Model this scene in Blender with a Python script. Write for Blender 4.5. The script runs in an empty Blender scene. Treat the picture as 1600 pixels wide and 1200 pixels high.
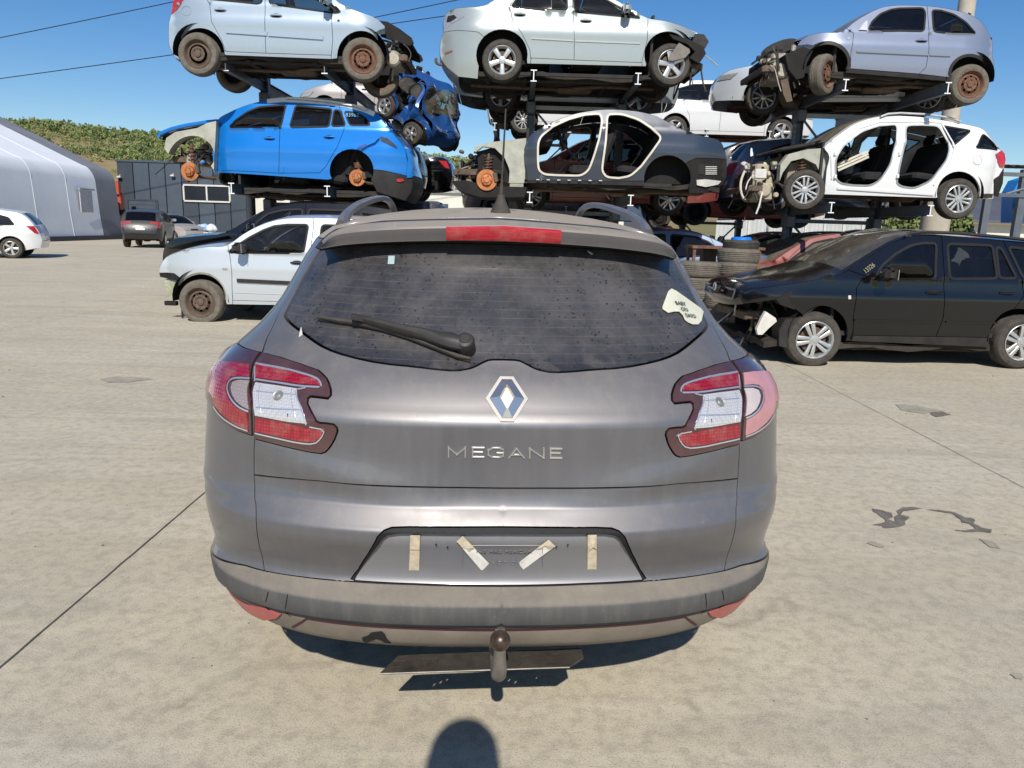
import bpy, bmesh, math, random
import numpy as np
from mathutils import Vector, Matrix, geometry
rnd = random.Random(7)
SC = bpy.context.scene
COL = SC.collection
R = math.radians

# ------------------------------------------------------------------ camera, sky, sun, exposure
H, PIT, ROL, FPX = 1.45, R(12.1), R(1.72), 1155.0
cam_d = bpy.data.cameras.new('camera'); cam = bpy.data.objects.new('camera', cam_d); COL.objects.link(cam)
cam_d.sensor_width = 36; cam_d.lens = 36*FPX/1600; cam_d.clip_start = .05; cam_d.clip_end = 3000
cam.matrix_world = Matrix.Translation((0, 0, H)) @ Matrix.Rotation(R(90)-PIT, 4, 'X') @ Matrix.Rotation(ROL, 4, 'Z')
SC.camera = cam
SUN_EL = R(40)
w = bpy.data.worlds.new("World"); SC.world = w; w.use_nodes = True
nt = w.node_tree; bg = nt.nodes['Background']
sk = nt.nodes.new('ShaderNodeTexSky'); sk.sky_type = 'NISHITA'; sk.sun_disc = False
sk.sun_elevation = SUN_EL; sk.sun_rotation = R(180); sk.altitude = 300; sk.air_density = 1.0; sk.dust_density = .35; sk.ozone_density = 2.6
hs = nt.nodes.new('ShaderNodeHueSaturation'); hs.inputs['Saturation'].default_value = 1.34; hs.inputs['Value'].default_value = .87; hs.inputs['Hue'].default_value = .506; nt.links.new(sk.outputs[0], hs.inputs['Color'])
nt.links.new(hs.outputs[0], bg.inputs[0]); bg.inputs[1].default_value = .105
sd = bpy.data.lights.new('sun', 'SUN'); sd.energy = 4.2; sd.angle = R(.53); sd.color = (1, .945, .86)
sun = bpy.data.objects.new('sun', sd); COL.objects.link(sun)
sun.rotation_euler = (R(90)-SUN_EL, 0, R(.8))      # light travels away from the camera, very slightly to the left
sun.location = (0, -30, 30)
SC.view_settings.view_transform = 'Standard'; SC.view_settings.look = 'None'
SC.view_settings.exposure = 0.25; SC.view_settings.gamma = 1; SC.view_settings.use_curve_mapping = False

# ------------------------------------------------------------------ measuring helpers
cp, sp, cr, sr = math.cos(PIT), math.sin(PIT), math.cos(ROL), math.sin(ROL)
FW = np.array([0, cp, -sp]); UP0 = np.array([0, sp, cp]); RI0 = np.array([1., 0, 0])
RI = RI0*cr+UP0*sr; UP = -RI0*sr+UP0*cr; CAM = np.array([0, 0, H])
def ray(px, py): return FW+RI*((px-800)/FPX)-UP*((py-600)/FPX)
def at(px, py, Y):
    d = ray(px, py); return CAM+d*(Y/d[1])
def ground(px, py, z=0.0):
    d = ray(px, py); return CAM+d*((z-H)/d[2])

# ------------------------------------------------------------------ materials
def mat(name):
    m = bpy.data.materials.new(name); m.use_nodes = True
    t = m.node_tree; b = t.nodes['Principled BSDF']
    return m, t, b
def N(t, typ, **k):
    n = t.nodes.new(typ)
    for a, v in k.items():
        if a in n.inputs: n.inputs[a].default_value = v
        else: setattr(n, a, v)
    return n
def coords(t, sc=(1, 1, 1)):
    tc = N(t, 'ShaderNodeTexCoord'); mp = N(t, 'ShaderNodeMapping'); mp.inputs['Scale'].default_value = sc
    t.links.new(tc.outputs['Object'], mp.inputs[0]); return mp.outputs[0]
def noise(t, co, scale, detail=5, rough=.6, dist=0):
    n = N(t, 'ShaderNodeTexNoise'); n.inputs['Scale'].default_value = scale; n.inputs['Detail'].default_value = detail
    n.inputs['Roughness'].default_value = rough; n.inputs['Distortion'].default_value = dist
    t.links.new(co, n.inputs['Vector']); return n.outputs['Fac']
def ramp(t, fac, stops):
    r = N(t, 'ShaderNodeValToRGB'); e = r.color_ramp.elements
    while len(e) < len(stops): e.new(.5)
    for el, (p, c) in zip(e, stops):
        el.position = p; el.color = (c, c, c, 1) if isinstance(c, (int, float)) else (*c, 1)
    t.links.new(fac, r.inputs[0]); return r.outputs[0]
def mix(t, fac, a, b, mode='MIX'):
    m = N(t, 'ShaderNodeMix', data_type='RGBA', blend_type=mode)
    for s, v in ((m.inputs[0], fac), (m.inputs[6], a), (m.inputs[7], b)):
        if hasattr(v, 'is_linked') or hasattr(v, 'links'): t.links.new(v, s)
        elif isinstance(v, (int, float)): s.default_value = v
        else: s.default_value = (*v, 1)
    return m.outputs[2]
def bump(t, b, h, strength=.3, dist=.01):
    n = N(t, 'ShaderNodeBump'); n.inputs['Strength'].default_value = strength; n.inputs['Distance'].default_value = dist
    t.links.new(h, n.inputs['Height']); t.links.new(n.outputs[0], b.inputs['Normal'])
def mul(t, a, k):
    n = N(t, 'ShaderNodeMath', operation='MULTIPLY'); t.links.new(a, n.inputs[0])
    if isinstance(k, (int, float)): n.inputs[1].default_value = k
    else: t.links.new(k, n.inputs[1])
    return n.outputs[0]
def upfac(t):
    g = N(t, 'ShaderNodeNewGeometry'); s = N(t, 'ShaderNodeSeparateXYZ'); t.links.new(g.outputs['Normal'], s.inputs[0])
    return s.outputs['Z']
DUST = (.34, .29, .22)
def plain(name, col, rough=.6, metal=0, var=.25, scale=8, bmp=0, dust=0, spec=None, coat=0):
    m, t, b = mat(name); co = coords(t)
    n = noise(t, co, scale, 6, .65)
    c = mix(t, ramp(t, n, [(.3, 0.), (.7, 1.)]), tuple(x*(1-var) for x in col), tuple(min(1, x*(1+var)) for x in col))
    if dust:
        n2 = noise(t, co, scale*.35, 8, .7)
        c = mix(t, mul(t, ramp(t, n2, [(.3, .2), (.75, 1.)]), dust), c, DUST)
    t.links.new(c, b.inputs['Base Color']); b.inputs['Roughness'].default_value = rough; b.inputs['Metallic'].default_value = metal
    b.inputs['Coat Weight'].default_value = coat; b.inputs['Coat Roughness'].default_value = .12
    if max(col) < .04 and not coat: b.inputs['Specular IOR Level'].default_value = .22
    if bmp: bump(t, b, noise(t, co, scale*5, 6, .7), .5, bmp)
    return m
def paint(name, col, metal=.55, rough=.38, dust=.22, top=.5, coat=.8, dents=.006):
    """car paint: clear coat, a film of yard dust that gathers on upward faces, streaks and fine specks"""
    m, t, b = mat(name); co = coords(t)
    n = noise(t, co, 2.2, 9, .68); n2 = noise(t, coords(t, (7, 7, .9)), 4, 7, .7); n3 = noise(t, co, 90, 3, .6)
    up = upfac(t); upr = N(t, 'ShaderNodeMapRange'); t.links.new(up, upr.inputs[0])
    upr.inputs[1].default_value = .15; upr.inputs[2].default_value = .95; upr.inputs[3].default_value = dust*.55; upr.inputs[4].default_value = top
    f = mul(t, ramp(t, n, [(.28, .45), (.72, 1.)]), upr.outputs[0])
    f2 = mul(t, ramp(t, n2, [(.45, 0.), (.75, 1.)]), dust*.55)
    ad = N(t, 'ShaderNodeMath', operation='ADD', use_clamp=True); t.links.new(f, ad.inputs[0]); t.links.new(f2, ad.inputs[1])
    ad2 = N(t, 'ShaderNodeMath', operation='ADD', use_clamp=True); t.links.new(ad.outputs[0], ad2.inputs[0]); t.links.new(mul(t, ramp(t, n3, [(.62, 0.), (.72, 1.)]), dust*.5), ad2.inputs[1])
    c = mix(t, ad2.outputs[0], col, DUST)
    t.links.new(c, b.inputs['Base Color'])
    inv = N(t, 'ShaderNodeMapRange'); t.links.new(ad2.outputs[0], inv.inputs[0]); inv.inputs[3].default_value = metal; inv.inputs[4].default_value = 0
    t.links.new(inv.outputs[0], b.inputs['Metallic'])
    rr = N(t, 'ShaderNodeMapRange'); t.links.new(ad2.outputs[0], rr.inputs[0]); rr.inputs[3].default_value = rough; rr.inputs[4].default_value = .85
    t.links.new(rr.outputs[0], b.inputs['Roughness'])
    cw = N(t, 'ShaderNodeMapRange'); t.links.new(ad2.outputs[0], cw.inputs[0]); cw.inputs[3].default_value = coat; cw.inputs[4].default_value = 0.05*min(1, coat*2)
    t.links.new(cw.outputs[0], b.inputs['Coat Weight']); b.inputs['Coat Roughness'].default_value = .1
    if dents: bump(t, b, noise(t, co, 2.6, 2, .4), .6, dents)
    return m
def glassmat(name, tint, refl=.12, dust=.1, rough=.04):
    m, t, b = mat(name); t.nodes.remove(b); out = t.nodes['Material Output']
    tr = N(t, 'ShaderNodeBsdfTransparent'); tr.inputs[0].default_value = (*tint, 1)
    gl = N(t, 'ShaderNodeBsdfGlossy'); gl.inputs['Roughness'].default_value = rough
    df = N(t, 'ShaderNodeBsdfDiffuse'); df.inputs[0].default_value = (*DUST, 1)
    fr = N(t, 'ShaderNodeFresnel'); fr.inputs[0].default_value = 1.6
    a = N(t, 'ShaderNodeMixShader'); t.links.new(fr.outputs[0], a.inputs[0]); t.links.new(tr.outputs[0], a.inputs[1]); t.links.new(gl.outputs[0], a.inputs[2])
    c = N(t, 'ShaderNodeMixShader'); n = ramp(t, noise(t, coords(t), 3, 7, .7), [(.3, dust*.5), (.75, min(1, dust*2.))])
    t.links.new(n, c.inputs[0]); t.links.new(a.outputs[0], c.inputs[1]); t.links.new(df.outputs[0], c.inputs[2])
    t.links.new(c.outputs[0], out.inputs[0]); return m

M = {}
M['under'] = plain('underbody_grime', (.020, .017, .015), .9, 0, .5, 6, .01, .12)
M['dark'] = plain('dark_liner', (.010, .010, .011), .8, 0, .3, 9, .004, .05)
M['black_plastic'] = plain('black_plastic', (.016, .016, .018), .5, 0, .3, 12, .002, .09)
M['stack_rubber'] = plain('sun_bleached_tyre_rubber', (.06, .056, .047), .9, 0, .4, 9, .005, .5)
M['rubber'] = plain('tyre_rubber', (.024, .023, .023), .75, 0, .3, 14, .003, .22)
M['old_rubber'] = plain('weathered_tyre_rubber', (.05, .045, .038), .9, 0, .45, 9, .005, .50)
M['rust'] = plain('rust', (.15, .065, .036), .85, .1, .6, 14, .004, .15)
M['rust_disc'] = plain('rusty_disc', (.42, .15, .05), .6, .35, .35, 9, .002, .05)
M['rust_dark'] = plain('old_steel', (.10, .065, .045), .75, .3, .5, 12, .004, .2)
M['steel'] = plain('bare_steel', (.42, .41, .38), .45, .8, .3, 12, .002, .1)
M['alloy'] = plain('alloy_wheel', (.62, .62, .6), .3, .75, .1, 6, 0, .12)
M['alu'] = plain('cast_aluminium', (.36, .34, .29), .6, .45, .4, 14, .006, .35)
M['primer'] = plain('pale_primer', (.36, .37, .31), .6, 0, .25, 6, .002, .3)
M['cream'] = plain('seam_cream', (.62, .58, .48), .55, 0, .12, 9, 0, .15)
M['seat'] = plain('seat_cloth', (.018, .018, .020), .95, 0, .35, 20, .004, .05)
M['cabin'] = plain('cabin_trim', (.025, .025, .026), .8, 0, .3, 9, .003, .06)
M['cabin_light'] = plain('cabin_light_trim', (.33, .32, .29), .85, 0, .15, 9, 0, .1)
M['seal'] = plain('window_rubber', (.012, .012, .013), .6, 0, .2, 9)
M['chrome'] = plain('chrome', (.74, .72, .69), .30, .9, .03, 8, 0, .10)
M['white_plastic'] = plain('white_plastic', (.62, .6, .55), .5, 0, .15, 10, .002, .2)
M['lamp_red'] = plain('red_lamp', (.42, .015, .02), .12, 0, .3, 30, 0, .04, coat=1)
M['lamp_clear'] = plain('clear_lamp', (.5, .5, .49), .15, .5, .3, 40, 0, .04, coat=1)
M['lamp_dark'] = plain('smoked_lamp', (.06, .06, .065), .15, .3, .5, 30, 0, .05, coat=1)
M['rack'] = plain('rack_steel_blue_grey', (.085, .115, .15), .55, .3, .25, 5, .001, .25)
M['rack_tip'] = plain('rack_beam_end_white', (.72, .74, .74), .6, 0, .08, 9)
M['galv'] = plain('galvanised_steel', (.36, .38, .39), .5, .5, .2, 6, 0, .1)
M['glass'] = glassmat('car_glass', (.50, .56, .54), dust=.018)
M['glass_dark'] = glassmat('privacy_glass', (.15, .18, .20), dust=.010)
M['glass_dusty'] = glassmat('dusty_windscreen', (.35, .38, .36), dust=.30, rough=.2)
M['glass_green'] = glassmat('green_windscreen', (.35, .55, .45), dust=.16)

# ------------------------------------------------------------------ mesh helpers
def link(name, me, m=None, parent=None):
    if m is not None and not me.materials:
        for x in (m if isinstance(m, (list, tuple)) else [m]): me.materials.append(x)
    o = bpy.data.objects.new(name, me); COL.objects.link(o)
    if parent is not None: o.parent = parent
    return o
def empty(name, loc=(0, 0, 0), rz=0.0):
    o = bpy.data.objects.new(name, None); COL.objects.link(o); o.location = loc; o.rotation_euler = (0, 0, rz)
    o.empty_display_size = .2; return o
def tag(o, label=None, cat=None, group=None, kind=None):
    if label: o['label'] = label
    if cat: o['category'] = cat
    if group: o['group'] = group
    if kind: o['kind'] = kind
    return o
class MB:
    def __init__(s): s.v = []; s.f = []
    def add(s, vs, fs):
        k = len(s.v); s.v += [tuple(map(float, p)) for p in vs]; s.f += [tuple(i+k for i in f) for f in fs]; return s
    def box(s, c, d, rot=None, ch=0.0):
        hx, hy, hz = d[0]/2, d[1]/2, d[2]/2; c = Vector(c)
        if ch <= 0:
            P = [Vector((x*hx, y*hy, z*hz)) for z in (-1, 1) for x, y in ((-1, -1), (1, -1), (1, 1), (-1, 1))]
            F = [(3, 2, 1, 0), (4, 5, 6, 7), (0, 1, 5, 4), (1, 2, 6, 5), (2, 3, 7, 6), (3, 0, 4, 7)]
        else:
            ch = min(ch, hx*.9, hy*.9, hz*.9); P = []; F = []
            for z, q in ((-hz, ch), (-hz+ch, 0), (hz-ch, 0), (hz, ch)):
                a, b = hx-q, hy-q
                P += [Vector(p) for p in ((-a+ch, -b, z), (a-ch, -b, z), (a, -b+ch, z), (a, b-ch, z), (a-ch, b, z), (-a+ch, b, z), (-a, b-ch, z), (-a, -b+ch, z))]
            for r in range(3):
                for i in range(8): F.append((r*8+i, r*8+(i+1) % 8, r*8+8+(i+1) % 8, r*8+8+i))
            F.append(tuple(range(7, -1, -1))); F.append(tuple(range(24, 32)))
        if rot is not None: P = [rot @ p for p in P]
        return s.add([c+p for p in P], F)
    def tube(s, pts, r, n=8, cap=True, closed=False):
        pts = [Vector(p) for p in pts]; m = len(pts)
        rr = r if isinstance(r, (list, tuple)) else [r]*m
        V = []; F = []; prev = None
        for i, p in enumerate(pts):
            if closed: d = pts[(i+1) % m]-pts[i-1]
            else: d = pts[min(i+1, m-1)]-pts[max(i-1, 0)]
            d = d.normalized() if d.length > 1e-9 else Vector((0, 0, 1))
            if prev is None:
                a = Vector((0, 0, 1)) if abs(d.z) < .9 else Vector((1, 0, 0)); u = d.cross(a).normalized()
            else:
                u = (prev-d*prev.dot(d)); u = u.normalized() if u.length > 1e-6 else d.orthogonal().normalized()
            prev = u; v = d.cross(u)
            for k in range(n):
                a = 2*math.pi*k/n; V.append(p+u*(math.cos(a)*rr[i])+v*(math.sin(a)*rr[i]))
        for i in range(m if closed else m-1):
            j = (i+1) % m
            for k in range(n): F.append((i*n+k, i*n+(k+1) % n, j*n+(k+1) % n, j*n+k))
        if cap and not closed: F.append(tuple(range(n-1, -1, -1))); F.append(tuple((m-1)*n+k for k in range(n)))
        return s.add(V, F)
    def lathe(s, prof, c=(0, 0, 0), axis='Z', n=24, close=False, a0=0, a1=2*math.pi):
        """prof: list of (radius, height along axis)"""
        full = abs(a1-a0-2*math.pi) < 1e-6; m = n if full else n+1
        V = []; F = []
        for r, h in prof:
            for k in range(m):
                a = a0+(a1-a0)*k/n; x, y = r*math.cos(a), r*math.sin(a)
                p = {'Z': (x, y, h), 'Y': (x, h, y), 'X': (h, x, y)}[axis]
                V.append((p[0]+c[0], p[1]+c[1], p[2]+c[2]))
        L = len(prof)
        for i in range(L if close else L-1):
            j = (i+1) % L
            for k in range(n if full else n):
                k2 = (k+1) % m if full else k+1
                F.append((i*m+k, i*m+k2, j*m+k2, j*m+k) if axis != 'Y' else (i*m+k2, i*m+k, j*m+k, j*m+k2))
        return s.add(V, F)
    def prism(s, poly, ext, origin=(0, 0, 0), ux=(1, 0, 0), uy=(0, 0, 1)):
        """extrude a 2-D polygon by vector ext"""
        o = Vector(origin); a = Vector(ux); b = Vector(uy); e = Vector(ext); n = len(poly)
        P = [o+a*p[0]+b*p[1] for p in poly]
        return s.add(P+[p+e for p in P], [tuple(range(n-1, -1, -1)), tuple(range(n, 2*n))]+[(i, (i+1) % n, n+(i+1) % n, n+i) for i in range(n)])
    def mesh(s, name, smooth=30):
        me = bpy.data.meshes.new(name); me.from_pydata(s.v, [], s.f); me.update()
        if smooth:
            me.shade_smooth(); me.set_sharp_from_angle(angle=R(smooth))
        return me
    def build(s, name, m, parent=None, smooth=30, fix=True):
        me = s.mesh(name, 0)
        if fix:
            bm = bmesh.new(); bm.from_mesh(me); bmesh.ops.recalc_face_normals(bm, faces=bm.faces); bm.to_mesh(me); bm.free()
        if smooth: me.shade_smooth(); me.set_sharp_from_angle(angle=R(smooth))
        return link(name, me, m, parent)

def resample(pts, step, closed=False):
    pts = [np.array(p, float) for p in pts]
    if closed: pts = pts+[pts[0]]
    out = []
    for a, b in zip(pts[:-1], pts[1:]):
        k = max(1, int(round(np.linalg.norm(b-a)/step)))
        out += [a+(b-a)*i/k for i in range(k)]
    if not closed: out.append(pts[-1])
    return out
def spline(pts, k=4):
    P = [np.array(p, float) for p in pts]; n = len(P); d = [np.linalg.norm(P[i+1]-P[i])+1e-9 for i in range(n-1)]; T = []
    for i in range(n):
        if i == 0: T.append((P[1]-P[0])/d[0])
        elif i == n-1: T.append((P[-1]-P[-2])/d[-1])
        else: T.append(((P[i]-P[i-1])/d[i-1]*d[i]+(P[i+1]-P[i])/d[i]*d[i-1])/(d[i]+d[i-1]))
    out = []
    for i in range(n-1):
        for j in range(k):
            t = j/k; h = d[i]; out.append(P[i]*(2*t**3-3*t*t+1)+T[i]*h*(t**3-2*t*t+t)+P[i+1]*(-2*t**3+3*t*t)+T[i+1]*h*(t**3-t*t))
    out.append(P[-1]); return out
def round_poly(pts, r=.05, closed=True):
    P = [np.array(p, float) for p in pts]; n = len(P); out = []
    for i in range(n):
        a, b, c = P[i-1], P[i], P[(i+1) % n]; la, lc = np.linalg.norm(a-b), np.linalg.norm(c-b); ra, rc = min(r, la*.4), min(r, lc*.4)
        u, v = (a-b)/(la+1e-9), (c-b)/(lc+1e-9)
        if np.dot(u, v) < -.97: out.append(b); continue
        p0, p2 = b+u*ra, b+v*rc
        for t in (0, .33, .67, 1): out.append(p0*(1-t)**2+b*2*t*(1-t)+p2*t*t)
    return out
def smooth_poly(pts, it=2, closed=False):
    pts = [np.array(p, float) for p in pts]
    for _ in range(it):
        q = []; n = len(pts); rng = range(n) if closed else range(n-1)
        if not closed: q.append(pts[0])
        for i in rng:
            a, b = pts[i], pts[(i+1) % n]; q += [a*.75+b*.25, a*.25+b*.75]
        if not closed: q.append(pts[-1])
        pts = q
    return pts
class Sheet:
    """planar straight-line graph -> triangles -> regions named by seed points; each region becomes a panel of its own"""
    def __init__(s, lines, step, line_step=None, rows=()):
        ls = line_step or step*.6; V = []; E = []
        for pts, closed in lines:
            q = resample(pts, ls, closed); k = len(V); V += q; n = len(q)
            E += [(k+i, k+i+1) for i in range(n-1)]
            if closed: E.append((k+n-1, k))
        A = np.array(V); lo = A.min(0); hi = A.max(0); nl = len(V)
        xs = np.arange(lo[0]+step/2, hi[0], step); ys = np.arange(lo[1]+step/2, hi[1], step)
        for j, y in enumerate(ys):
            for x in xs:
                p = np.array((x+(step*.5 if j % 2 else 0), y))
                if np.min(np.abs(A-p).sum(1)) > step*.55 and not (rows and x < 2.45 and min(abs(y-z) for z, _ in rows) < .012): V.append(p)
        for z, k in rows:
            V = [p for i, p in enumerate(V) if i < nl or abs(p[1]-z) > .006 or getattr(p, 'keep', 0)] if False else V
            x = lo[0]+.004
            while x < min(hi[0], 2.4):
                p = np.array((x, z)); x += step/k*1.4
                if np.min(np.abs(A-p).sum(1)) > .006: V.append(p)
        r = geometry.delaunay_2d_cdt([Vector((float(p[0]), float(p[1]))) for p in V], E, [], 0, 1e-5)
        s.v = np.array([(p.x, p.y) for p in r[0]]); s.f = [tuple(f) for f in r[2]]
        cons = set()
        for e, o in zip(r[1], r[4]):
            if len(o): cons.add((min(e), max(e)))
        ed = {}
        for i, f in enumerate(s.f):
            for a, b in ((f[0], f[1]), (f[1], f[2]), (f[2], f[0])): ed.setdefault((min(a, b), max(a, b)), []).append(i)
        s.reg = [-1]*len(s.f); c = 0
        for i in range(len(s.f)):
            if s.reg[i] >= 0: continue
            st = [i]; s.reg[i] = c
            while st:
                j = st.pop(); f = s.f[j]
                for a, b in ((f[0], f[1]), (f[1], f[2]), (f[2], f[0])):
                    k = (min(a, b), max(a, b))
                    if k in cons: continue
                    for q in ed[k]:
                        if s.reg[q] < 0: s.reg[q] = c; st.append(q)
            c += 1
    def find(s, p):
        p = np.array(p, float)
        for i, f in enumerate(s.f):
            a, b, c = s.v[f[0]], s.v[f[1]], s.v[f[2]]
            d = lambda u, v, w: (v[0]-u[0])*(w[1]-u[1])-(v[1]-u[1])*(w[0]-u[0])
            x, y, z = d(a, b, p), d(b, c, p), d(c, a, p)
            if (x >= 0 and y >= 0 and z >= 0) or (x <= 0 and y <= 0 and z <= 0): return s.reg[i]
        return None
    def panel(s, name, seeds, fn, m, parent=None, off=0.0, depth=.02, gap=.004, mirror=None, free=None, share=False):
        """fn(u,v)->(pos,normal). mirror: mirrored half joined in the same mesh. free(u,v): boundary that gets no gap or rim"""
        if not isinstance(seeds, list): seeds = [seeds]
        ids = {s.find(p) for p in seeds}; ids.discard(None)
        F = [f for f, r in zip(s.f, s.reg) if r in ids]
        if not F: print('EMPTY PANEL', name, seeds); return None
        F = [f if (s.v[f[1]][0]-s.v[f[0]][0])*(s.v[f[2]][1]-s.v[f[0]][1])-(s.v[f[1]][1]-s.v[f[0]][1])*(s.v[f[2]][0]-s.v[f[0]][0]) > 0 else (f[0], f[2], f[1]) for f in F]
        cnt = {}
        for f in F:
            for a, b in ((f[0], f[1]), (f[1], f[2]), (f[2], f[0])):
                k = (min(a, b), max(a, b)); cnt.setdefault(k, []).append((a, b))
        be = [v[0] for v in cnt.values() if len(v) == 1]
        if free: be = [(a, b) for a, b in be if not (free(*s.v[a]) and free(*s.v[b]))]
        sh = {}
        for a, b in be:
            d = s.v[b]-s.v[a]; L = np.hypot(*d)+1e-9; nrm = np.array((-d[1], d[0]))/L
            for k in (a, b): sh.setdefault(k, []).append(nrm)
        idx = {}; P = []; NN = []; UV = []
        for f in F:
            for k in f:
                if k in idx: continue
                uv = s.v[k].copy()
                if k in sh:
                    nn = sum(sh[k]); L = np.hypot(*nn)
                    if L > .3: uv = uv+nn/L*gap*min(2., len(sh[k])/L)
                idx[k] = len(P); pos, n = fn(uv[0], uv[1]); n = np.array(n); P.append(np.array(pos)+n*off); NN.append(n); UV.append(uv)
        faces = [tuple(idx[k] for k in f) for f in F]; nl = [[NN[i] for i in f] for f in faces]
        bx = {}
        for a, b in be:
            for k in (a, b):
                if k not in bx and depth: bx[k] = len(P); P.append(P[idx[k]]-NN[idx[k]]*depth); NN.append(NN[idx[k]])
        if depth:
            for a, b in be:
                f = (idx[b], idx[a], bx[a], bx[b]); n = np.cross(P[f[1]]-P[f[0]], P[f[3]]-P[f[0]]); L = np.linalg.norm(n)
                n = n/L if L > 1e-12 else NN[f[0]]; faces.append(f); nl.append([n]*4)
        if mirror:
            k = len(P); mP, mN = mirror; P2 = [mP(p) for p in P]
            faces2 = [tuple(i+k for i in reversed(f)) for f in faces]; nl2 = [[mN(x) for x in reversed(q)] for q in nl]
            P = P+P2; faces += faces2; nl += nl2
        me = bpy.data.meshes.new(name); me.from_pydata([tuple(map(float, p)) for p in P], [], faces); me.update()
        # orientation: make windings agree with the analytic normals
        flip = sum(1 for pf, q in zip(me.polygons, nl) if len(q) == 3 and np.dot(np.array(pf.normal), q[0]) < 0) > len(F)/2
        if flip: me.flip_normals(); nl = [[q[0]]+q[:0:-1] if True else q for q in nl]
        if flip: nl = [([-x for x in q] if len(q) == 4 else q) for q in nl]
        me.shade_smooth(); me.normals_split_custom_set([tuple(map(float, x)) for q in nl for x in q])
        return link(name, me, m, parent)
def ribbon(name, pts, width, fn, m, parent=None, off=.003, closed=False, thick=.004, step=.03):
    """flat band that follows a 2-D line on a surface, with a little thickness"""
    q = resample(pts, step, closed); n = len(q); V = []; F = []
    for i, p in enumerate(q):
        a = q[(i-1) % n] if closed or i > 0 else p; b = q[(i+1) % n] if closed or i < n-1 else p
        d = b-a; L = np.hypot(*d)+1e-9; nr = np.array((-d[1], d[0]))/L*width/2
        (A, na), (B, nb) = fn(*(p+nr)), fn(*(p-nr)); na = np.array(na); nb = np.array(nb)
        V += [np.array(A)+na*off, np.array(B)+nb*off, np.array(A)+na*(off-thick), np.array(B)+nb*(off-thick)]
    for i in range(n if closed else n-1):
        a = i*4; b = ((i+1) % n)*4
        F += [(a, a+1, b+1, b), (a+2, a, b, b+2), (a+1, a+3, b+3, b+1)]
    if not closed: F += [(0, 2, 3, 1), ((n-1)*4, (n-1)*4+1, (n-1)*4+3, (n-1)*4+2)]
    mb = MB(); mb.add(V, F); return mb.build(name, m, parent, 40)
def text_mesh(name, s, size, m, parent, mtx, ext=.0015, sx=1.0, bold=0.0, spacing=1.0):
    cu = bpy.data.curves.new(name, 'FONT'); cu.body = s; cu.size = size; cu.extrude = ext; cu.offset = bold
    cu.align_x = 'CENTER'; cu.align_y = 'CENTER'; cu.space_character = spacing; cu.resolution_u = 3
    ob = bpy.data.objects.new(name+'_c', cu); COL.objects.link(ob); dg = bpy.context.evaluated_depsgraph_get()
    me = bpy.data.meshes.new_from_object(ob.evaluated_get(dg)); bpy.data.objects.remove(ob); bpy.data.curves.remove(cu)
    me.materials.clear(); me.transform(mtx @ Matrix.Diagonal((sx, 1, 1, 1))); return link(name, me, m, parent)
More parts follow.
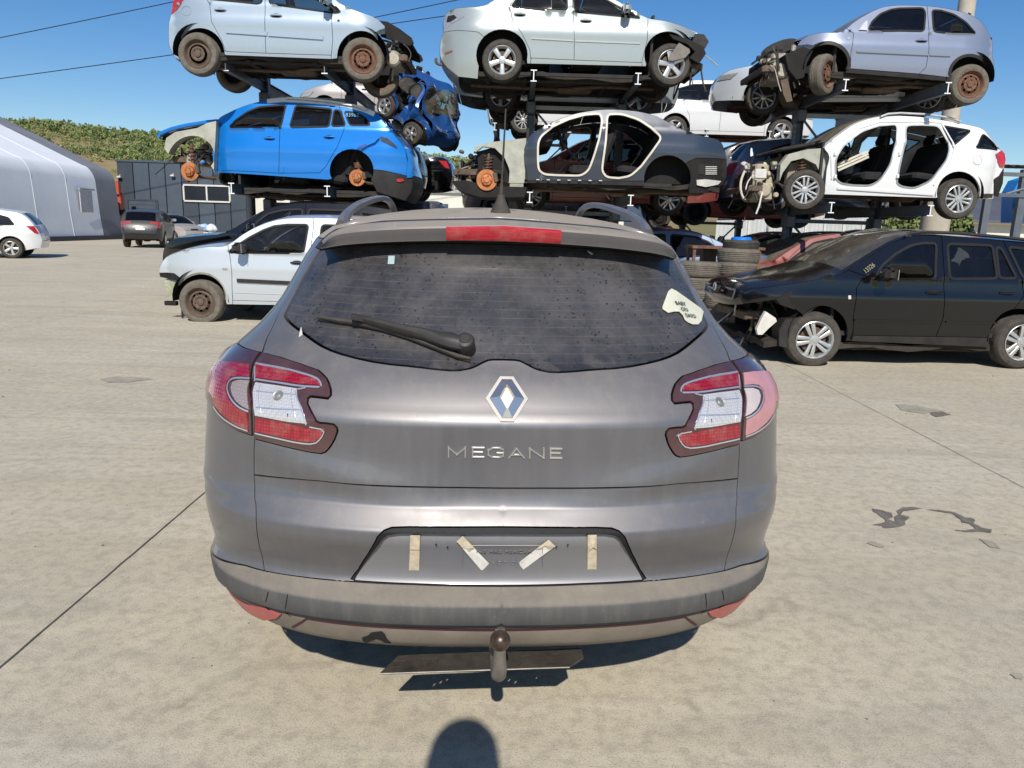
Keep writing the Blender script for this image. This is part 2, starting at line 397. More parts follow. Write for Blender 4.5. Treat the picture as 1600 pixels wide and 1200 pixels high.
# ================================================================== WHEELS, CABINS, CARS
_wm = {}; WARN = []
def wheel_meshes(kind):
    """unit wheel: outer face looks to -Y, radius 1, width .62; returns (tyre mesh, [(name, mesh)])"""
    if kind in _wm: return _wm[kind]
    wd = .31
    if 'tyre' not in _wm:
        mb = MB(); pr = [(.64, -wd+.02), (.70, -wd-.02), (.82, -wd-.035), (.92, -wd-.01), (.962, -wd+.05), (.985, -wd+.10)]
        for a in (-.13, -.045, .045, .13): pr += [(.998, a-.028), (.975, a-.016), (.975, a+.016), (.998, a+.028)]
        pr += [(.985, wd-.10), (.962, wd-.05), (.92, wd+.01), (.82, wd+.035), (.70, wd+.02), (.64, wd-.02), (.60, wd-.1), (.60, -wd+.1)]
        mb.lathe(pr, axis='Y', n=48, close=True)
        _wm['tyre'] = mb.mesh('tyre', 35)
    L = []
    def add(n, mb, m, sm=30):
        me = mb.mesh(n, sm); me.materials.append(m); L.append((n, me))
    f = -wd
    rm = {'steel': M['rust'], 'steelgrey': M['rust_dark'], 'black': M['dark']}.get(kind, M['alloy'])
    mb = MB()
    mb.lathe([(.66, f-.02), (.68, f-.035), (.66, f-.045), (.63, f-.02), (.60, f+.06), (.56, f+.12), (.55, wd-.06), (.66, wd+.0)], axis='Y', n=36)
    if kind in ('steel', 'steelgrey', 'black'):
        mb.lathe([(.56, f+.14), (.50, f+.13), (.44, f+.09)], axis='Y', n=36)
        n = 8 if kind != 'black' else 16
        for k in range(n):   # the web between the ventilation holes
            a0 = 2*math.pi*(k+.22)/n; a1 = 2*math.pi*(k+.78)/n
            vs = []; 
            for r_, h_ in ((.445, f+.09), (.33, f+.03)):
                for q in range(4): a = a0+(a1-a0)*q/3; vs.append((r_*math.cos(a), h_, r_*math.sin(a)))
            mb.add(vs, [(q, q+1, q+5, q+4) for q in range(3)]+[(q+1, q, q+4, q+5) for q in range(3)])
        mb.lathe([(.335, f+.03), (.28, f+.02), (.22, f+.05), (.16, f+.06), (.15, f+.0), (.10, f-.02), (0, f-.02)], axis='Y', n=30)
        for k in range(5): a = 2*math.pi*k/5; mb.lathe([(.026, f-.01), (.026, f+.05)], (.235*math.cos(a), 0, .235*math.sin(a)), 'Y', 6); mb.add([(.235*math.cos(a)+.026*math.cos(b), f-.01, .235*math.sin(a)+.026*math.sin(b)) for b in np.linspace(0, 2*math.pi, 7)[:-1]], [(0, 1, 2, 3, 4, 5)])
        add('rim', mb, rm); 
        mb = MB(); mb.lathe([(.55, f+.2), (0, f+.2)], axis='Y', n=24); add('brake_drum', mb, M['dark'])
    else:
        ns, split = {'alloy5': (5, 0), 'alloy5s': (5, 1), 'alloy6s': (6, 1), 'cap8': (8, 0), 'alloy10': (10, 0)}[kind]
        for k in range(ns):
            a = 2*math.pi*k/ns
            for d in ((-1, 1) if split else (0,)):
                w0, w1 = {'alloy5': (.085, .12), 'alloy5s': (.05, .075), 'alloy6s': (.045, .055), 'cap8': (.05, .08), 'alloy10': (.035, .045)}[kind]
                off = d*.085; V = []
                for r_, h_, w_, o_ in ((.12, f+.02, w0, off*.7), (.34, f-.005, (w0+w1)/2, off), (.61, f-.0, w1, off*1.35)):
                    for sg, hh in ((-1, h_+.09), (-1, h_+.015), (-.6, h_), (.6, h_), (1, h_+.015), (1, h_+.09)):
                        x, z = r_, o_+sg*w_; V.append((x*math.cos(a)-z*math.sin(a), hh, x*math.sin(a)+z*math.cos(a)))
                F = [(i*6+j, i*6+j+1, i*6+7+j, i*6+6+j) for i in range(2) for j in range(5)]; mb.add(V, F)
        mb.lathe([(.19, f+.08), (.185, f+.02), (.16, f-.005), (.08, f-.015), (.075, f-.03), (0, f-.03)], axis='Y', n=24)
        add('rim', mb, rm)
        mb = MB(); mb.lathe([(.46, f+.24), (.47, f+.2), (.2, f+.2), (.19, f+.14), (0, f+.14)], axis='Y', n=24); add('brake_disc', mb, M['rust_dark'])
        mb = MB(); mb.lathe([(.555, f+.32), (0, f+.32)], axis='Y', n=24); add('wheel_well_back', mb, M['dark'])
    _wm[kind] = (_wm['tyre'], L); return _wm[kind]
def wheel(parent, c, r, kind='alloy5', side=-1, axis='Y', steer=0., rub=None, wd=1.0, name='wheel'):
    """part of a car: tyre mesh with rim and disc as sub-parts. axis 'Y': faces -y (side -1) or +y; 'X': faces side*x"""
    ty, L = wheel_meshes(kind)
    key = 'old' if rub else 'new'
    if ('t', key) not in _wm:
        t = ty.copy(); t.materials.append(rub or M['rubber']); _wm[('t', key)] = t
    o = bpy.data.objects.new(name, _wm[('t', key)]); COL.objects.link(o); o.parent = parent
    a = {('Y', -1): 0, ('Y', 1): math.pi, ('X', 1): math.pi/2, ('X', -1): -math.pi/2}[(axis, side)]
    o.location = tuple(map(float, c)); o.rotation_euler = (0, rnd.uniform(0, 6.28), a+steer); o.scale = (r, r*wd, r)
    o.rotation_mode = 'XYZ'; o.rotation_euler = (0, 0, a+steer); spin = rnd.uniform(0, 6.28)
    for n, me in L:
        q = bpy.data.objects.new(n, me); COL.objects.link(q); q.parent = o; q.rotation_euler = (0, spin, 0)
    return o
def disc_hub(parent, c, r, side=-1):
    """bare brake disc with hub, caliper and strut where a wheel has been taken off"""
    mb = MB(); x, y, z = c
    mb.lathe([(r*.52, 0), (r*.60, -.012), (r, -.012), (r, .014), (r*.5, .014)], (x, y, z), 'Y', 32)
    mb.lathe([(r*.56, -.012), (r*.5, -.05), (r*.28, -.055), (r*.26, -.075), (.001, -.075)], (x, y, z), 'Y', 24)
    for k in range(5): a = 2*math.pi*k/5; mb.box((x+r*.4*math.cos(a), y-.062, z+r*.4*math.sin(a)), (.016, .03, .016))
    d = mb.build('brake_disc', M['rust_disc'], parent)
    mb = MB(); mb.box((x+r*.85, y+.005, z+r*.25), (r*.42, .09, r*.95), Matrix.Rotation(-.2, 3, 'Y'), .015); mb.build('brake_caliper', M['rust_dark'], d)
    return d
def strut(parent, c, top):
    x, y, z = c; mb = MB(); mb.tube([(x, y+.1, z+.02), (x, y+.13, z+.2), (x+top[0], y+.16, z+top[1])], [.03, .028, .02], 10)
    mb.build('strut', M['rust_dark'], parent); mb = MB(); n = 60; pts = []
    for i in range(n): t = i/(n-1); a = t*2*math.pi*4.5; pts.append((x+top[0]*(.45+.5*t)+.062*math.cos(a), y+.145+.062*math.sin(a), z+.16+(top[1]-.2)*t))
    mb.tube(pts, .0085, 6); mb.build('coil_spring', M['rust'], parent)
    mb = MB(); mb.box((x, y+.12, z), (.16, .14, .14), ch=.03); mb.tube([(x, y+.15, z-.06), (x+.25, y+.45, z-.08)], .03, 8); mb.build('hub_carrier', M['rust_dark'], parent)
def seat(parent, x, y, z, face=1, wd=.5, bench=False, m=None):
    """face +1: looks to +x"""
    m = m or M['seat']; w_ = wd if not bench else 1.25; mb = MB()
    mb.box((x+.02*face, y, z+.1), (.50, w_, .15), Matrix.Rotation(R(-6*face), 3, 'Y'), .05)
    for s_ in ((-1, 1) if not bench else ()): mb.box((x+.02*face, y+s_*w_*.46, z+.12), (.46, .07, .16), None, .03)
    o = mb.build('seat', m, parent); mb = MB()
    rr = Matrix.Rotation(R(-20*face), 3, 'Y'); mb.box((x-.31*face, y, z+.42), (.14, w_*.96, .62), rr, .05); mb.build('backrest', m, parent)
    for yy in ((y,) if not bench else (y-.35, y+.35)):
        mb = MB(); mb.box((x-.42*face, yy, z+.82), (.09, .26, .19), rr, .04); mb.tube([(x-.40*face, yy-.06, z+.65), (x-.42*face, yy-.06, z+.8)], .007, 6); mb.tube([(x-.40*face, yy+.06, z+.65), (x-.42*face, yy+.06, z+.8)], .007, 6); mb.build('headrest', m, parent)
    return o
def cabin(root, axis, a0, a1, c, zf, zb, wd, face=1, light=False, wheel_side=-1):
    """seats, dashboard and steering wheel between a0 (rear) and a1 (front) of the cabin, inside the body. axis 'Y': car points to +y"""
    g = bpy.data.objects.new('interior', MBmesh_floor(a0, a1, wd, zf, zb)); COL.objects.link(g); g.parent = root
    if axis == 'Y': g.rotation_euler = (0, 0, R(90)); g.location = (c, 0, 0)
    else:
        g.location = (0, c, 0)
        if face < 0: g.rotation_euler = (0, 0, math.pi); g.location = ((a0+a1), c, 0) 
    L = a1-a0
    seat(g, a0+L*.60, .36, zf+.1); seat(g, a0+L*.60, -.36, zf+.1); seat(g, a0+L*.18, 0, zf+.12, bench=True)
    mb = MB(); mb.box((a1-.02, 0, zb-.14), (.34, wd*.9, .26), Matrix.Rotation(.2, 3, 'Y'), .07); mb.build('dashboard', M['cabin_light' if light else 'cabin'], g)
    mb = MB(); sx, sy, sz = a1-.32, -.36*wheel_side, zb-.06
    ring = [(sx+.05*math.sin(a)*.9, sy+.185*math.cos(a), sz+.17*math.sin(a)) for a in np.linspace(0, 2*math.pi, 25)[:-1]]; mb.tube(ring, .014, 7, closed=True)
    mb.box((sx+.015, sy, sz), (.05, .14, .12), ch=.02); mb.tube([(sx, sy-.17, sz), (sx, sy+.17, sz)], .012, 6); mb.tube([(sx, sy, sz), (sx+.3, sy, sz-.12)], .03, 8); mb.build('steering_wheel', M['cabin'], g)
    return g
def MBmesh_floor(a0, a1, wd, zf, zb):
    mb = MB(); mb.box(((a0+a1)/2, 0, zf), (a1-a0+.5, wd*.95, .05)); mb.box((a1+.22, 0, (zf+zb)/2), (.04, wd*.95, zb-zf)); mb.box(((a0+a1)/2, 0, zf+.08), (a1-a0, .22, .14), ch=.04)
    me = mb.mesh('interior', 0); me.materials.append(M['cabin']); return me

def arc_px(c, r, p0, p1, n=18, up=True):
    """arc over the top from p0 to p1 round c, radius blends between the end distances and r (image coordinates, y down)"""
    a0 = math.atan2(-(p0[1]-c[1]), p0[0]-c[0]); a1 = math.atan2(-(p1[1]-c[1]), p1[0]-c[0])
    if p0[0] > p1[0]:       # from right to left over the top: angle grows
        while a1 < a0: a1 += 2*math.pi
    else:
        while a1 > a0: a1 -= 2*math.pi
    r0, r1 = math.dist(p0, c), math.dist(p1, c); out = []
    for i in range(n+1):
        t = i/n; a = a0+(a1-a0)*t; k = math.sin(math.pi*t)**.7; rr = (r0+(r1-r0)*t)*(1-k)+r*k
        out.append((c[0]+rr*math.cos(a), c[1]-rr*math.sin(a)))
    return out

class Car:
    def __init__(s, name, label, group=None, zoom=None, Y=0, yaw=0., W=1.7, belt=None, paint=None, pos=None, cat='car', side0=None, tumble=20, end=(.26, .75, .2, .6), crown=.05, far=True):
        s.W, s.zoom, s.Y, s.tumble, s.end, s.crown = W, zoom, Y, math.tan(R(tumble)), end, crown; s.m = paint; s.far = far
        s.root = empty(name, (0, Y, 0) if pos is None else (pos[0], pos[1], pos[2] if len(pos) > 2 else 0), yaw)
        tag(s.root, label, cat, group); s.s0, s.s1 = -99, 99; s.zs = 0; s.zb = 99; s.belt_px = belt
        s.mw = Matrix.Translation(s.root.location) @ Matrix.Rotation(yaw, 4, 'Z'); s.inv = s.mw.inverted()
        if zoom is None: s.zb = belt
    def raw(s, p, d=0.):
        if s.zoom is None: return np.array((p[0], -p[1]), float)
        ox, oy, k = s.zoom; px, py = ox+p[0]/k, oy+p[1]/k
        o = s.inv @ Vector(CAM); q = s.inv @ Vector(CAM+ray(px, py)); dr = q-o; t = (d-o.y)/dr.y; r_ = o+dr*t
        return np.array([r_.x, r_.z])
    def frame(s, top, bottom):
        a = np.array([s.raw(p) for p in top+bottom]); s.s0, s.s1 = a[:, 0].min(), a[:, 0].max(); s.zs = a[:, 1].min()
        if s.zoom is not None: s.zb = s.raw(s.belt_px)[1]
    def dep(s, u, z):
        a, la, b, lb = s.end; d = .012
        t = min(1, max(0, 1-(u-s.s0)/la)); d += a*t**2.4
        t = min(1, max(0, 1-(s.s1-u)/lb)); d += b*t**2.4
        if z > s.zb: k = z-s.zb; d += k*s.tumble*(1 if k > .08 else (k/.08)*.6+.4)
        else:
            h = max(.05, s.zb-s.zs); t = (s.zb-z)/h; d += .055*max(0, t-.45)**2*3+.02*max(0, .25-t)/.25
            d -= .012*math.exp(-((t-.32)/.10)**2)      # waist crease
        return d
    def T(s, p, extra=0.):
        q = s.raw(p); 
        if s.zoom is None: return q
        for _ in range(4): q = s.raw(p, s.dep(*q)+extra)
        return q
    def TT(s, pts): return [s.T(p) for p in pts]
    def fn(s, u, z):
        e = .01; d = s.dep(u, z); du = (s.dep(u+e, z)-s.dep(u-e, z))/(2*e); dz = (s.dep(u, z+e)-s.dep(u, z-e))/(2*e)
        n = np.array([du, -1, dz]); return np.array([u, d, z]), n/np.linalg.norm(n)
    def build_side(s, top, bottom, lines, windows, seeds, step=.07, gap=.004):
        """top left->right over the roof; bottom right->left incl. ('arch', c, r, right pt, left pt)"""
        bt = []
        for b in bottom:
            if b[0] == 'arch': bt += arc_px(b[1], b[2], b[3], b[4])
            else: bt.append(b)
        s.frame(top, bt); s.top = spline(s.TT(top), 4); s.bot = s.TT(bt); out = s.top+s.bot
        L = [(out, True)]+[(s.TT(l), False) for l in lines]+[(round_poly(s.TT(w_)), True) for w_ in windows]
        sh = Sheet(L, step, .04); s.parts = {}; used = {}
        for nm, sd_, m in seeds:
            sd_ = sd_ if isinstance(sd_, list) else [sd_]
            ids = {sh.find(tuple(s.T(p))) for p in sd_}
            if ids & set(used): WARN.append('%s: %s = %s' % (s.root['label'], nm, [used.get(i) for i in ids])); continue
            for i in ids: used[i] = nm
            o = sh.panel(nm, [tuple(s.T(p)) for p in sd_], s.fn, m or s.m, s.root, depth=.03, gap=gap)
            if o is None: continue
            s.parts[nm] = o
            if s.far: c = o.copy(); COL.objects.link(c); c.scale = (1, -1, 1); c.location = (0, s.W, 0)
        return sh
    def glass(s, windows, m=None, seal=True):
        for w_ in windows:
            pts = round_poly(s.TT(w_)); s3 = Sheet([(pts, True)], .15, .05)
            for i_, f in enumerate(s3.f):
                c_ = (s3.v[f[0]]+s3.v[f[1]]+s3.v[f[2]])/3; s3.reg[i_] = 1 if inpoly(c_, pts) else 0
            s3.find = lambda p: 1
            o = s3.panel('window_pane', (0, 0), s.fn, m or M['glass'], s.root, off=-.012, depth=0, gap=0)
            L = [o]
            if seal: L.append(ribbon('window_seal', pts, .028, s.fn, M['seal'], s.root, off=.001, closed=True, thick=.012, step=.06))
            if s.far:
                for o in L: c = o.copy(); COL.objects.link(c); c.scale = (1, -1, 1); c.location = (0, s.W, 0)
    def strip(s, pts, name, m, t0=0., t1=1., ends=True, off=0., crown=None, bow=None, n=12, gap=.004, closed=False):
        """cross-car surface along a run of the outline (already in metres)"""
        q = resample(pts, .07); V = []; K = len(q); crown = s.crown if crown is None else crown
        for i, p in enumerate(q):
            a = q[max(i-1, 0)]; b = q[min(i+1, K-1)]; d = b-a; L = np.hypot(*d)+1e-9; nr = np.array((-d[1], d[0]))/L   # left-to-right over the roof: outward = up
            pp = p.copy()
            if gap: 
                if i == 0: pp = pp+d/L*gap
                if i == K-1: pp = pp-d/L*gap
            dp = s.dep(*p); y0, y1 = dp, s.W-dp
            for k in range(n+1):
                t = t0+(t1-t0)*k/n; c_ = crown*(1-abs(2*t-1)**2.6)+off
                V.append((pp[0]+nr[0]*c_, y0+(y1-y0)*t, pp[1]+nr[1]*c_))
        F = [(i*(n+1)+k, (i+1)*(n+1)+k, (i+1)*(n+1)+k+1, i*(n+1)+k+1) for i in range(K-1) for k in range(n)]
        if closed:   # give it thickness
            k0 = len(V); V += [(v[0], v[1], v[2]-.03) for v in V]; F += [tuple(reversed([i+k0 for i in f])) for f in F]
        mb = MB(); mb.add(V, F); return mb.build(name, m, s.root, 35, fix=False)
    def body_strip(s, i0, i1, name, m, glass=None, side=.055, **k):
        pts = s.top[i0*4:i1*4+1]
        if glass is None: return s.strip(pts, name, m or s.m, **k)
        s.strip(pts, name+'_frame', m or s.m, 0, side); s.strip(pts, name+'_frame', m or s.m, 1-side, 1)
        return s.strip(pts, name, glass, side+.003, 1-side-.003, off=-.006)
    def under(s, c0=None, c1=None, z=None, depth=.07):
        a = np.array(s.bot); x0 = c0 if c0 is not None else s.s0+.35; x1 = c1 if c1 is not None else s.s1-.35
        z = z if z is not None else s.zs+.06; nx, ny = 26, 10; V = []; r = random.Random(int(abs(x0*97)))
        def h(x, y):
            v = .02*math.sin(x*7)+.015*math.sin(y*9+x*3)+.03*(abs(y-.5) < .09)-.0
            return v
        for i in range(nx+1):
            for j in range(ny+1): x = x0+(x1-x0)*i/nx; y = .03+.94*j/ny; V.append((x, .06+(s.W-.12)*y, z+h(x, y)+r.uniform(-.008, .008)))
        k = len(V); V += [(v[0], v[1], v[2]+depth) for v in V]
        F = [(i*(ny+1)+j, i*(ny+1)+j+1, (i+1)*(ny+1)+j+1, (i+1)*(ny+1)+j) for i in range(nx) for j in range(ny)]
        F += [tuple(reversed([q+k for q in f])) for f in F]
        for j in range(ny): F.append((j, j+k, j+1+k, j+1)); b = nx*(ny+1); F.append((b+j, b+j+1, b+j+1+k, b+j+k))
        for i in range(nx): a_ = i*(ny+1); b = a_+ny+1; F.append((a_, b, b+k, a_+k)); F.append((a_+ny, a_+ny+k, b+ny+k, b+ny))
        mb = MB(); mb.add(V, F); mb.build('underbody', M['under'], s.root, 25)
        mb = MB(); W = s.W; mb.tube([(x0+.1, W*.42, z-.03), (x0+(x1-x0)*.45, W*.44, z-.05), (x0+(x1-x0)*.7, W*.3, z-.03), (x1-.2, W*.32, z-.04)], .03, 8); mb.box((x0+(x1-x0)*.55, W*.44, z-.06), (.6, .24, .1), ch=.04); mb.build('exhaust', M['rust_dark'], s.root)
        mb = MB()
        for t in (.12, .3, .7, .86): mb.box((x0+(x1-x0)*t, W*.5, z-.01), (.09, W*.8, .05), ch=.015)
        for yy in (.16, .84): mb.box(((x0+x1)/2, W*yy, z-.015), ((x1-x0)*.8, .08, .05), ch=.015)
        mb.build('chassis_member', M['under'], s.root)
    def well(s, c, r, dir_=1):
        """dark wheel housing"""
        q = s.T(c); rr = r
        for side in (0, 1):
            mb = MB(); pts = [(q[0]+rr*math.cos(a), q[1]+rr*math.sin(a)) for a in np.linspace(R(-8), R(188), 17)]
            y0, y1 = (.03, .34) if side == 0 else (s.W-.03, s.W-.34)
            V = [(x, y0, z) for x, z in pts]+[(x, y1, z) for x, z in pts]; n = len(pts)
            mb.add(V, [(i, i+1, n+i+1, n+i) for i in range(n-1)]+[tuple(range(n, 2*n))]); mb.build('wheel_arch_liner', M['dark'], s.root, 35, fix=False)
            if not s.far: break
    def wheels(s, spec, both=True):
        for c, r, kind, *o in spec:
            k = o[0] if o else {}; q = s.T(c, .02)
            r_ = r if s.zoom is None else r
            if kind == 'disc': disc_hub(s.root, (q[0], .10, q[1]), r_); strut(s.root, (q[0], .10, q[1]), k.get('top', (.0, .42)))
            else: wheel(s.root, (q[0], k.get('y', .012+r_*.31), q[1]), r_, kind, -1, 'Y', k.get('steer', 0), k.get('rub'), k.get('wd', 1.))
            if both and k.get('far', True): wheel(s.root, (q[0], s.W-.012-r_*.31, q[1]+k.get('dz', 0)), r_, k.get('farkind', kind if kind != 'disc' else 'black'), 1, 'Y', k.get('steer', 0), k.get('rub'))
    def band(s, name, pts, width, m, off=.012, thick=.014, closed=False, both=True, conv=True):
        o = ribbon(name, (round_poly(s.TT(pts), .08) if closed else s.TT(pts)) if conv else pts, width, s.fn, m, s.root, off=off, closed=closed, thick=thick, step=.06)
        if both and s.far: c = o.copy(); COL.objects.link(c); c.scale = (1, -1, 1); c.location = (0, s.W, 0)
        return o
    def patch(s, name, pts, m, off=.008, depth=.01, both=True, parent=None):
        q = s.TT(pts); s3 = Sheet([(q, True)], .08, .04)
        for i_, f in enumerate(s3.f):
            c_ = (s3.v[f[0]]+s3.v[f[1]]+s3.v[f[2]])/3; s3.reg[i_] = 1 if inpoly(c_, q) else 0
        s3.find = lambda p: 1
        o = s3.panel(name, (0, 0), s.fn, m, parent or s.root, off=off, depth=depth, gap=0)
        if both and s.far: c = o.copy(); COL.objects.link(c); c.scale = (1, -1, 1); c.location = (0, s.W, 0)
        return o
    def handle(s, p, m=None, parent=None):
        q = s.T(p); pos, n = s.fn(*q); mb = MB(); mb.lathe([(.0, -.004), (.05, -.004), (.058, 0)], (0, 0, 0), 'Y', 16); mb.v = [(v[0]*1.25+pos[0], v[1]+pos[1]-.001, v[2]*.55+pos[2]) for v in mb.v]
        mb2 = MB(); mb2.tube([(pos[0]-.085, pos[1]-.006, pos[2]), (pos[0]-.06, pos[1]-.03, pos[2]+.004), (pos[0], pos[1]-.035, pos[2]+.005), (pos[0]+.06, pos[1]-.03, pos[2]+.004), (pos[0]+.085, pos[1]-.006, pos[2])], .012, 8); o = mb2.build('door_handle', m or s.m, parent or s.root); mb.build('handle_recess', M['dark'], o, fix=False)
    def mirror(s, p, d=-1, m=None):
        q = s.T(p); pos, n = s.fn(*q)
        for side in (0, 1):
            y = pos[1] if side == 0 else s.W-pos[1]; k = -1 if side == 0 else 1
            mb = MB(); mb.box((pos[0], y+k*.16, pos[2]+.02), (.13, .23, .15), Matrix.Rotation(.12*k, 3, 'Z'), .045); mb.tube([(pos[0]-d*.0, y, pos[2]-.05), (pos[0], y+k*.08, pos[2]-.02)], .025, 8); o = mb.build('door_mirror', m or M['black_plastic'], s.root)
            mb = MB(); mb.box((pos[0]-d*.066, y+k*.16, pos[2]+.02), (.006, .19, .11)); mb.build('mirror_glass', M['chrome'], o)
            if not s.far: break
    def inside(s, x0, x1, face=1, zf=None, zb=None, light=False):
        cabin(s.root, 'X', x0, x1, s.W/2, zf or s.zs+.12, zb or s.zb, s.W-.12, face, light)
def inpoly(p, a):
    k = False; n = len(a)
    for i in range(n):
        x1, y1 = a[i]; x2, y2 = a[(i+1) % n]
        if (y1 > p[1]) != (y2 > p[1]) and p[0] < (x2-x1)*(p[1]-y1)/(y2-y1)+x1: k = not k
    return k
def clutter(parent, x0, x1, z0, z1, y0, y1, seed, mats=None, hoses=9, d=1, chunks=9):
    """what shows where bonnet, bumper and wings are gone: engine block, gearbox, crash beam, radiator, hoses"""
    r = random.Random(seed); mats = mats or [M['alu'], M['rust_dark'], M['black_plastic'], M['dark'], M['primer']]
    X = lambda t: x0+(x1-x0)*t; Z = lambda t: z0+(z1-z0)*t; Yy = lambda t: y0+(y1-y0)*t; w_, h_, l_ = abs(x1-x0), z1-z0, y1-y0
    mb = MB(); mb.box((X(.55), Yy(.45), Z(.42)), (w_*.5, l_*.42, h_*.55), ch=.04); mb.box((X(.5), Yy(.42), Z(.78)), (w_*.35, l_*.34, h_*.18), ch=.03)
    for k in range(4): mb.tube([(X(.35), Yy(.3+.1*k), Z(.75)), (X(.2), Yy(.3+.1*k), Z(.6)), (X(.22), Yy(.3+.1*k), Z(.3))], .022, 8)
    e = mb.build('engine', mats[0], parent)
    mb = MB(); mb.lathe([(.0, -.09), (.09, -.09), (.12, -.06), (.13, .02), (.10, .1), (0, .1)], (X(.5), Yy(.14), Z(.35)), 'Y', 16); mb.box((X(.62), Yy(.2), Z(.3)), (w_*.25, l_*.18, h_*.3), ch=.03); mb.build('gearbox', mats[0], e)
    mb = MB(); mb.box((X(.06), Yy(.5), Z(.36)), (.06, l_*.86, .10), ch=.015); mb.box((X(.25), Yy(.1), Z(.38)), (w_*.4, .07, .10), ch=.01); mb.box((X(.25), Yy(.9), Z(.38)), (w_*.4, .07, .10), ch=.01); mb.build('crash_beam', mats[1], parent)
    mb = MB(); mb.box((X(.16), Yy(.5), Z(.45)), (.035, l_*.6, h_*.5)); 
    for k in range(14): mb.box((X(.16)-.022*d, Yy(.22+.56*k/13), Z(.45)), (.006, .006, h_*.46))
    mb.build('radiator', mats[3], parent)
    for q in range(chunks):
        mb = MB(); c = (X(r.uniform(.08, .9)), Yy(r.uniform(.02, .5)), Z(r.uniform(.25, .95))); s_ = r.uniform(.5, 1)
        if r.random() < .5: mb.box(c, (r.uniform(.06, .2)*s_, r.uniform(.05, .16), r.uniform(.05, .16)*s_), Matrix.Rotation(r.uniform(-.6, .6), 3, 'Y') @ Matrix.Rotation(r.uniform(-.5, .5), 3, 'X'), .012)
        else: mb.lathe([(0, -.05), (.03, -.05), (.045, -.03), (.045, .03), (.02, .05), (0, .05)], c, r.choice('XYZ'), 12)
        mb.build(r.choice(['bracket', 'housing', 'pump']), r.choice(mats), e)
    for q in range(hoses):
        mb = MB(); p = np.array([X(r.uniform(.1, .8)), Yy(r.uniform(.0, .4)), Z(r.uniform(.4, 1.0))]); pts = [p]
        v = np.array([r.uniform(-1, 1), r.uniform(-.4, .4), r.uniform(-.8, .4)])
        for k in range(5):
            v = v+np.array([r.uniform(-.7, .7), r.uniform(-.3, .3), r.uniform(-.9, .2)]); pts.append(pts[-1]+v*.055)
        mb.tube(smooth_poly(pts, 1), r.uniform(.006, .018), 7); mb.build('hose', r.choice([M['black_plastic'], M['rubber'], M['dark'], mats[-1]]), e)
    return e
# ================================================================== THE GREY WAGON IN FRONT
YAW = R(3.83); CX, CY = -.0096, 1.70
def w2l(P):
    x, y, z = P[0]-CX, P[1]-CY, P[2]; c, s_ = math.cos(YAW), math.sin(YAW)
    return np.array([x*c+y*s_, -x*s_+y*c, z])
def pch(xs, ys):
    xs = np.array(xs, float); ys = np.array(ys, float); h = np.diff(xs); d = np.diff(ys)/h; m = np.zeros(len(xs))
    for i in range(1, len(xs)-1):
        if d[i-1]*d[i] > 0: w1 = 2*h[i]+h[i-1]; w2 = h[i]+2*h[i-1]; m[i] = (w1+w2)/(w1/d[i-1]+w2/d[i])
    m[0] = d[0]; m[-1] = d[-1]; n = len(xs)
    xs_, ys_, h_, m_ = xs.tolist(), ys.tolist(), h.tolist(), m.tolist()
    import bisect
    def f(x):
        x = min(max(x, xs_[0]), xs_[-1]); i = min(max(bisect.bisect_right(xs_, x)-1, 0), n-2)
        t = (x-xs_[i])/h_[i]; return ys_[i]*(2*t**3-3*t*t+1)+m_[i]*h_[i]*(t**3-2*t*t+t)+ys_[i+1]*(-2*t**3+3*t*t)+m_[i+1]*h_[i]*(t**3-t*t)
    return f
TAB = [ # height, rear face, half width, corner length, exponent
(.27, .24, .70, .48, 2.8), (.30, .17, .735, .48, 2.8), (.335, .105, .765, .50, 2.7), (.365, .065, .79, .50, 2.7), (.42, .035, .818, .50, 2.6), (.452, .026, .829, .50, 2.6),
(.462, .0, .832, .50, 2.6), (.512, -.004, .838, .50, 2.6), (.523, .012, .840, .50, 2.6), (.537, .048, .845, .50, 2.6), (.56, .058, .852, .50, 2.6),
(.62, .042, .859, .50, 2.6), (.676, .0195, .855, .50, 2.6), (.694, .020, .856, .50, 2.6), (.712, .031, .858, .50, 2.6), (.742, .053, .868, .5, 2.6), (.750, .060, .868, .5, 2.6), (.80, .072, .867, .5, 2.6), (.88, .076, .860, .5, 2.6),
(.955, .076, .853, .5, 2.6), (.968, .079, .852, .5, 2.6), (1.00, .100, .850, .5, 2.6), (1.05, .138, .828, .5, 2.5), (1.10, .195, .776, .5, 2.5), (1.15, .238, .73, .5, 2.4),
(1.2, .28, .695, .5, 2.4), (1.3, .362, .648, .5, 2.4), (1.37, .42, .616, .5, 2.4), (1.40, .448, .598, .5, 2.4), (1.42, .49, .58, .52, 2.4), (1.445, .60, .545, .55, 2.35),
(1.470, .76, .48, .6, 2.3), (1.49, .95, .40, .65, 2.2), (1.505, 1.15, .31, .6, 2.1), (1.515, 1.35, .22, .5, 2.), (1.520, 1.5, .15, .4, 2.0)]
ZT = 1.520; ZU = ZT-.001
_z = [r[0] for r in TAB]; f_yr, f_W, f_L, f_n = (pch(_z, [r[i] for r in TAB]) for i in (1, 2, 3, 4))
f_yf = pch([.27, .5, .7, .80, .90, .96, 1.0, 1.1, 1.2, 1.3, 1.37, 1.42, 1.45, 1.49, 1.52], [4.40, 4.56, 4.5, 4.40, 4.1, 3.75, 3.5, 3.2, 3.0, 2.88, 2.8, 2.7, 2.6, 2.4, 2.1])
def swage(x, z):
    x = abs(x)
    if x > .72 or z > .93 or z < .74: return 0.
    zc = .772+.085*(x/.6)**2; a = .011*min(1, max(0, (x-.10)/.28))*min(1, max(0, (.72-x)/.12)); d = z-zc
    return -a*(math.exp(-(d/.035)**2) if d < 0 else math.exp(-(d/.05)**2))
UC = .9*math.pi/2; UF = 3.0; UE = UC+UF+UC
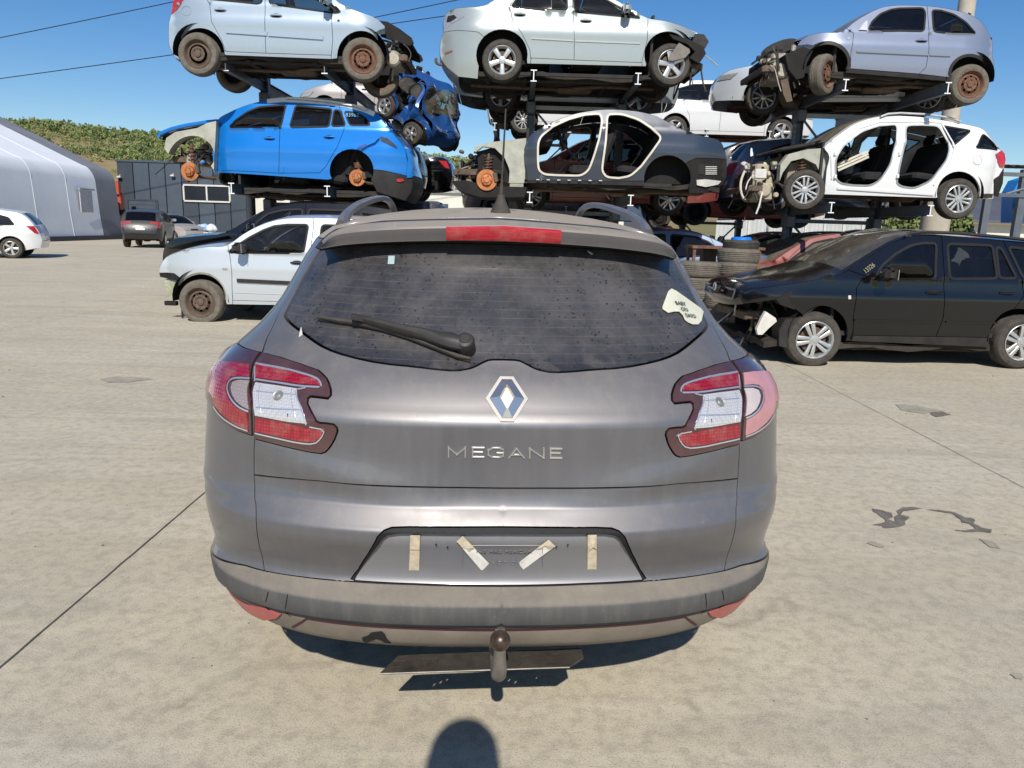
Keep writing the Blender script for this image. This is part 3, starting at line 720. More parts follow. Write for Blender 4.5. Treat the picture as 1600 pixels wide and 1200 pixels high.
def flare(y, z): 
    k = min(1, max(0, (1.06-z)/.08)); t = min(1, max(0, (y-.45)/1.1)); return .045*k*t*t*(3-2*t)
def FS(u, z):
    yr, W, L, n, yf = f_yr(z), f_W(z), f_L(z), f_n(z), f_yf(z)
    y1, y2 = yr+L, max(yr+L+.02, yf-.5)
    if u < UC:
        th = max(u, 0)/.9; x = W*math.sin(th)**(2/n); y = yr+L*(1-math.cos(th)**(2/n))+swage(x, z)
    elif u < UC+UF: y = y1+(y2-y1)*(u-UC)/UF; x = W
    else:
        th = min((u-UC-UF)/.9, math.pi/2); x = W*math.cos(th)**(2/2.6); y = y2+(yf-y2)*math.sin(th)**(2/2.6)
    return np.array([x+flare(y, z)*(x/W if W else 0), y, z])
def FSn(u, z):
    e = .004
    du = FS(u+e, z)-FS(max(u-e, 0), z); dz = FS(u, min(z+e, ZT-.0001))-FS(u, max(z-e, .2701))
    n = np.cross(du, dz); L = np.linalg.norm(n)
    n = n/L if L > 1e-12 else np.array([0, -1., 0])
    if u < .004: n[0] = 0; n = n/(np.linalg.norm(n)+1e-9)
    return n
def fn_main(u, z):
    z = min(max(z, .27), ZT); return FS(u, z), FSn(u, z)
def g_impl(p):
    z = min(max(p[2], .27), ZT); W, L, n, yr = f_W(z), f_L(z), f_n(z), f_yr(z)
    W = W+flare(p[1], z)
    return (abs(p[0])/W)**n+(max(0, (yr+L-p[1]+swage(p[0], z))/L))**n-1
def px_surf(px, py, uz=True):
    """photo pixel -> point on the wagon's surface, as (|u|, z) or as a local point"""
    o = w2l(CAM); d = w2l(CAM+ray(px, py))-o; t = 1.2; st = .01; prev = t
    while g_impl(o+d*t) > 0 and t < 5: prev = t; t += st
    a, b = prev, t
    for _ in range(25):
        m_ = (a+b)/2
        if g_impl(o+d*m_) > 0: a = m_
        else: b = m_
    p = o+d*b
    if not uz: return p
    z = min(max(p[2], .27), ZT); W, L, n, yr = f_W(z)+flare(p[1], z), f_L(z), f_n(z), f_yr(z)
    if p[1] < yr+L-1e-4:
        sx = min(1, abs(p[0])/W)**(n/2); cy = min(1, max(0, (yr+L-p[1]+swage(p[0], z))/L))**(n/2)
        return np.array([.9*math.atan2(sx, cy), z])
    y1, y2 = yr+L, f_yf(z)-.5
    return np.array([UC+UF*(p[1]-y1)/(y2-y1), z])
def U(pts): return [px_surf(*p) for p in pts]
def uy(y, z):   # (u,z) of a flank point given by its y
    y1, y2 = f_yr(z)+f_L(z), f_yf(z)-.5; return np.array([UC+UF*(y-y1)/(y2-y1), z])

def grey_wagon():
    body = paint('grey_brown_metallic', (.146, .147, .162), metal=.64, rough=.36, dust=.16, top=.45, dents=.0007)
    roofp = paint('dusty_roof_paint', (.15, .134, .14), metal=.5, rough=.5, dust=.5, top=1.5)
    bodyq = body
    trim = paint('faded_bumper_plastic', (.042, .046, .052), 0, .7, .22, .72, coat=0, dents=0)
    lowp = plain('dusty_lower_bumper', (.15, .125, .105), .75, .1, .35, 5, .002, .6)
    root = empty('station_wagon', (CX, CY, 0), YAW)
    tag(root, 'grey-brown station wagon seen from behind, dusty rear window, diamond badge and tow ball', 'car')
    mX = (lambda p: np.array([-p[0], p[1], p[2]]),)*2
    free = lambda u, v: u < .0015
    zt = ZU
    # ---- traced outlines (left half)
    c0 = lambda pt: np.array([0., pt[1]])
    def half(pts, first=True):      # first point is on the centre line
        q = U(pts); q[0] = c0(q[0]); return q
    glass_bot = half([(789, 562), (765, 562), (755, 566), (744, 572), (734, 576), (713, 579.5), (680, 577), (650, 573), (597, 568), (545, 557), (510, 545), (482, 527), (465, 514), (454, 506), (446, 497), (444, 491)])
    glass_side = U([(444, 491), (452, 474), (475, 429), (500, 389)])
    glass_top = half([(789, 379), (699, 377), (615, 378), (545, 382), (508, 387), (500, 389)])
    zg = glass_top[0][1]
    glass = smooth_poly(glass_bot, 1)+glass_side[1:]+list(reversed(glass_top))[1:]
    spo_z = glass_top[0][1]
    seam_side = U([(493, 386), (470, 420), (437, 487), (420, 522), (409.7, 551), (399, 570), (397.5, 600), (397.5, 640), (398, 685), (397, 700), (397, 742), (400, 790), (407, 860), (413, 893)])
    seam_bot = half([(789, 917), (700, 916), (650, 914), (540, 908.5), (470, 902), (413, 893)])
    flank_band = U([(413, 893), (385, 885), (337, 870)])+[uy(.75, .515), uy(.9, .50)]
    seam_mid = half([(789, 763), (650, 761), (500, 752), (397, 742)]); seam_mid[-1] = seam_side[10]
    band_bot = half([(789, 981.5), (650, 979), (545, 973), (482, 964.5), (440, 956), (366, 938), (354, 915)])+[uy(.8, .42), uy(.9, .41)]
    lampT = U([(411, 552), (436.7, 558.5), (468, 569), (497, 579), (504, 585), (511, 592), (515, 601), (517.3, 609), (517.5, 618), (513, 623), (497, 621), (486, 620), (482, 623), (481, 631), (489, 647), (495, 658), (500, 660.5), (508, 661), (522, 663), (527, 668), (528, 673), (524, 685), (519, 694), (514, 701), (509, 706), (502, 708.5), (484, 706), (452, 699), (421, 691), (400, 685.5), (400, 640), (401, 571)])
    lampQ = U([(408, 551.5), (396.5, 569), (395.5, 619), (395.5, 680), (373, 672.5), (351, 658), (338.5, 644), (331, 628)])
    # the rest of the quarter lamp runs round the corner, out of sight
    q2 = [uy(.62, .935), uy(.66, 1.0), uy(.56, 1.045)]+U([(372, 537)])
    lampQ = lampQ+q2
    plate = half([(789, 823.5), (640, 823.5), (612, 824.5), (600, 829), (590, 839), (575, 866), (560, 890), (549, 904), (555, 906.5), (650, 911.5), (789, 914)]); plate[-1] = c0(plate[-1])
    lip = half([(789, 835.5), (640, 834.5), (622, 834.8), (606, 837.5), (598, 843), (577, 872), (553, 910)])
    arch = [(.99+.36*math.cos(a), .31+.36*math.sin(a)) for a in np.linspace(R(170), R(-6), 26)]
    archU = [uy(y, max(z, .28)) for y, z in arch]
    arch2 = [(3.69+.36*math.cos(a), .31+.36*math.sin(a)) for a in np.linspace(R(186), R(-6), 26)]
    arch2U = [uy(y, max(z, .28)) for y, z in arch2]
    flank_band[-2:] = [uy(.66, .505)]; band_bot[-2:] = [uy(.64, .42)]
    zb = .275
    edge = [np.array([0, zb]), np.array([archU[0][0], zb])]+archU+[np.array([archU[-1][0], zb]), np.array([arch2U[0][0], zb])]+arch2U+[np.array([UE, zb]), np.array([UE, zt]), np.array([0, zt])]
    i_fl = min(range(len(archU)), key=lambda i: abs(archU[i][1]-.505) if archU[i][0] < uy(.99, .5)[0] else 9)
    flank_band[-1] = archU[i_fl]
    i_bb = min(range(len(archU)), key=lambda i: abs(archU[i][1]-.42) if archU[i][0] < uy(.99, .42)[0] else 9)
    band_bot[-1] = archU[i_bb]
    # side glass and doors
    sw1 = [uy(.72, 1.075), uy(1.40, 1.055), uy(1.33, 1.345), uy(.98, 1.33)]
    sw2 = [uy(1.47, 1.05), uy(2.22, 1.035), uy(2.22, 1.36), uy(1.41, 1.35)]
    sw3 = [uy(2.30, 1.03), uy(3.18, 1.01), uy(2.62, 1.34), uy(2.30, 1.36)]
    d1 = [uy(2.26, .40), uy(2.26, 1.385)]; d2 = [uy(3.16, .40), uy(3.22, .96), uy(2.66, 1.375), uy(2.26, 1.385)]
    d3 = [uy(2.26, 1.385), uy(1.40, 1.375), uy(1.36, 1.0), uy(1.40, .85), uy(1.42, .62), uy(1.52, .40)]
    d4 = [uy(1.33, .40), uy(1.52, .40), uy(2.26, .40), uy(3.16, .40), uy(3.35, .40)]
    spo = [glass_top[-1]+0]; spo = []
    roofl = half([(789, 341), (695, 342), (597, 345), (524, 358), (505, 372)])
    roofl = roofl+[np.array(uy(.98, roofl[-1][1]+.002)), uy(1.8, 1.405), uy(2.26, 1.385)]
    frontl = [uy(2.66, 1.375), np.array([UE, 1.40])]; cowl = [uy(3.22, .96), np.array([UE, .99])]
    sh = Sheet([(edge, False), (edge[:1]+edge[-1:], False), (glass, False), (seam_side, False), (seam_bot, False), (flank_band, False), (seam_mid, False), (band_bot, False),
                (lampT, True), (lampQ, True), (plate, False), (lip, False), (sw1, True), (sw2, True), (sw3, True), (d1, False), (d2, False), (d3, False), (d4, False),
                ([seam_side[0], glass_side[-1]], False), ([seam_side[0], roofl[4]], False), (roofl, False), (frontl, False), (cowl, False)], .042, .018,
               rows=[(.42, 3), (.445, 3), (.457, 3), (.464, 3), (.49, 3), (.511, 3), (.517, 3), (.525, 3), (.533, 3), (.541, 3), (.56, 3), (.65, 2.4), (.668, 3), (.676, 3), (.682, 3), (.688, 3), (.694, 3), (.700, 3), (.706, 3), (.712, 3), (.725, 3), (.738, 3), (.747, 3), (.756, 3), (.35, 3), (.38, 3), (.31, 3), (.945, 3), (.952, 3), (.96, 3), (.968, 3), (.976, 3), (.99, 3), (.79, 2), (.82, 2), (.85, 2), (.88, 2), (1.43, 2.2), (1.45, 2.2), (1.47, 2.2), (1.485, 2.2), (1.50, 2.2), (1.51, 2.2)])
    S1 = lambda x, y: tuple(px_surf(x, y))
    P = lambda name, seeds, m, **k: sh.panel(name, seeds, fn_main, m, root, mirror=mX if k.pop('both', True) else None, free=free, **k)
    gl_m, t, b = mat('dusty_rear_glass'); co = coords(t)
    n1 = noise(t, co, 5, 10, .72); n2 = noise(t, co, 55, 5, .7); n3 = noise(t, coords(t, (3, 3, 1.2)), 3, 6, .65, .6)
    film = mix(t, ramp(t, n1, [(.35, .05), (.66, .95)]), (.018, .019, .022), (.085, .080, .078))
    film = mix(t, ramp(t, n2, [(.56, 0.), (.70, .28)]), film, (.15, .135, .115))
    film = mix(t, ramp(t, n3, [(.33, .55), (.48, 0.)]), film, (.024, .027, .033))
    # rain-washed patch low on the glass, dusty drips
    sx = N(t, 'ShaderNodeSeparateXYZ'); t.links.new(co, sx.inputs[0])
    low = N(t, 'ShaderNodeMapRange'); t.links.new(sx.outputs['Z'], low.inputs[0]); low.inputs[1].default_value = 1.04; low.inputs[2].default_value = 1.15; low.inputs[3].default_value = 1; low.inputs[4].default_value = 0
    film = mix(t, mul(t, ramp(t, noise(t, coords(t, (18, 18, 14)), 1, 3, .5), [(.38, 0.), (.46, 1.)]), low.outputs[0]), film, (.008, .011, .019))
    dots = N(t, 'ShaderNodeTexVoronoi'); dots.inputs['Scale'].default_value = 62; t.links.new(co, dots.inputs['Vector'])
    film = mix(t, mul(t, ramp(t, dots.outputs['Distance'], [(.16, 1.), (.24, 0.)]), ramp(t, noise(t, co, 9, 3, .5), [(.42, 0.), (.52, .9)])), film, (.010, .011, .013))
    # heater wires printed in the glass
    hz = N(t, 'ShaderNodeMath', operation='MULTIPLY_ADD'); t.links.new(sx.outputs['Z'], hz.inputs[0]); hz.inputs[1].default_value = 48; hz.inputs[2].default_value = .2
    fr = N(t, 'ShaderNodeMath', operation='FRACT'); t.links.new(hz.outputs[0], fr.inputs[0])
    film = mix(t, mul(t, ramp(t, fr.outputs[0], [(.0, .5), (.07, 0.)]), ramp(t, noise(t, co, 14, 3, .5), [(.3, .2), (.6, 1.)])), film, (.24, .15, .085))
    t.links.new(film, b.inputs['Base Color']); b.inputs['Roughness'].default_value = .36; b.inputs['Coat Weight'].default_value = .35; b.inputs['Coat Roughness'].default_value = .22
    gp = P('rear_window', S1(640, 470), gl_m, off=-.004, depth=.01, gap=.004)
    tailgate = P('tailgate', [S1(640, 660), S1(470, 540)], body, depth=.025, gap=.0022)
    low_tg = P('tailgate_lower_panel', [S1(640, 780), S1(520, 860)], body, depth=.03, gap=.0022)
    zr0, zr1 = px_surf(789, 914)[1], px_surf(789, 824)[1]
    def fn_rec(u, z):
        p, n_ = fn_main(u, z); k = min(1, max(0, (z-zr0)/(zr1-zr0))); e = np.array([0, .020*k**.8+.001, 0]); nn = n_+np.array([0, 0, .14]); return p+e, nn/np.linalg.norm(nn)
    rec = sh.panel('plate_recess', S1(700, 880), fn_rec, paint('recess_paint', (.21, .21, .225), .45, .43, .12, .3, dents=.0005), root, mirror=mX, free=free, off=0, depth=.0, gap=0)
    P('plate_lip', S1(700, 829), M['seal'], off=-.002, depth=.02, gap=.001)  # recess edge strip in seal black: the shade there is put into its colour
    q = sh.panel('quarter_panel', [S1(360, 800), S1(388, 720), tuple(uy(.9, .85)), S1(440, 470), tuple(uy(.8, 1.05)), tuple(uy(1.2, 1.0))], fn_main, body, root, depth=.025, gap=.0022)
    def mirrored(o, name=None):
        c = o.copy(); COL.objects.link(c); c.scale = (-1, 1, 1); c.parent = o.parent; return c
    if q: mirrored(q)
    bump_b = P('bumper_band', [S1(700, 930), S1(640, 965), S1(360, 900)], trim, off=.004, depth=.03, gap=.001)
    P('lower_bumper', [S1(640, 1000), S1(400, 975)], lowp, depth=.02, gap=.002)
    P('roof_panel', [(.1, 1.50), (2.5, 1.45)], roofp, depth=.01, gap=.001)
    P('spoiler_base', [S1(640, 360)], M['black_plastic'], depth=.01, gap=.0)
    for nm, sd_ in (('rear_door', [tuple(uy(1.8, .8)), tuple(uy(1.8, 1.37))]), ('front_door', [tuple(uy(2.7, .8))]), ('front_wing', [tuple(uy(3.3, .85)), (UE-.1, .6)]), ('windscreen', [(UE-.1, 1.2)]), ('sill', [tuple(uy(2.2, .33))])):
        o = sh.panel(nm, sd_, fn_main, body, root, depth=.02, gap=.003)
        if o: mirrored(o)
    for sd_ in (uy(1.1, 1.2), uy(1.8, 1.2), uy(2.5, 1.2)):
        o = sh.panel('side_window', tuple(sd_), fn_main, M['glass_dark'], root, off=-.006, depth=.0, gap=0)
        if o: mirrored(o)
    # ---- lamps
    def lens(name, col, col2, scale, rough=.12, metal=0.):
        m, t, b = mat(name); co = coords(t)
        v = N(t, 'ShaderNodeTexVoronoi'); v.inputs['Scale'].default_value = scale; v.inputs['Randomness'].default_value = 0; t.links.new(co, v.inputs['Vector'])
        n = noise(t, co, 16, 5, .7)
        c = mix(t, ramp(t, v.outputs['Distance'], [(.1, 0.), (.6, 1.)]), col, col2)
        c = mix(t, mul(t, ramp(t, n, [(.45, 0.), (.75, .8)]), .5), c, DUST)
        t.links.new(c, b.inputs['Base Color']); b.inputs['Roughness'].default_value = rough; b.inputs['Metallic'].default_value = metal
        b.inputs['Coat Weight'].default_value = 1; b.inputs['Coat Roughness'].default_value = .12
        bump(t, b, v.outputs['Distance'], .25, .004); return m
    smoked = plain('smoked_red_lens', (.045, .008, .014), .16, 0, .35, 18, 0, .16, coat=1)
    red = lens('red_lens', (.40, .012, .03), (.20, .006, .014), 120)
    clear = lens('clear_lens', (.70, .69, .68), (.52, .52, .53), 150, .22, .3)
    clear2 = lens('amber_tinted_clear_lens', (.46, .38, .34), (.34, .28, .26), 120, .2, .3)
    redf = plain('faded_red_lens', (.50, .22, .24), .35, 0, .12, 14, 0, .22, coat=.3)
    clearf = plain('milky_lens', (.5, .44, .43), .35, 0, .1, 14, 0, .2, coat=.3)
    silver = plain('silver_lamp_line', (.66, .66, .7), .25, .7, .08, 20, 0, .1)
    lt = sh.panel('tail_lamp', S1(415, 570), fn_main, smoked, root, off=.006, depth=.02, gap=.0015)
    lq = sh.panel('tail_lamp', S1(385, 573), fn_main, smoked, root, off=.006, depth=.02, gap=.0015)
    lt2, lq2 = mirrored(lt), mirrored(lq)
    def elem(name, px, m, par, off, cut=False, pts=None):
        """a lens element, on the left lamp and mirrored on the right one"""
        a = pts or U(px); s2 = Sheet([(a, True)], .02, .008); c = np.mean(np.array(a), 0)
        r = None
        cand = [tuple(c)]+[tuple((np.array(a[i])+np.array(a[(i+2) % len(a)])+np.array(a[(i+1) % len(a)]))/3) for i in range(len(a))]
        areas = {}
        for i_, f in enumerate(s2.f): pass
        # the polygon itself: every triangle whose centre is inside
        def inside(p):
            k = False; n = len(a)
            for i in range(n):
                x1, y1 = a[i]; x2, y2 = a[(i+1) % n]
                if (y1 > p[1]) != (y2 > p[1]) and p[0] < (x2-x1)*(p[1]-y1)/(y2-y1)+x1: k = not k
            return k
        for i_, f in enumerate(s2.f): s2.reg[i_] = 1 if inside((s2.v[f[0]]+s2.v[f[1]]+s2.v[f[2]])/3) else 0
        s2.find = lambda p: 1
        return s2.panel(name, (0, 0), fn_main, m, par, off=off, depth=.003, gap=0)
    def mat2(o, m):
        o.data = o.data.copy(); o.data.materials.clear(); o.data.materials.append(m)
    E_ = [('red_segment', [(402, 572), (444.6, 580), (476, 588.5), (494, 594), (500, 600), (501.6, 604.4), (468, 602), (437, 597), (402, 592.5)], red, lt),
          ('clear_segment', [(402, 600), (437, 605), (466, 609.5), (466, 618), (474, 639), (482, 661), (452, 658), (421, 652), (402, 648.7)], clear, lt),
          ('red_segment', [(402, 652), (436.7, 657), (486, 668.5), (507, 672), (502.5, 683), (491, 690), (468, 688.5), (437, 681.5), (402, 673.5)], red, lt)]
    for nm, px, m, par in E_:
        o = elem(nm, px, m, par, .0085)
        c = o.copy(); COL.objects.link(c); c.parent = lt2
    for nm, px in (('silver_line', [(402, 595.5), (437, 600.5), (470, 606), (501, 607.5)]), ('silver_line', [(402, 676.5), (437, 684.5), (468, 691.5), (493, 693.5), (504, 684), (510, 670.5), (486, 666)]), ('silver_line', [(401, 598), (401, 575)]), ('silver_line', [(481, 663), (473.5, 640), (465, 619), (463, 611.5), (480, 608.5)]), ('silver_line', [(402, 571), (445, 578.3), (478, 587), (496, 593), (502, 599), (504, 606)])):
        o = ribbon(nm, smooth_poly(U(px), 1), .0036, fn_main, silver, lt, off=.0095, thick=.002, step=.015)
        c = o.copy(); COL.objects.link(c); c.parent = lt2
    # quarter lamp: red C with a clear half ellipse
    qred = [(392, 572), (392, 592), (376, 590), (364, 591), (357, 598), (356, 612), (360, 623), (369, 634), (380, 641), (390, 645), (390.5, 671), (372, 663), (352, 648), (340, 633), (334.5, 615)]
    qr_pts = U(qred)+[uy(.56, .96), uy(.60, .99), uy(.56, 1.02)]+U([(352, 567), (372, 569)])
    o = elem('red_segment', None, redf, lq, .0085, pts=qr_pts); o['label'] = 'sun-faded pink lens'; c = o.copy(); COL.objects.link(c); c.parent = lq2; mat2(c, red); c['label'] = 'clean red lens'
    o = elem('clear_segment', [(392.5, 597), (377, 596), (367, 599), (364, 607), (366, 618), (373, 629), (383, 636), (392, 640)], clearf, lq, .0085); o['label'] = 'milky faded lens'; c = o.copy(); COL.objects.link(c); c.parent = lq2; mat2(c, clear2); c['label'] = 'amber tinted lens'
    for px in ([(393, 594.5), (376, 593), (365, 594.5), (359.5, 600), (359, 612), (363, 622), (371, 632), (381, 639), (392, 643)], [(391, 673), (371, 665), (350, 651), (338, 635)]):
        o = ribbon('silver_line', smooth_poly(U(px), 1), .004, fn_main, silver, lq, off=.0095, thick=.002, step=.015); c = o.copy(); COL.objects.link(c); c.parent = lq2
    for px in ([(403, 613), (467, 619)], [(403, 637), (474, 642)], [(459, 608), (466, 658)], [(410, 603), (411, 650)]):
        o = ribbon('reflector_rib', U(px), .0022, fn_main, silver, lt, off=.0092, thick=.002, step=.015); c = o.copy(); COL.objects.link(c); c.parent = lt2
    # bulbs behind the clear segments
    for lamp, px in ((lt, (437, 620)),):
        u, z = px_surf(*px); p, n = fn_main(u, z); mb = MB(); mb.lathe([(.001, .0035), (.006, .003), (.008, .001), (.011, .0012), (.013, .002), (.0145, 0)], (0, 0, 0), 'Z', 16)
        q_ = Vector((0, 0, 1)).rotation_difference(Vector(n)).to_matrix(); pp = Vector(p)+Vector(n)*.0088
        mb.v = [tuple(pp+q_ @ Vector(v)) for v in mb.v]; o = mb.build('bulb', M['steel'], lamp); c = o.copy(); COL.objects.link(c); c.parent = lt2
    # reflectors low in the bumper
    rf = elem('rear_reflector', [(367, 938.5), (384, 941), (412, 947), (441, 957), (433, 963.5), (415, 966.5), (394, 961), (377, 950)], plain('dusty_red_reflector', (.40, .06, .06), .35, 0, .15, 20, 0, .25), root, .007)
    mirrored(rf)
    o = ribbon('bumper_groove', U([(457, 980), (480, 966), (545, 975), (650, 981.5), (789, 984)]), .006, fn_main, plain('wine_groove', (.05, .012, .016), .6), root, off=.002, thick=.003); mirrored(o)
    for a_, b_ in (((421, 924), (420, 950)), ((451, 929), (451, 958))):
        mirrored(ribbon('tow_cover_seam', U([a_, b_]), .003, fn_main, M['seal'], bump_b, off=.0055, thick=.002))
    # worn hole in the lower bumper paint
    sc = [(566, 996), (575, 993), (580, 988), (588, 987), (596, 986), (601, 990), (604, 997), (611, 1004), (602, 1003), (596, 999), (588, 997), (580, 1000), (573, 1003), (568, 1001)]
    sgn = lambda pts: [np.array(p) for p in pts]
    o = elem('paint_scar', sc, M['dark'], root, .003); o.scale = (-1, 1, 1)
    o.scale = (-1, 1, 1) if False else (1, 1, 1)
    for v in o.data.vertices: v.co.x = -v.co.x
    o.data.flip_normals()
    # left-half traces are stored as positive x; put the left-only ones on the left side
    # ---- spoiler with brake lamp
    def on_plane(px, py, f):
        o_ = w2l(CAM); d = w2l(CAM+ray(px, py))-o_; y = f(0)
        for _ in range(6): p = o_+d*((y-o_[1])/d[1]); y = f(p[0])
        return p
    fy = lambda x: .365+.42*abs(x)**2.2; fy2 = lambda x: .380+.42*abs(x)**2.2; fg = lambda x: .40+.5*abs(x)**2.2
    topL = [(789, 353), (699, 354), (615, 356), (545, 361), (517, 367), (504, 380)]; botL = [(789, 377.5), (699, 376), (615, 377.5), (545, 381.5), (515, 386), (502, 389)]
    rofL = [(789, 341), (695, 341.5), (597, 344), (545, 350), (520, 358), (500, 378)]
    def curve(px, f): return [on_plane(*p, f) for p in px]
    A = [px_surf(*p, uz=False) for p in rofL]; B = curve(topL, fy); C_ = curve(botL, fy2)
    for L_ in (A, B, C_): L_[0][0] = 0
    D = [np.array([c[0], fg(c[0])+.03, c[2]+.012]) for c in C_]
    def dense(L_):
        L_ = [np.array([abs(p[0]), p[1], p[2]]) for p in L_]; L_ = smooth_poly(L_, 2); full = [np.array([-p[0], p[1], p[2]]) for p in reversed(L_)]+L_[1:]
        d = np.cumsum([0]+[np.linalg.norm(b-a) for a, b in zip(full[:-1], full[1:])]); ts = np.linspace(0, d[-1], 61)
        fa = np.array(full); return [np.array([np.interp(t_, d, fa[:, k]) for k in range(3)]) for t_ in ts]
    A, B, C_, D = map(dense, (A, B, C_, D))
    rows = []
    for a, b_, c, d in zip(A, B, C_, D):
        a = a+np.array([0, .02, -.004]); mid = b_*.75+a*.25+np.array([0, 0, .003]); be = b_+np.array([0, .003, .0015])
        rows.append([a, (a+mid)/2+np.array([0, 0, .004]), mid, be, b_+np.array([0, 0, -.004]), b_*.5+c*.5+np.array([0, -.003, 0]), c+np.array([0, -.001, .004]), c, d])
    mb = MB(); K = len(rows[0]); mb.add([p for r_ in rows for p in r_], [(i*K+j, i*K+j+1, i*K+K+j+1, i*K+K+j) for i in range(len(rows)-1) for j in range(K-1)])
    spoiler = mb.build('roof_spoiler', paint('spoiler_paint', (.15, .147, .158), metal=.6, rough=.38, dust=.12, top=1.2, dents=.0007), root, 35)
    # brake lamp: a raised red bar between x -.165 and .165
    br = [r_ for r_ in rows if abs(r_[4][0]) < .172]; mb = MB(); V = []
    for r_ in br: 
        t4, t7 = r_[4], r_[7]; V += [t4+np.array([0, -.004, .004]), t4+np.array([0, -.009, -.001]), t4*.5+t7*.5+np.array([0, -.013, 0]), t7+np.array([0, -.009, .002]), t7+np.array([0, .004, 0])]
    n = len(br); mb.add(V, [(i*5+j, i*5+j+1, i*5+5+j+1, i*5+5+j) for i in range(n-1) for j in range(4)]+[(0, 1, 2, 3, 4), tuple((n-1)*5+k for k in (4, 3, 2, 1, 0))])
    brm, t, b = mat('brake_lamp_red'); co = coords(t); sx = N(t, 'ShaderNodeSeparateXYZ'); t.links.new(co, sx.inputs[0])
    c = mix(t, ramp(t, noise(t, coords(t, (1, 1, 14)), 14, 4, .6), [(.35, 0.), (.65, 1.)]), (.36, .014, .025), (.50, .035, .045)); c = mix(t, ramp(t, noise(t, co, 20, 6, .7), [(.5, 0.), (.75, .35)]), c, DUST)
    t.links.new(c, b.inputs['Base Color']); b.inputs['Roughness'].default_value = .2; b.inputs['Coat Weight'].default_value = .7
    mb.build('brake_lamp', brm, spoiler, 30)
    ribbon_pts = [np.array([a[0], 0]) for a in A]
    mb = MB(); mb.tube([tuple(a+np.array([0, .02, .001])) for a in A[3:-3]], .0035, 6); mb.build('roof_seam', silver, root)
    # ---- roof rails: arches on the roof edges
    RAIL = [(.522, .88, 1.43), (.521, .91, 1.456), (.517, 1.0, 1.484), (.510, 1.2, 1.512), (.498, 1.6, 1.546), (.486, 1.9, 1.558), (.474, 2.08, 1.546), (.468, 2.18, 1.50)]
    for s_ in (-1, 1):
        pts = RAIL
        pts = smooth_poly([np.array(p) for p in pts], 2); V = []; F = []
        for i, p in enumerate(pts):
            a = pts[max(i-1, 0)]; b2 = pts[min(i+1, len(pts)-1)]; d = (b2-a)/np.linalg.norm(b2-a); up = np.array([0, -d[2], d[1]]); tp = max(0, 1-i/9)
            w_, h_ = .014+.006*tp, .012+.014*tp
            for (cx_, cz_) in ((-w_, -h_), (-w_*1.0, h_*.4), (-w_*.4, h_), (w_*.4, h_), (w_, h_*.4), (w_, -h_)): V.append([(p[0]+cx_)*s_, p[1]+up[1]*cz_, p[2]+up[2]*cz_])
        n = len(pts); F = [(i*6+j, i*6+(j+1) % 6, i*6+6+(j+1) % 6, i*6+6+j) for i in range(n-1) for j in range(6)]+[(5, 4, 3, 2, 1, 0), tuple((n-1)*6+k for k in range(6))]
        mb = MB(); mb.add(V, F); mb.build('roof_rail', plain('rail_paint', (.25, .25, .28), .4, .6, .15, 12, 0, .25) if s_ < 0 else bpy.data.materials['rail_paint'], root, 35)
    # ---- aerial
    p = on_plane(782, 338, lambda x: 1.0); mb = MB(); bx_, by_, bz = p[0], 1.0, p[2]
    mb.lathe([(.0, .075), (.012, .075), (.015, .06), (.022, .045), (.032, .024), (.040, .006), (.042, 0), (.042, -.02)], (bx_, by_, bz), 'Z', 20); a_o = mb.build('aerial_base', M['rubber'], root)
    mb = MB(); mb.tube([(bx_, by_, bz+.05), (bx_+.002, by_-.005, bz+.14), (bx_+.008, by_-.02, bz+.36)], [.0048, .004, .0028], 8); mb.tube([(bx_, by_, bz+.05), (bx_+.001, by_-.002, bz+.11)], [.008, .0065], 10); mb.build('aerial_mast', M['rubber'], root)
    # ---- wiper
    wp = plain('wiper_plastic', (.018, .019, .022), .45, 0, .25, 14, .001, .10)
    def on_glass(px, py, off):
        q_ = px_surf(px, py, uz=False); u, z = px_surf(px, py); n_ = FSn(u, z); 
        if q_[0] < 0: n_ = np.array([-n_[0], n_[1], n_[2]])
        return q_+n_*off, n_
    arm = [(722, 548, .040, .019), (706, 544, .042, .022), (690, 541, .040, .018), (664, 532, .036, .014), (640, 526, .033, .0125), (615, 519, .030, .011), (590, 512, .028, .010), (566, 506.5, .026, .008)]
    V = []; F = []
    for x_, y_, of, hw in arm:
        c_, n_ = on_glass(x_, y_, of); u_ = np.array([0, .55, .83]); 
        for a_, b_ in ((-1, -1), (-1, .2), (-.45, 1), (.45, 1), (1, .2), (1, -1)): V.append(c_+u_*hw*a_+n_*.009*b_)
    n = len(arm); F = [(i*6+j, i*6+(j+1) % 6, i*6+6+(j+1) % 6, i*6+6+j) for i in range(n-1) for j in range(6)]+[(5, 4, 3, 2, 1, 0), tuple((n-1)*6+k for k in range(6))]
    mb = MB(); mb.add(V, F); wiper = mb.build('wiper', wp, root, 40)
    c_, n_ = on_glass(727, 545, .0); q_ = Vector((0, 0, 1)).rotation_difference(Vector(n_)).to_matrix(); mb = MB()
    mb.lathe([(.0, .050), (.014, .050), (.021, .047), (.025, .040), (.026, .02), (.028, .0)], (0, 0, 0), 'Z', 24); mb.lathe([(.0, .0525), (.012, .0525), (.013, .050)], (0, 0, 0), 'Z', 20); mb.v = [tuple(Vector(c_)+q_ @ Vector(v)) for v in mb.v]; mb.build('wiper_cap', wp, wiper)
    bl = [(498, 499), (530, 504), (566, 509), (600, 516.5), (640, 529), (680, 545), (716, 560), (735, 564)]
    mb = MB(); pts = [on_glass(x_, y_, .012)[0] for x_, y_ in bl]; mb.tube(pts, [.004, .006, .007, .007, .007, .006, .006, .004], 6)
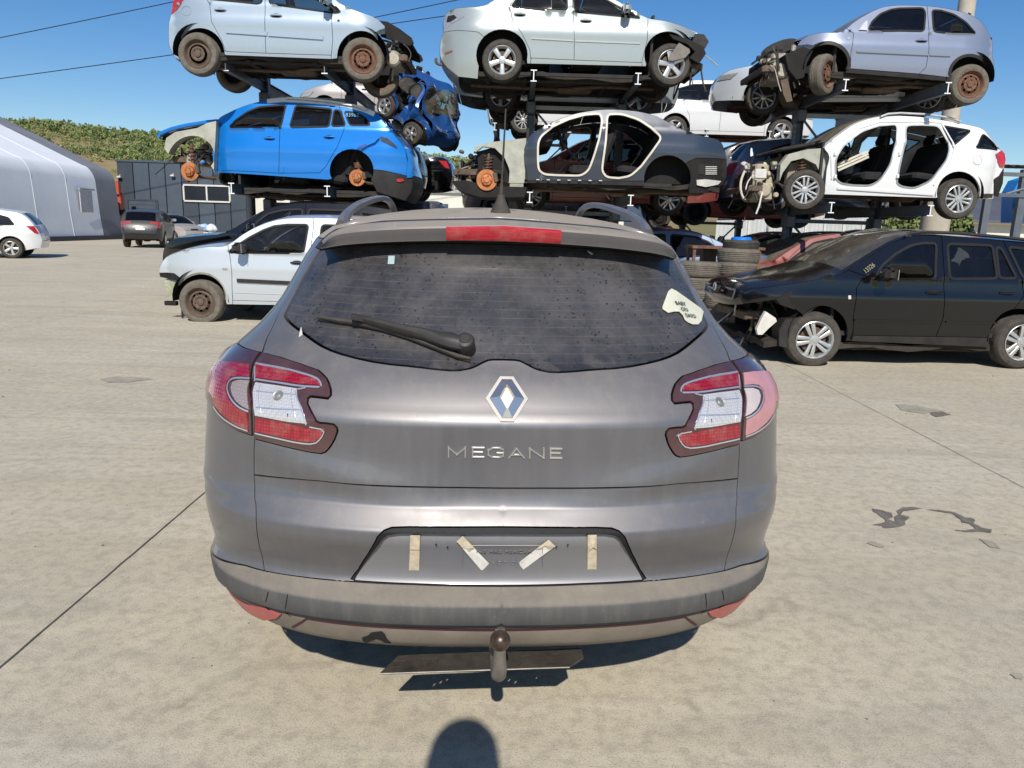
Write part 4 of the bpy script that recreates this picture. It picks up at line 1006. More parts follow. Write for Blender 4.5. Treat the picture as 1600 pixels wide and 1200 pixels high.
    pts = [on_glass(x_, y_+1.5, .004)[0] for x_, y_ in bl]; mb.tube(pts, .0025, 5); mb.build('wiper_blade', M['rubber'], wiper)
    mb = MB(); c_, n_ = on_glass(569, 507, .03); mb.box(c_, (.05, .018, .014), Matrix.Rotation(R(8), 3, 'Y')); mb.build('blade_joint', wp, wiper)
    # ---- badge and letters
    def frame(px, py, off=0):
        c_, n_ = on_glass(px, py, off); z_ = Vector(n_); x_ = Vector((1, 0, 0)); x_ = (x_-z_*x_.dot(z_)).normalized(); y_ = z_.cross(x_)
        m_ = Matrix((x_, y_, z_)).transposed().to_4x4(); m_.translation = Vector(c_); return m_
    fm = frame(792, 623.5, 0)
    hexo = lambda w_, h_, k: [(-k, h_), (k, h_), (w_, 0), (k, -h_), (-k, -h_), (-w_, 0)]
    mb = MB(); mb.prism(hexo(.0535, .0615, .017), (0, 0, .004), (0, 0, -.001), (1, 0, 0), (0, 1, 0)); mb.v = [tuple(fm @ Vector(v)) for v in mb.v]
    badge = mb.build('badge', plain('badge_surround', (.30, .29, .28), .45, .5, .1, 20, 0, .3), root, 20)
    # hollow diamond of four bevelled chrome bars around a diamond opening
    def ringmesh(o_, i_, zo, zm, zi):
        V = []; mid = [(a[0]*.12+b_[0]*.88, a[1]*.12+b_[1]*.88) for a, b_ in zip(o_, i_)]
        V += [(x_, y_, .004) for x_, y_ in o_]+[(x_, y_, zo) for x_, y_ in o_]+[(x_, y_, zm) for x_, y_ in mid]+[(x_, y_, zi) for x_, y_ in i_]+[(x_, y_, .004) for x_, y_ in i_]
        n = len(o_); F = [(r_*n+k, r_*n+(k+1) % n, (r_+1)*n+(k+1) % n, (r_+1)*n+k) for r_ in range(4) for k in range(n)]; return V, F
    O6 = hexo(.0435, .0525, .0125); I6 = [(-.0008, .0295), (.0008, .0295), (.0155, 0), (.0008, -.0295), (-.0008, -.0295), (-.0155, 0)]
    V, F = ringmesh(O6, I6, .006, .017, .008); mb = MB(); mb.add([tuple(fm @ Vector(v)) for v in V], F); mb.build('chrome_diamond', M['chrome'], badge, 15)
    mb = MB(); mb.prism(I6, (0, 0, .002), (0, 0, .0035), (1, 0, 0), (0, 1, 0)); mb.v = [tuple(fm @ Vector(v)) for v in mb.v]; mb.build('diamond_centre', plain('badge_centre', (.6, .52, .44), .4, .3, .1, 20, 0, .3), badge, 20)
    # letters built from strokes
    strokes = {'M': [[(0, 0), (0, 1), (.5, .25), (1, 1), (1, 0)]], 'E': [[(1, 1), (0, 1), (0, 0), (1, 0)], [(0, .52), (.85, .52)]], 'C': [[(1, .85), (.75, 1), (.3, 1), (0, .75), (0, .25), (.3, 0), (.75, 0), (1, .18), (1, .45), (.62, .45)]],
               'A': [[(0, 0), (.5, 1), (1, 0)], [(.22, .3), (.78, .3)]], 'N': [[(0, 0), (0, 1), (1, 0), (1, 1)]]}
    xs_l = [(701, 'M', 26), (738.5, 'E', 17), (763, 'C', 23), (795, 'A', 24), (827.5, 'N', 22), (860, 'E', 17)]
    lets = []
    for x_, ch, wd in xs_l:
        a_, n_ = on_glass(x_, 714.5+(x_-790)*.012, .0); b2, _ = on_glass(x_+wd, 714.5+(x_+wd-790)*.012, .0); c_, _ = on_glass(x_, 700+(x_-790)*.012, 0)
        ex = Vector(b2)-Vector(a_); ey = Vector(c_)-Vector(a_); nn = Vector(n_); V = []; F = []; hw = .0021; mb = MB()
        for st in strokes[ch]:
            for (x1, y1), (x2, y2) in zip(st[:-1], st[1:]):
                p1 = Vector(a_)+ex*x1+ey*y1; p2 = Vector(a_)+ex*x2+ey*y2; d = (p2-p1).normalized(); sd2 = d.cross(nn).normalized(); p1 = p1-d*hw*.9; p2 = p2+d*hw*.9
                k = len(mb.v); mb.add([p1-sd2*hw, p1+sd2*hw, p2+sd2*hw, p2-sd2*hw, p1-sd2*hw*.6+nn*.0045, p1+sd2*hw*.6+nn*.0045, p2+sd2*hw*.6+nn*.0045, p2-sd2*hw*.6+nn*.0045], [(0, 1, 5, 4), (1, 2, 6, 5), (2, 3, 7, 6), (3, 0, 4, 7), (4, 5, 6, 7)])
        lets.append(mb.build('letter', M['chrome'], root, 20))
    for l_ in lets: pass
    # ---- sticker BABY ON (BO)ARD, torn
    def px_poly_panel(name, px, m, off, thick=.001):
        pts = [on_glass(x_, y_, off) for x_, y_ in px]; mb = MB(); c_ = sum(p for p, _ in pts)/len(pts); V = [p for p, _ in pts]; B2 = [p-n_*thick for p, n_ in pts]; n = len(V)
        tri = geometry.delaunay_2d_cdt([Vector((p[0], p[1])) for p in px], [(i, (i+1) % n) for i in range(n)], [], 1, 1e-5)
        if len(tri[0]) == n: mb.add(V, [tuple(f) for f in tri[2]]); mb.add(V+B2, [(i, (i+1) % n, n+(i+1) % n, n+i) for i in range(n)])
        return mb.build(name, m, root, 0)
    stk = [(1049, 451), (1057, 455), (1095, 482), (1099, 487), (1096, 501), (1091, 507), (1082, 507), (1075, 504), (1070, 500), (1067, 493), (1061, 487), (1053, 487), (1044, 489), (1035, 483), (1035, 479), (1044, 455)]
    stm = plain('sticker_cream', (.60, .60, .48), .6, 0, .08, 20, 0, .15)
    st = px_poly_panel('window_sticker', stk, stm, .0012)
    inkm = plain('sticker_ink', (.10, .10, .09), .6)
    for s_, x_, y_, wd in (('BABY', 1063, 475, 27), ('ON', 1069, 484, 15), ('DARD', 1079, 494, 22)):
        f1 = frame(x_, y_, .0022); f2 = frame(x_+10, y_+1.2, .0022); xd = (f2.translation-f1.translation).normalized(); zd = f1.col[2].xyz; yd = zd.cross(xd); m_ = Matrix((xd, yd, zd)).transposed().to_4x4(); m_.translation = f1.translation
        o = text_mesh('sticker_lettering', s_, .0195, inkm, st, m_, .0003, 1.1 if s_ != 'DARD' else 1.0, .0002)
    px_poly_panel('paper_scrap', [(607, 400), (617, 400), (616, 413), (606, 413)], plain('pale_blue_sticker', (.32, .42, .44), .6), .0012)
    px_poly_panel('bird_dropping', [(917, 392), (922, 394), (927, 397), (924, 398), (921, 396)], M['white_plastic'], .0012)
    for pl in ([(471, 511), (473, 523), (467, 527), (469, 517)], ): px_poly_panel('sticker_remnant', pl, M['white_plastic'], .0012)
    # bolt head and screws, tape strips in the recess
    tape = plain('old_tape', (.55, .47, .33), .8, 0, .25, 60, .0005, .3); tapew = plain('torn_tape_white', (.68, .66, .6), .8, 0, .15, 60, 0, .1)
    off_r = -.008
    for px_, sp2 in (([(641, 838), (656, 838), (654, 898), (638, 898)], None), ([(919, 837), (933.5, 837), (933, 896), (919, 896)], None), ([(713, 848), (723, 839), (764, 884), (753, 895)], 1), ([(810, 883), (858, 845), (868, 857), (818, 893)], 1)):
        o = px_poly_panel('tape_strip', px_, tapew if sp2 else tape, off_r+.001)
    for px_ in ([(713, 848), (723, 839), (741, 859), (737, 861), (733, 866), (729, 860), (722, 858)], [(858, 845), (868, 857), (858, 862), (852, 855), (846, 861), (838, 861)], [(639.5, 862), (655, 862), (656, 838.5), (640.5, 838.5)], [(919.5, 837.5), (933.2, 837.5), (933, 862), (928, 858), (919.5, 866)]):
        px_poly_panel('tape_backing', px_, tape, off_r+.002)
    for x_, y_ in ((699, 858.5), (870, 858), (681, 854), (888, 855)):
        c_, n_ = on_glass(x_, y_, off_r); q_ = Vector((0, 0, 1)).rotation_difference(Vector(n_)).to_matrix(); mb = MB(); mb.lathe([(0, .002), (.002, .002), (.0028, 0)], (0, 0, 0), 'Z', 8); mb.v = [tuple(Vector(c_)+q_ @ Vector(v)) for v in mb.v]; mb.build('screw_hole', M['dark'], root)
    recm = rec.data.materials[0]
    for s_, x_, y_ in (('NE PAS PERCER', 788, 866), ('DO NOT DRILL', 786, 883.5)):
        m_ = frame(x_, y_, off_r+.0003); text_mesh('embossed_lettering', s_, .0165, recm, rec, m_, .0008, 1.25, 0)
    fr_px = [(723, 856), (848, 856), (848, 891), (723, 891)]
    for a_, b_ in zip(fr_px, fr_px[1:]+fr_px[:1]):
        mb = MB(); mb.tube([on_glass(*a_, off_r)[0], on_glass(*b_, off_r)[0]], .0007, 5); mb.build('embossed_frame', recm, rec)
    mb = MB(); mb.tube([on_glass(700+12*k, 900+.3*k*(1 if k < 8 else -1)*0, off_r)[0] for k in range(-2, 17)], .0012, 5); mb.build('recess_rib', recm, rec)
    # ---- tow ball on its swan neck, slotted plate below
    tb = w2l(at(781.5, 1001, 1.611)); bl_ = plain('greasy_ball', (.055, .034, .026), .32, .5, .6, 60, .0008, .15)
    nk = plain('worn_neck', (.16, .15, .13), .55, .5, .4, 30, .001, .4)
    mb = MB(); prof = [(.025*math.cos(a), .025*math.sin(a)) for a in np.linspace(R(90), R(-62), 18)]+[(.0125, -.026)]
    prof = [(max(r_, .0005), h_) for r_, h_ in prof]; mb.lathe(prof, tuple(tb), 'Z', 28); ball = mb.build('tow_ball', bl_, root)
    x0, y0, z0 = tb; mb = MB(); mb.tube([(x0, y0, z0-.02), (x0, y0+.001, z0-.04), (x0+.001, y0-.001, z0-.065), (x0+.001, y0+.004, z0-.085), (x0, y0+.020, z0-.103), (x0, y0+.05, z0-.113), (x0, y0+.12, z0-.115), (x0, y0+.30, z0-.11)], [.0145, .0150, .0165, .018, .019, .019, .019, .019], 16)
    mb.build('tow_neck', nk, root)
    # plate
    zp = .285; pl = [w2l(ground(x_, y_, zp+dz)) for x_, y_, dz in ((594, 1051, 0), (890, 1041, .012), (912, 1026, .014), (908, 1012, .014), (640, 1024, 0), (622, 1025, 0))]
    slots = []
    for k, (a_, l_, an) in enumerate([(.08, .03, 0), (.09, .03, 0), (.22, .02, 60), (.26, .02, 60), (.30, .016, 60), (.24, .03, 0), (.36, .025, 0), (.2, .02, 0), (.66, .016, 60), (.70, .02, 60), (.74, .02, 60), (.78, .03, 0), (.90, .03, 0), (.88, .012, 60), (.94, .02, 0)]):
        v_ = (.3, .65, .3, .45, .6, .72, .35, .75, .6, .45, .3, .7, .3, .55, .75)[k]; slots.append((a_, v_, l_, an))
    Lp, Rp = pl[0], pl[1]; ex = (Rp-Lp); ey = (pl[4]-pl[0]); ey = np.array([0, .10, .0])
    poly2 = [((p-Lp)[0]/ex[0], ((p-Lp)[1]-(p-Lp)[0]/ex[0]*ex[1])/.10) for p in pl]
    Lx = ex[0]; lines = [([np.array((a*Lx, b_*.10)) for a, b_ in poly2], True)]
    for a_, v_, l_, an in slots:
        c_ = np.array((a_*Lx, v_*.10*.8)); d = np.array((math.cos(R(an)), math.sin(R(an))))*l_/2; q_ = np.array((-d[1], d[0]))/np.linalg.norm(d)*.0028; lines.append(([c_-d-q_, c_+d-q_, c_+d+q_, c_-d+q_], True))
    s3 = Sheet(lines, .02, .008)
    def inp(p, a):
        k = False; n = len(a)
        for i in range(n):
            x1, y1 = a[i]; x2, y2 = a[(i+1) % n]
            if (y1 > p[1]) != (y2 > p[1]) and p[0] < (x2-x1)*(p[1]-y1)/(y2-y1)+x1: k = not k
        return k
    for i_, f in enumerate(s3.f):
        c_ = (s3.v[f[0]]+s3.v[f[1]]+s3.v[f[2]])/3; s3.reg[i_] = 1 if inp(c_, lines[0][0]) and not any(inp(c_, l_[0]) for l_ in lines[1:]) else 0
    s3.find = lambda p: 1
    fpl = lambda u, v: (np.array([Lp[0]+u, Lp[1]+u/Lx*ex[1]+v, Lp[2]+u/Lx*ex[2]]), np.array([0, 0, 1.]))
    s3.panel('slotted_plate', (0, 0), fpl, plain('scuffed_black_plate', (.022, .020, .020), .5, 0, .5, 30, .001, .16), root, depth=.006, gap=0)
    # ---- underside, dark inner shell, wheels
    mb = MB(); mb.box((0, 2.3, .30), (1.35, 3.9, .10), ch=.02); mb.box((0, .75, .40), (1.2, .7, .3), ch=.03); mb.build('underbody', M['under'], root)
    mb = MB(); mb.tube([Lp+np.array([0, 0, -.003]), Rp+np.array([0, 0, -.003])], .0018, 6); mb.build('plate_edge', M['alu'], root)
    mb = MB(); mb.box((.35, .62, .27), (.5, .25, .12), ch=.04); mb.tube([(.55, .72, .27), (.6, .55, .24)], .025, 10); mb.build('exhaust', M['rust_dark'], root)
    for sx_ in (-1, 1):
        for yy in (.99, 3.69): wheel(root, (sx_*.78, yy, .315), .315, 'alloy5', side=sx_, axis='X')
    # inner shell just behind the seams so no daylight shows through them
    mb = MB(); V = []; F = []
    us = np.linspace(0, UE, 60); zs = np.linspace(.30, 1.36, 24)
    for z_ in zs:
        for u_ in us: p = FS(u_, z_); n_ = FSn(u_, z_); V.append(p-n_*.03)
    nu = len(us)
    def hole(i, j):
        y = V[j*nu+i][1]; z_ = V[j*nu+i][2]; return z_ < .72 and (abs(y-.99) < .42 or abs(y-3.69) < .42) and V[j*nu+i][0] > .6
    F = [(j*nu+i, j*nu+i+1, j*nu+nu+i+1, j*nu+nu+i) for j in range(len(zs)-1) for i in range(nu-1) if not hole(i, j) and not (zs[j] > .98 and 1.45 < us[i] < 4.2)]
    mb.add(V, F); mb.add([(-v[0], v[1], v[2]) for v in V], [tuple(reversed(f)) for f in F]); mb.build('inner_shell', M['dark'], root, 60)
    cabin(root, 'Y', 1.3, 3.1, 0, .36, 1.0, 1.5)
    return root
# ================================================================== PAINTS
PT = {}
PT['ice'] = paint('ice_blue_paint', (.36, .44, .51), .25, .30, .06, .25)
PT['blue'] = paint('bright_blue_paint', (.002, .19, .62), .2, .24, .015, .05)
PT['silver'] = paint('silver_green_paint', (.36, .40, .39), .35, .30, .06, .25)
PT['lilac'] = paint('pale_lilac_blue_paint', (.25, .285, .375), .35, .32, .04, .15)
PT['white'] = paint('white_paint', (.74, .75, .74), 0, .3, .10, .35)
PT['slate'] = paint('dark_slate_paint', (.030, .040, .060), .15, .26, .02, .10)
PT['polo'] = paint('silver_paint', (.50, .54, .57), .2, .30, .03, .15)
PT['black'] = paint('black_paint', (.003, .003, .004), 0, .12, .006, .05, coat=.45)
PT['navy'] = paint('navy_paint', (.012, .022, .06), .3, .3, .10, .45)
PT['dustdark'] = paint('dusty_dark_paint', (.035, .035, .037), .2, .4, .35, .95)
PT['red'] = paint('dark_red_paint', (.22, .03, .03), .2, .35, .2, .5)
PT['orange'] = paint('orange_red_paint', (.55, .08, .035), .1, .35, .15, .3)
PT['beige'] = paint('champagne_paint', (.48, .44, .42), .4, .38, .2, .4)
PT['grey'] = paint('dark_grey_paint', (.018, .019, .023), 0, .4, .03, .12, coat=.4)
PT['blue2'] = paint('deep_blue_paint', (.002, .075, .30), .3, .3, .08, .1)
PT['bluegrey'] = paint('blue_grey_paint', (.10, .16, .26), .4, .33, .14, .35)
ZA, ZB, ZC, ZD, ZE = (230, 0, 3.2), (670, 0, 3.2), (1080, 0, 3.0769), (230, 290, 4.8485), (1040, 300, 2.8571)

def car_icehatch():
    c = Car('hatchback', 'ice blue five-door hatchback, bonnet gone, rusty steel wheels, at the top left of the racks', zoom=ZA, Y=12.15, W=1.68, belt=(600, 22), paint=PT['ice'])
    top = [(140, 288), (112, 235), (106, 170), (110, 105), (128, 30), (160, -60), (210, -150), (290, -205), (420, -225), (560, -225), (700, -195), (800, -130), (905, -35), (975, 22), (1070, 62), (1150, 95), (1190, 132)]
    bottom = [(1186, 150), (1150, 166), ('arch', (1070, 272), 117, (1160, 262), (950, 292)), (919, 296), (390, 276), ('arch', (262, 258), 117, (386, 268), (150, 262)), (160, 300)]
    win = [[(300, -8), (330, -90), (400, -150), (480, -165), (560, -168), (575, 12), (545, 16), (330, -4)], [(612, 18), (600, -168), (680, -160), (770, -110), (850, -40), (970, 60), (940, 66)]]
    c.build_side(top, bottom, [[(577, -240), (590, 0), (594, 272)], [(925, -35), (922, 60), (928, 200), (919, 296)], [(304, -222), (270, -60), (312, 20), (322, 110), (372, 200), (400, 276)], [(368, 248), (400, 258), (594, 266), (922, 276)]], win,
        [('rear_quarter', (200, 60), None), ('rear_door', (450, 100), None), ('front_door', (750, 130), None), ('front_wing', (1000, 100), None), ('sill', (700, 284), None)])
    c.glass(win, M['glass'])
    c.body_strip(0, 4, 'rear_bumper', None); c.body_strip(4, 7, 'rear_screen', None, M['glass_dark']); c.body_strip(7, 10, 'roof', None); c.body_strip(10, 13, 'windscreen', None, M['glass']); c.body_strip(13, 14, 'cowl', M['black_plastic'])
    c.under(); c.well((262, 258), .40); c.well((1070, 272), .40)
    c.wheels([((263, 274), .315, 'steelgrey', {'rub': M['old_rubber']}), ((1080, 300), .32, 'steel', {'rub': M['old_rubber'], 'steer': .08})])
    c.band('side_moulding', [(395, 156), (600, 170)], .055, PT['ice'], off=.02); c.band('side_moulding', [(606, 171), (880, 190)], .055, PT['ice'], off=.02)
    c.handle((366, 50)); c.handle((645, 78)); c.mirror((905, 22), 1, PT['ice'])
    c.band('fuel_flap_seam', [(196+24*math.cos(a), 55-24*math.sin(a)) for a in np.linspace(0, 2*math.pi, 14)[:-1]], .007, M['galv'], off=.003, thick=.003, closed=True, both=False)
    c.patch('tail_lamp', [(122, 72), (135, 0), (150, -60), (210, -75), (200, -20), (165, 30)], M['lamp_red'])
    c.patch('side_repeater', [(950, 100), (962, 98), (962, 106), (952, 108)], M['dark'])
    a, b = c.T((1186, 80)), c.T((1330, 200)); 
    mb = MB(); P0 = [c.T(p) for p in ((1150, 92), (1200, 105), (1260, 140), (1320, 185), (1330, 210), (1310, 226), (1270, 212), (1200, 190), (1160, 170))]
    mb.prism([tuple(p) for p in P0], (0, .06, 0), (0, .25, 0)); mb.prism([tuple(p*.995+.0) for p in P0], (0, .06, 0), (0, 1.35, 0)); mb.box(((P0[3][0]+P0[1][0])/2, .84, P0[3][1]+.06), (.42, 1.1, .03), Matrix.Rotation(.62, 3, 'Y')); mb.build('wheel_arch_shield', M['dark'], c.root)
    q0, q1 = c.T((1150, 330)), c.T((1290, 190)); clutter(c.root, q1[0]+.02, q0[0], q0[1], q1[1], .2, 1.5, 3, hoses=5, d=-1)
    c.patch('headlamp', [(1135, 165), (1160, 150), (1190, 142), (1188, 170), (1160, 172)], M['lamp_dark'], off=.012)
    c.inside(c.T((300, 0))[0], c.T((930, 0))[0], 1); return c
def car_bluewagon():
    c = Car('estate_car', 'bright blue estate with white roof wrap, wheels and front wing missing, dented rear quarter', zoom=ZA, Y=12.75, W=1.78, belt=(700, 640), paint=PT['blue'])
    top = [(328, 640), (352, 600), (410, 562), (470, 535), (530, 516), (598, 500), (680, 491), (780, 496), (880, 505), (1000, 521), (1080, 541), (1145, 570), (1190, 620), (1240, 680), (1288, 742), (1300, 800), (1326, 880), (1326, 945), (1290, 1005)]
    bottom = [(1230, 985), (1150, 960), ('arch', (1022, 862), 116, (1118, 900), (924, 895)), (900, 899), (330, 862)]
    win = [[(410, 637), (440, 602), (500, 560), (560, 534), (694, 524), (668, 637)], [(712, 635), (742, 527), (925, 545), (908, 633)], [(921, 631), (935, 548), (966, 553), (992, 628)], [(1012, 626), (985, 556), (1050, 564), (1092, 590), (1118, 627)]]
    c.build_side(top, bottom, [[(697, 478), (700, 520), (662, 640), (660, 780), (658, 866), (305, 849)], [(658, 866), (862, 864), (893, 832), (950, 735), (985, 642), (975, 560), (936, 498)], [(1110, 846), (1180, 852), (1326, 886), (1350, 888)], [(315, 700), (345, 640), (350, 585)], [(1145, 690), (1190, 680), (1290, 745)]], win,
        [('front_door', (500, 750), None), ('rear_door', (780, 750), None), ('rear_quarter', (1040, 700), None), ('rear_bumper', (1200, 930), M['black_plastic'])])
    c.glass(win, M['glass_dark'])
    wrap = plain('white_roof_wrap', (.72, .72, .70), .5, 0, .08, 9, .002, .15)
    c.body_strip(1, 5, 'windscreen', None, M['glass_dark']); c.body_strip(5, 11, 'roof', wrap, off=.012); c.body_strip(11, 13, 'rear_screen', None, M['glass_dark']); c.body_strip(13, 16, 'tailgate', None); c.body_strip(16, 18, 'rear_bumper', M['black_plastic'])
    c.band('roof_wrap_edge', [(600, 507), (680, 499), (780, 504), (880, 512), (1000, 528), (1080, 548), (1136, 572)], .07, wrap, off=.010)
    for k in range(2): c.band('roof_rail', [(700, 497), (760, 500), (900, 512), (1040, 535), (1100, 556)], .03, wrap if k else M['black_plastic'], off=.05+.004*k, both=bool(k))
    c.under(); c.well((1022, 862), .40)
    c.wheels([((1047, 888), .135, 'disc', {'far': True, 'dz': 0, 'top': (-.03, .3)}), ((240, 862), .15, 'disc', {'far': True, 'dz': .0, 'top': (-.02, .50)})])
    c.handle((612, 692)); c.handle((910, 685))
    c.patch('crumpled_panel', [(1045, 740), (1075, 712), (1115, 688), (1150, 672), (1162, 690), (1140, 715), (1105, 730), (1070, 752), (1050, 752)], PT['blue'], off=.05, depth=.05, both=False)
    c.patch('crumpled_panel', [(1048, 752), (1075, 745), (1100, 728), (1096, 722), (1062, 735)], plain('crease_blue', (.002, .05, .25), .4, .2), off=.06, depth=.03, both=False)
    c.patch('sill_dent', [(662, 830), (682, 834), (684, 862), (664, 864)], PT['blue'], off=.012, both=False)
    c.patch('tail_lamp', [(1165, 682), (1200, 690), (1245, 728), (1252, 745), (1200, 720), (1170, 706)], M['lamp_dark'])
    c.patch('rear_reflector', [(1245, 895), (1275, 893), (1283, 903), (1262, 911), (1247, 907)], M['lamp_red'], off=.02)
    c.patch('tailgate_edge', [(1288, 745), (1302, 790), (1296, 890), (1324, 886), (1324, 800), (1306, 745)], PT['blue'], off=.02, both=False)
    # front: inner wing, bonnet, strut
    mb = MB(); arcp = arc_px((225, 800), 122, (318, 830), (105, 770), 16); ou = [(335, 640), (330, 850), (318, 830)]; inner = arcp; poly = [(345, 605), (333, 850)]+inner+[(85, 740), (95, 690), (140, 660), (250, 640), (300, 615)]
    P_ = [tuple(c.raw(p, .12)) for p in poly]; n = len(P_); tri = geometry.delaunay_2d_cdt([Vector(p) for p in P_], [(i, (i+1) % n) for i in range(n)], [], 1, 1e-5)
    V = [(p.x, .12, p.y) for p in tri[0]]; k = len(V); mb.add(V, [tuple(f) for f in tri[2]]); mb.add([(v[0], v[1]+.22, v[2]) for v in V], [tuple(reversed(f)) for f in tri[2]]); mb.add([(p[0], .12, p[1]) for p in P_]+[(p[0], .34, p[1]) for p in P_], [(i, (i+1) % n, n+(i+1) % n, n+i) for i in range(n)])
    iw = mb.build('inner_wing', M['primer'], c.root); q = iw.copy(); COL.objects.link(q); q.location.y = 1.78; q.scale = (1, -1, 1)
    hood = [c.raw(p, .3) for p in ((56, 682), (62, 664), (120, 640), (200, 622), (290, 606), (345, 600))]
    c.strip(hood, 'bonnet', PT['blue'], .06, .94, off=.0, crown=.07); mb = MB(); mb.tube([(p[0], c.dep(*p)+.03, p[1]-.012) for p in resample(hood, .08)], .034, 8); mb.build('bonnet_edge', PT['blue'], c.root)
    c.strip([p-np.array([0, .045]) for p in hood], 'bonnet_liner', M['dark'], .14, .86, crown=.03)
    q0, q1 = c.raw((105, 840), .2), c.raw((320, 735), .2); clutter(c.root, q0[0], q1[0]-.05, q0[1], q1[1]+.05, .25, 1.5, 5, hoses=7, mats=[M['alu'], M['rust_dark'], PT['blue'], M['dark'], M['black_plastic']])
    text_mesh('roof_number', '83962', .09, plain('marker_blue', (.12, .35, .6), .6), c.root, Matrix.Translation((c.T((1026, 576))[0], c.dep(*c.T((1026, 576)))-.012, c.T((1026, 576))[1])) @ Matrix.Rotation(R(90-20), 4, 'X'), .001)
    c.inside(c.T((600, 0+700))[0]-.3, c.T((1000, 700))[0], -1); return c
def car_silversedan():
    c = Car('saloon_car', 'silver saloon with a tow hook at its left end, top tier of the middle rack', zoom=ZB, Y=12.6, W=1.78, belt=(730, 55), paint=PT['silver'])
    top = [(150, 385), (85, 330), (60, 290), (56, 240), (60, 200), (74, 160), (72, 110), (88, 68), (115, 48), (190, 36), (275, 28), (320, 5), (390, -35), (470, -65), (580, -82), (700, -85), (790, -70), (870, -35), (960, 15), (1040, 60), (1090, 88), (1180, 104), (1270, 130), (1345, 164)]
    bottom = [(1335, 182), (1292, 190), ('arch', (1200, 285), 128, (1290, 250), (1088, 320)), (1085, 332), (492, 318), ('arch', (366, 275), 128, (490, 300), (250, 330)), (245, 395)]
    win = [[(412, 34), (440, -8), (500, -38), (560, -52), (640, -56), (690, -56), (692, 54), (600, 48)], [(730, 60), (716, -56), (780, -50), (850, -22), (960, 40), (1062, 92), (950, 80)]]
    c.build_side(top, bottom, [[(704, -100), (722, 60), (728, 200), (726, 308)], [(1097, 72), (1092, 200), (1064, 315)], [(476, -85), (405, 30), (418, 100), (470, 175), (505, 250), (512, 308)], [(505, 340), (512, 290), (726, 300), (1064, 313), (1070, 345)], [(40, 162), (140, 152), (245, 160), (262, 172), (295, 205)]], win,
        [('rear_quarter', (200, 90), None), ('rear_bumper', (150, 280), None), ('rear_door', (600, 120), None), ('front_door', (880, 150), None), ('front_wing', (1150, 140), None), ('sill', (700, 312), None)])
    c.glass(win, M['glass'])
    c.body_strip(0, 6, 'rear_bumper', None); c.body_strip(6, 8, 'boot_back', None); c.body_strip(8, 10, 'boot_lid', None); c.body_strip(10, 13, 'rear_screen', None, M['glass']); c.body_strip(13, 16, 'roof', None); c.body_strip(16, 19, 'windscreen', None, M['glass']); c.body_strip(20, 23, 'bonnet', None)
    c.under(); c.well((366, 275), .42); c.well((1200, 285), .42)
    c.wheels([((367, 303), .325, 'alloy5', {'wd': 1.05}), ((1205, 325), .325, 'alloy5', {'steer': .12})])
    c.band('side_moulding', [(514, 192), (724, 204)], .02, M['chrome'], off=.012); c.band('side_moulding', [(732, 205), (1056, 217)], .02, M['chrome'], off=.012)
    c.handle((455, 72)); c.handle((785, 104)); c.mirror((985, 64), 1, PT['silver'])
    c.patch('lamp_opening', [(75, 130), (85, 75), (140, 68), (178, 82), (150, 100), (110, 120), (95, 158), (78, 160)], M['lamp_clear'], off=.006)
    c.patch('lamp_cavity', [(92, 110), (98, 82), (130, 76), (140, 88), (110, 108)], M['dark'], off=.018)
    c.patch('rear_reflector', [(80, 262), (118, 250), (120, 258), (84, 272)], plain('dull_reflector', (.25, .12, .11), .5), off=.008)
    a, b, d_, e = (c.raw(p, .35) for p in ((100, 322), (60, 325), (36, 315), (36, 296))); mb = MB(); mb.tube(smooth_poly([(a[0], .35, a[1]), (b[0], .35, b[1]), (d_[0], .35, d_[1]), (e[0], .35, e[1])], 2), .024, 10); mb.lathe([(0, .025), (.018, .018), (.025, 0), (.018, -.018), (0, -.025)], (e[0], .35, e[1]), 'Z', 12); mb.build('tow_hook', M['rust_dark'], c.root)
    # torn arch liner and front wreck
    P0 = [tuple(c.raw(p, -.03)) for p in ((1210, 270), (1250, 215), (1300, 245), (1306, 262), (1280, 290), (1215, 306), (1200, 300))]
    mb = MB(); mb.prism(P0, (0, .03, 0), (0, -.05, 0)); mb.build('torn_liner', plain('grey_liner', (.14, .13, .12), .8, 0, .3, 9, .004, .4), c.root)
    P0 = [tuple(c.raw(p, .05)) for p in ((1200, 172), (1290, 195), (1370, 235), (1384, 270), (1350, 320), (1300, 290), (1330, 260), (1290, 222), (1220, 196))]
    mb = MB(); mb.prism(P0, (0, .12, 0), (0, .02, 0)); mb.build('arch_liner', M['dark'], c.root); mb = MB(); mb.prism([(x, z) for x, z in P0], (0, .1, 0), (0, 1.55, 0)); mb.build('arch_liner', M['dark'], c.root)
    P0 = [tuple(c.raw(p, .1)) for p in ((1335, 165), (1380, 168), (1404, 205), (1385, 238), (1345, 225), (1320, 205))]; mb = MB(); mb.prism(P0, (0, 1.5, 0), (0, .14, 0)); mb.build('headlamp_carrier', M['black_plastic'], c.root)
    q0, q1 = c.raw((1240, 380), .2), c.raw((1385, 235), .2); clutter(c.root, q1[0]-.02, q0[0], q0[1], q1[1], .12, 1.6, 8, hoses=8, d=-1)
    c.inside(c.T((420, 60))[0], c.T((1060, 60))[0], 1); return c
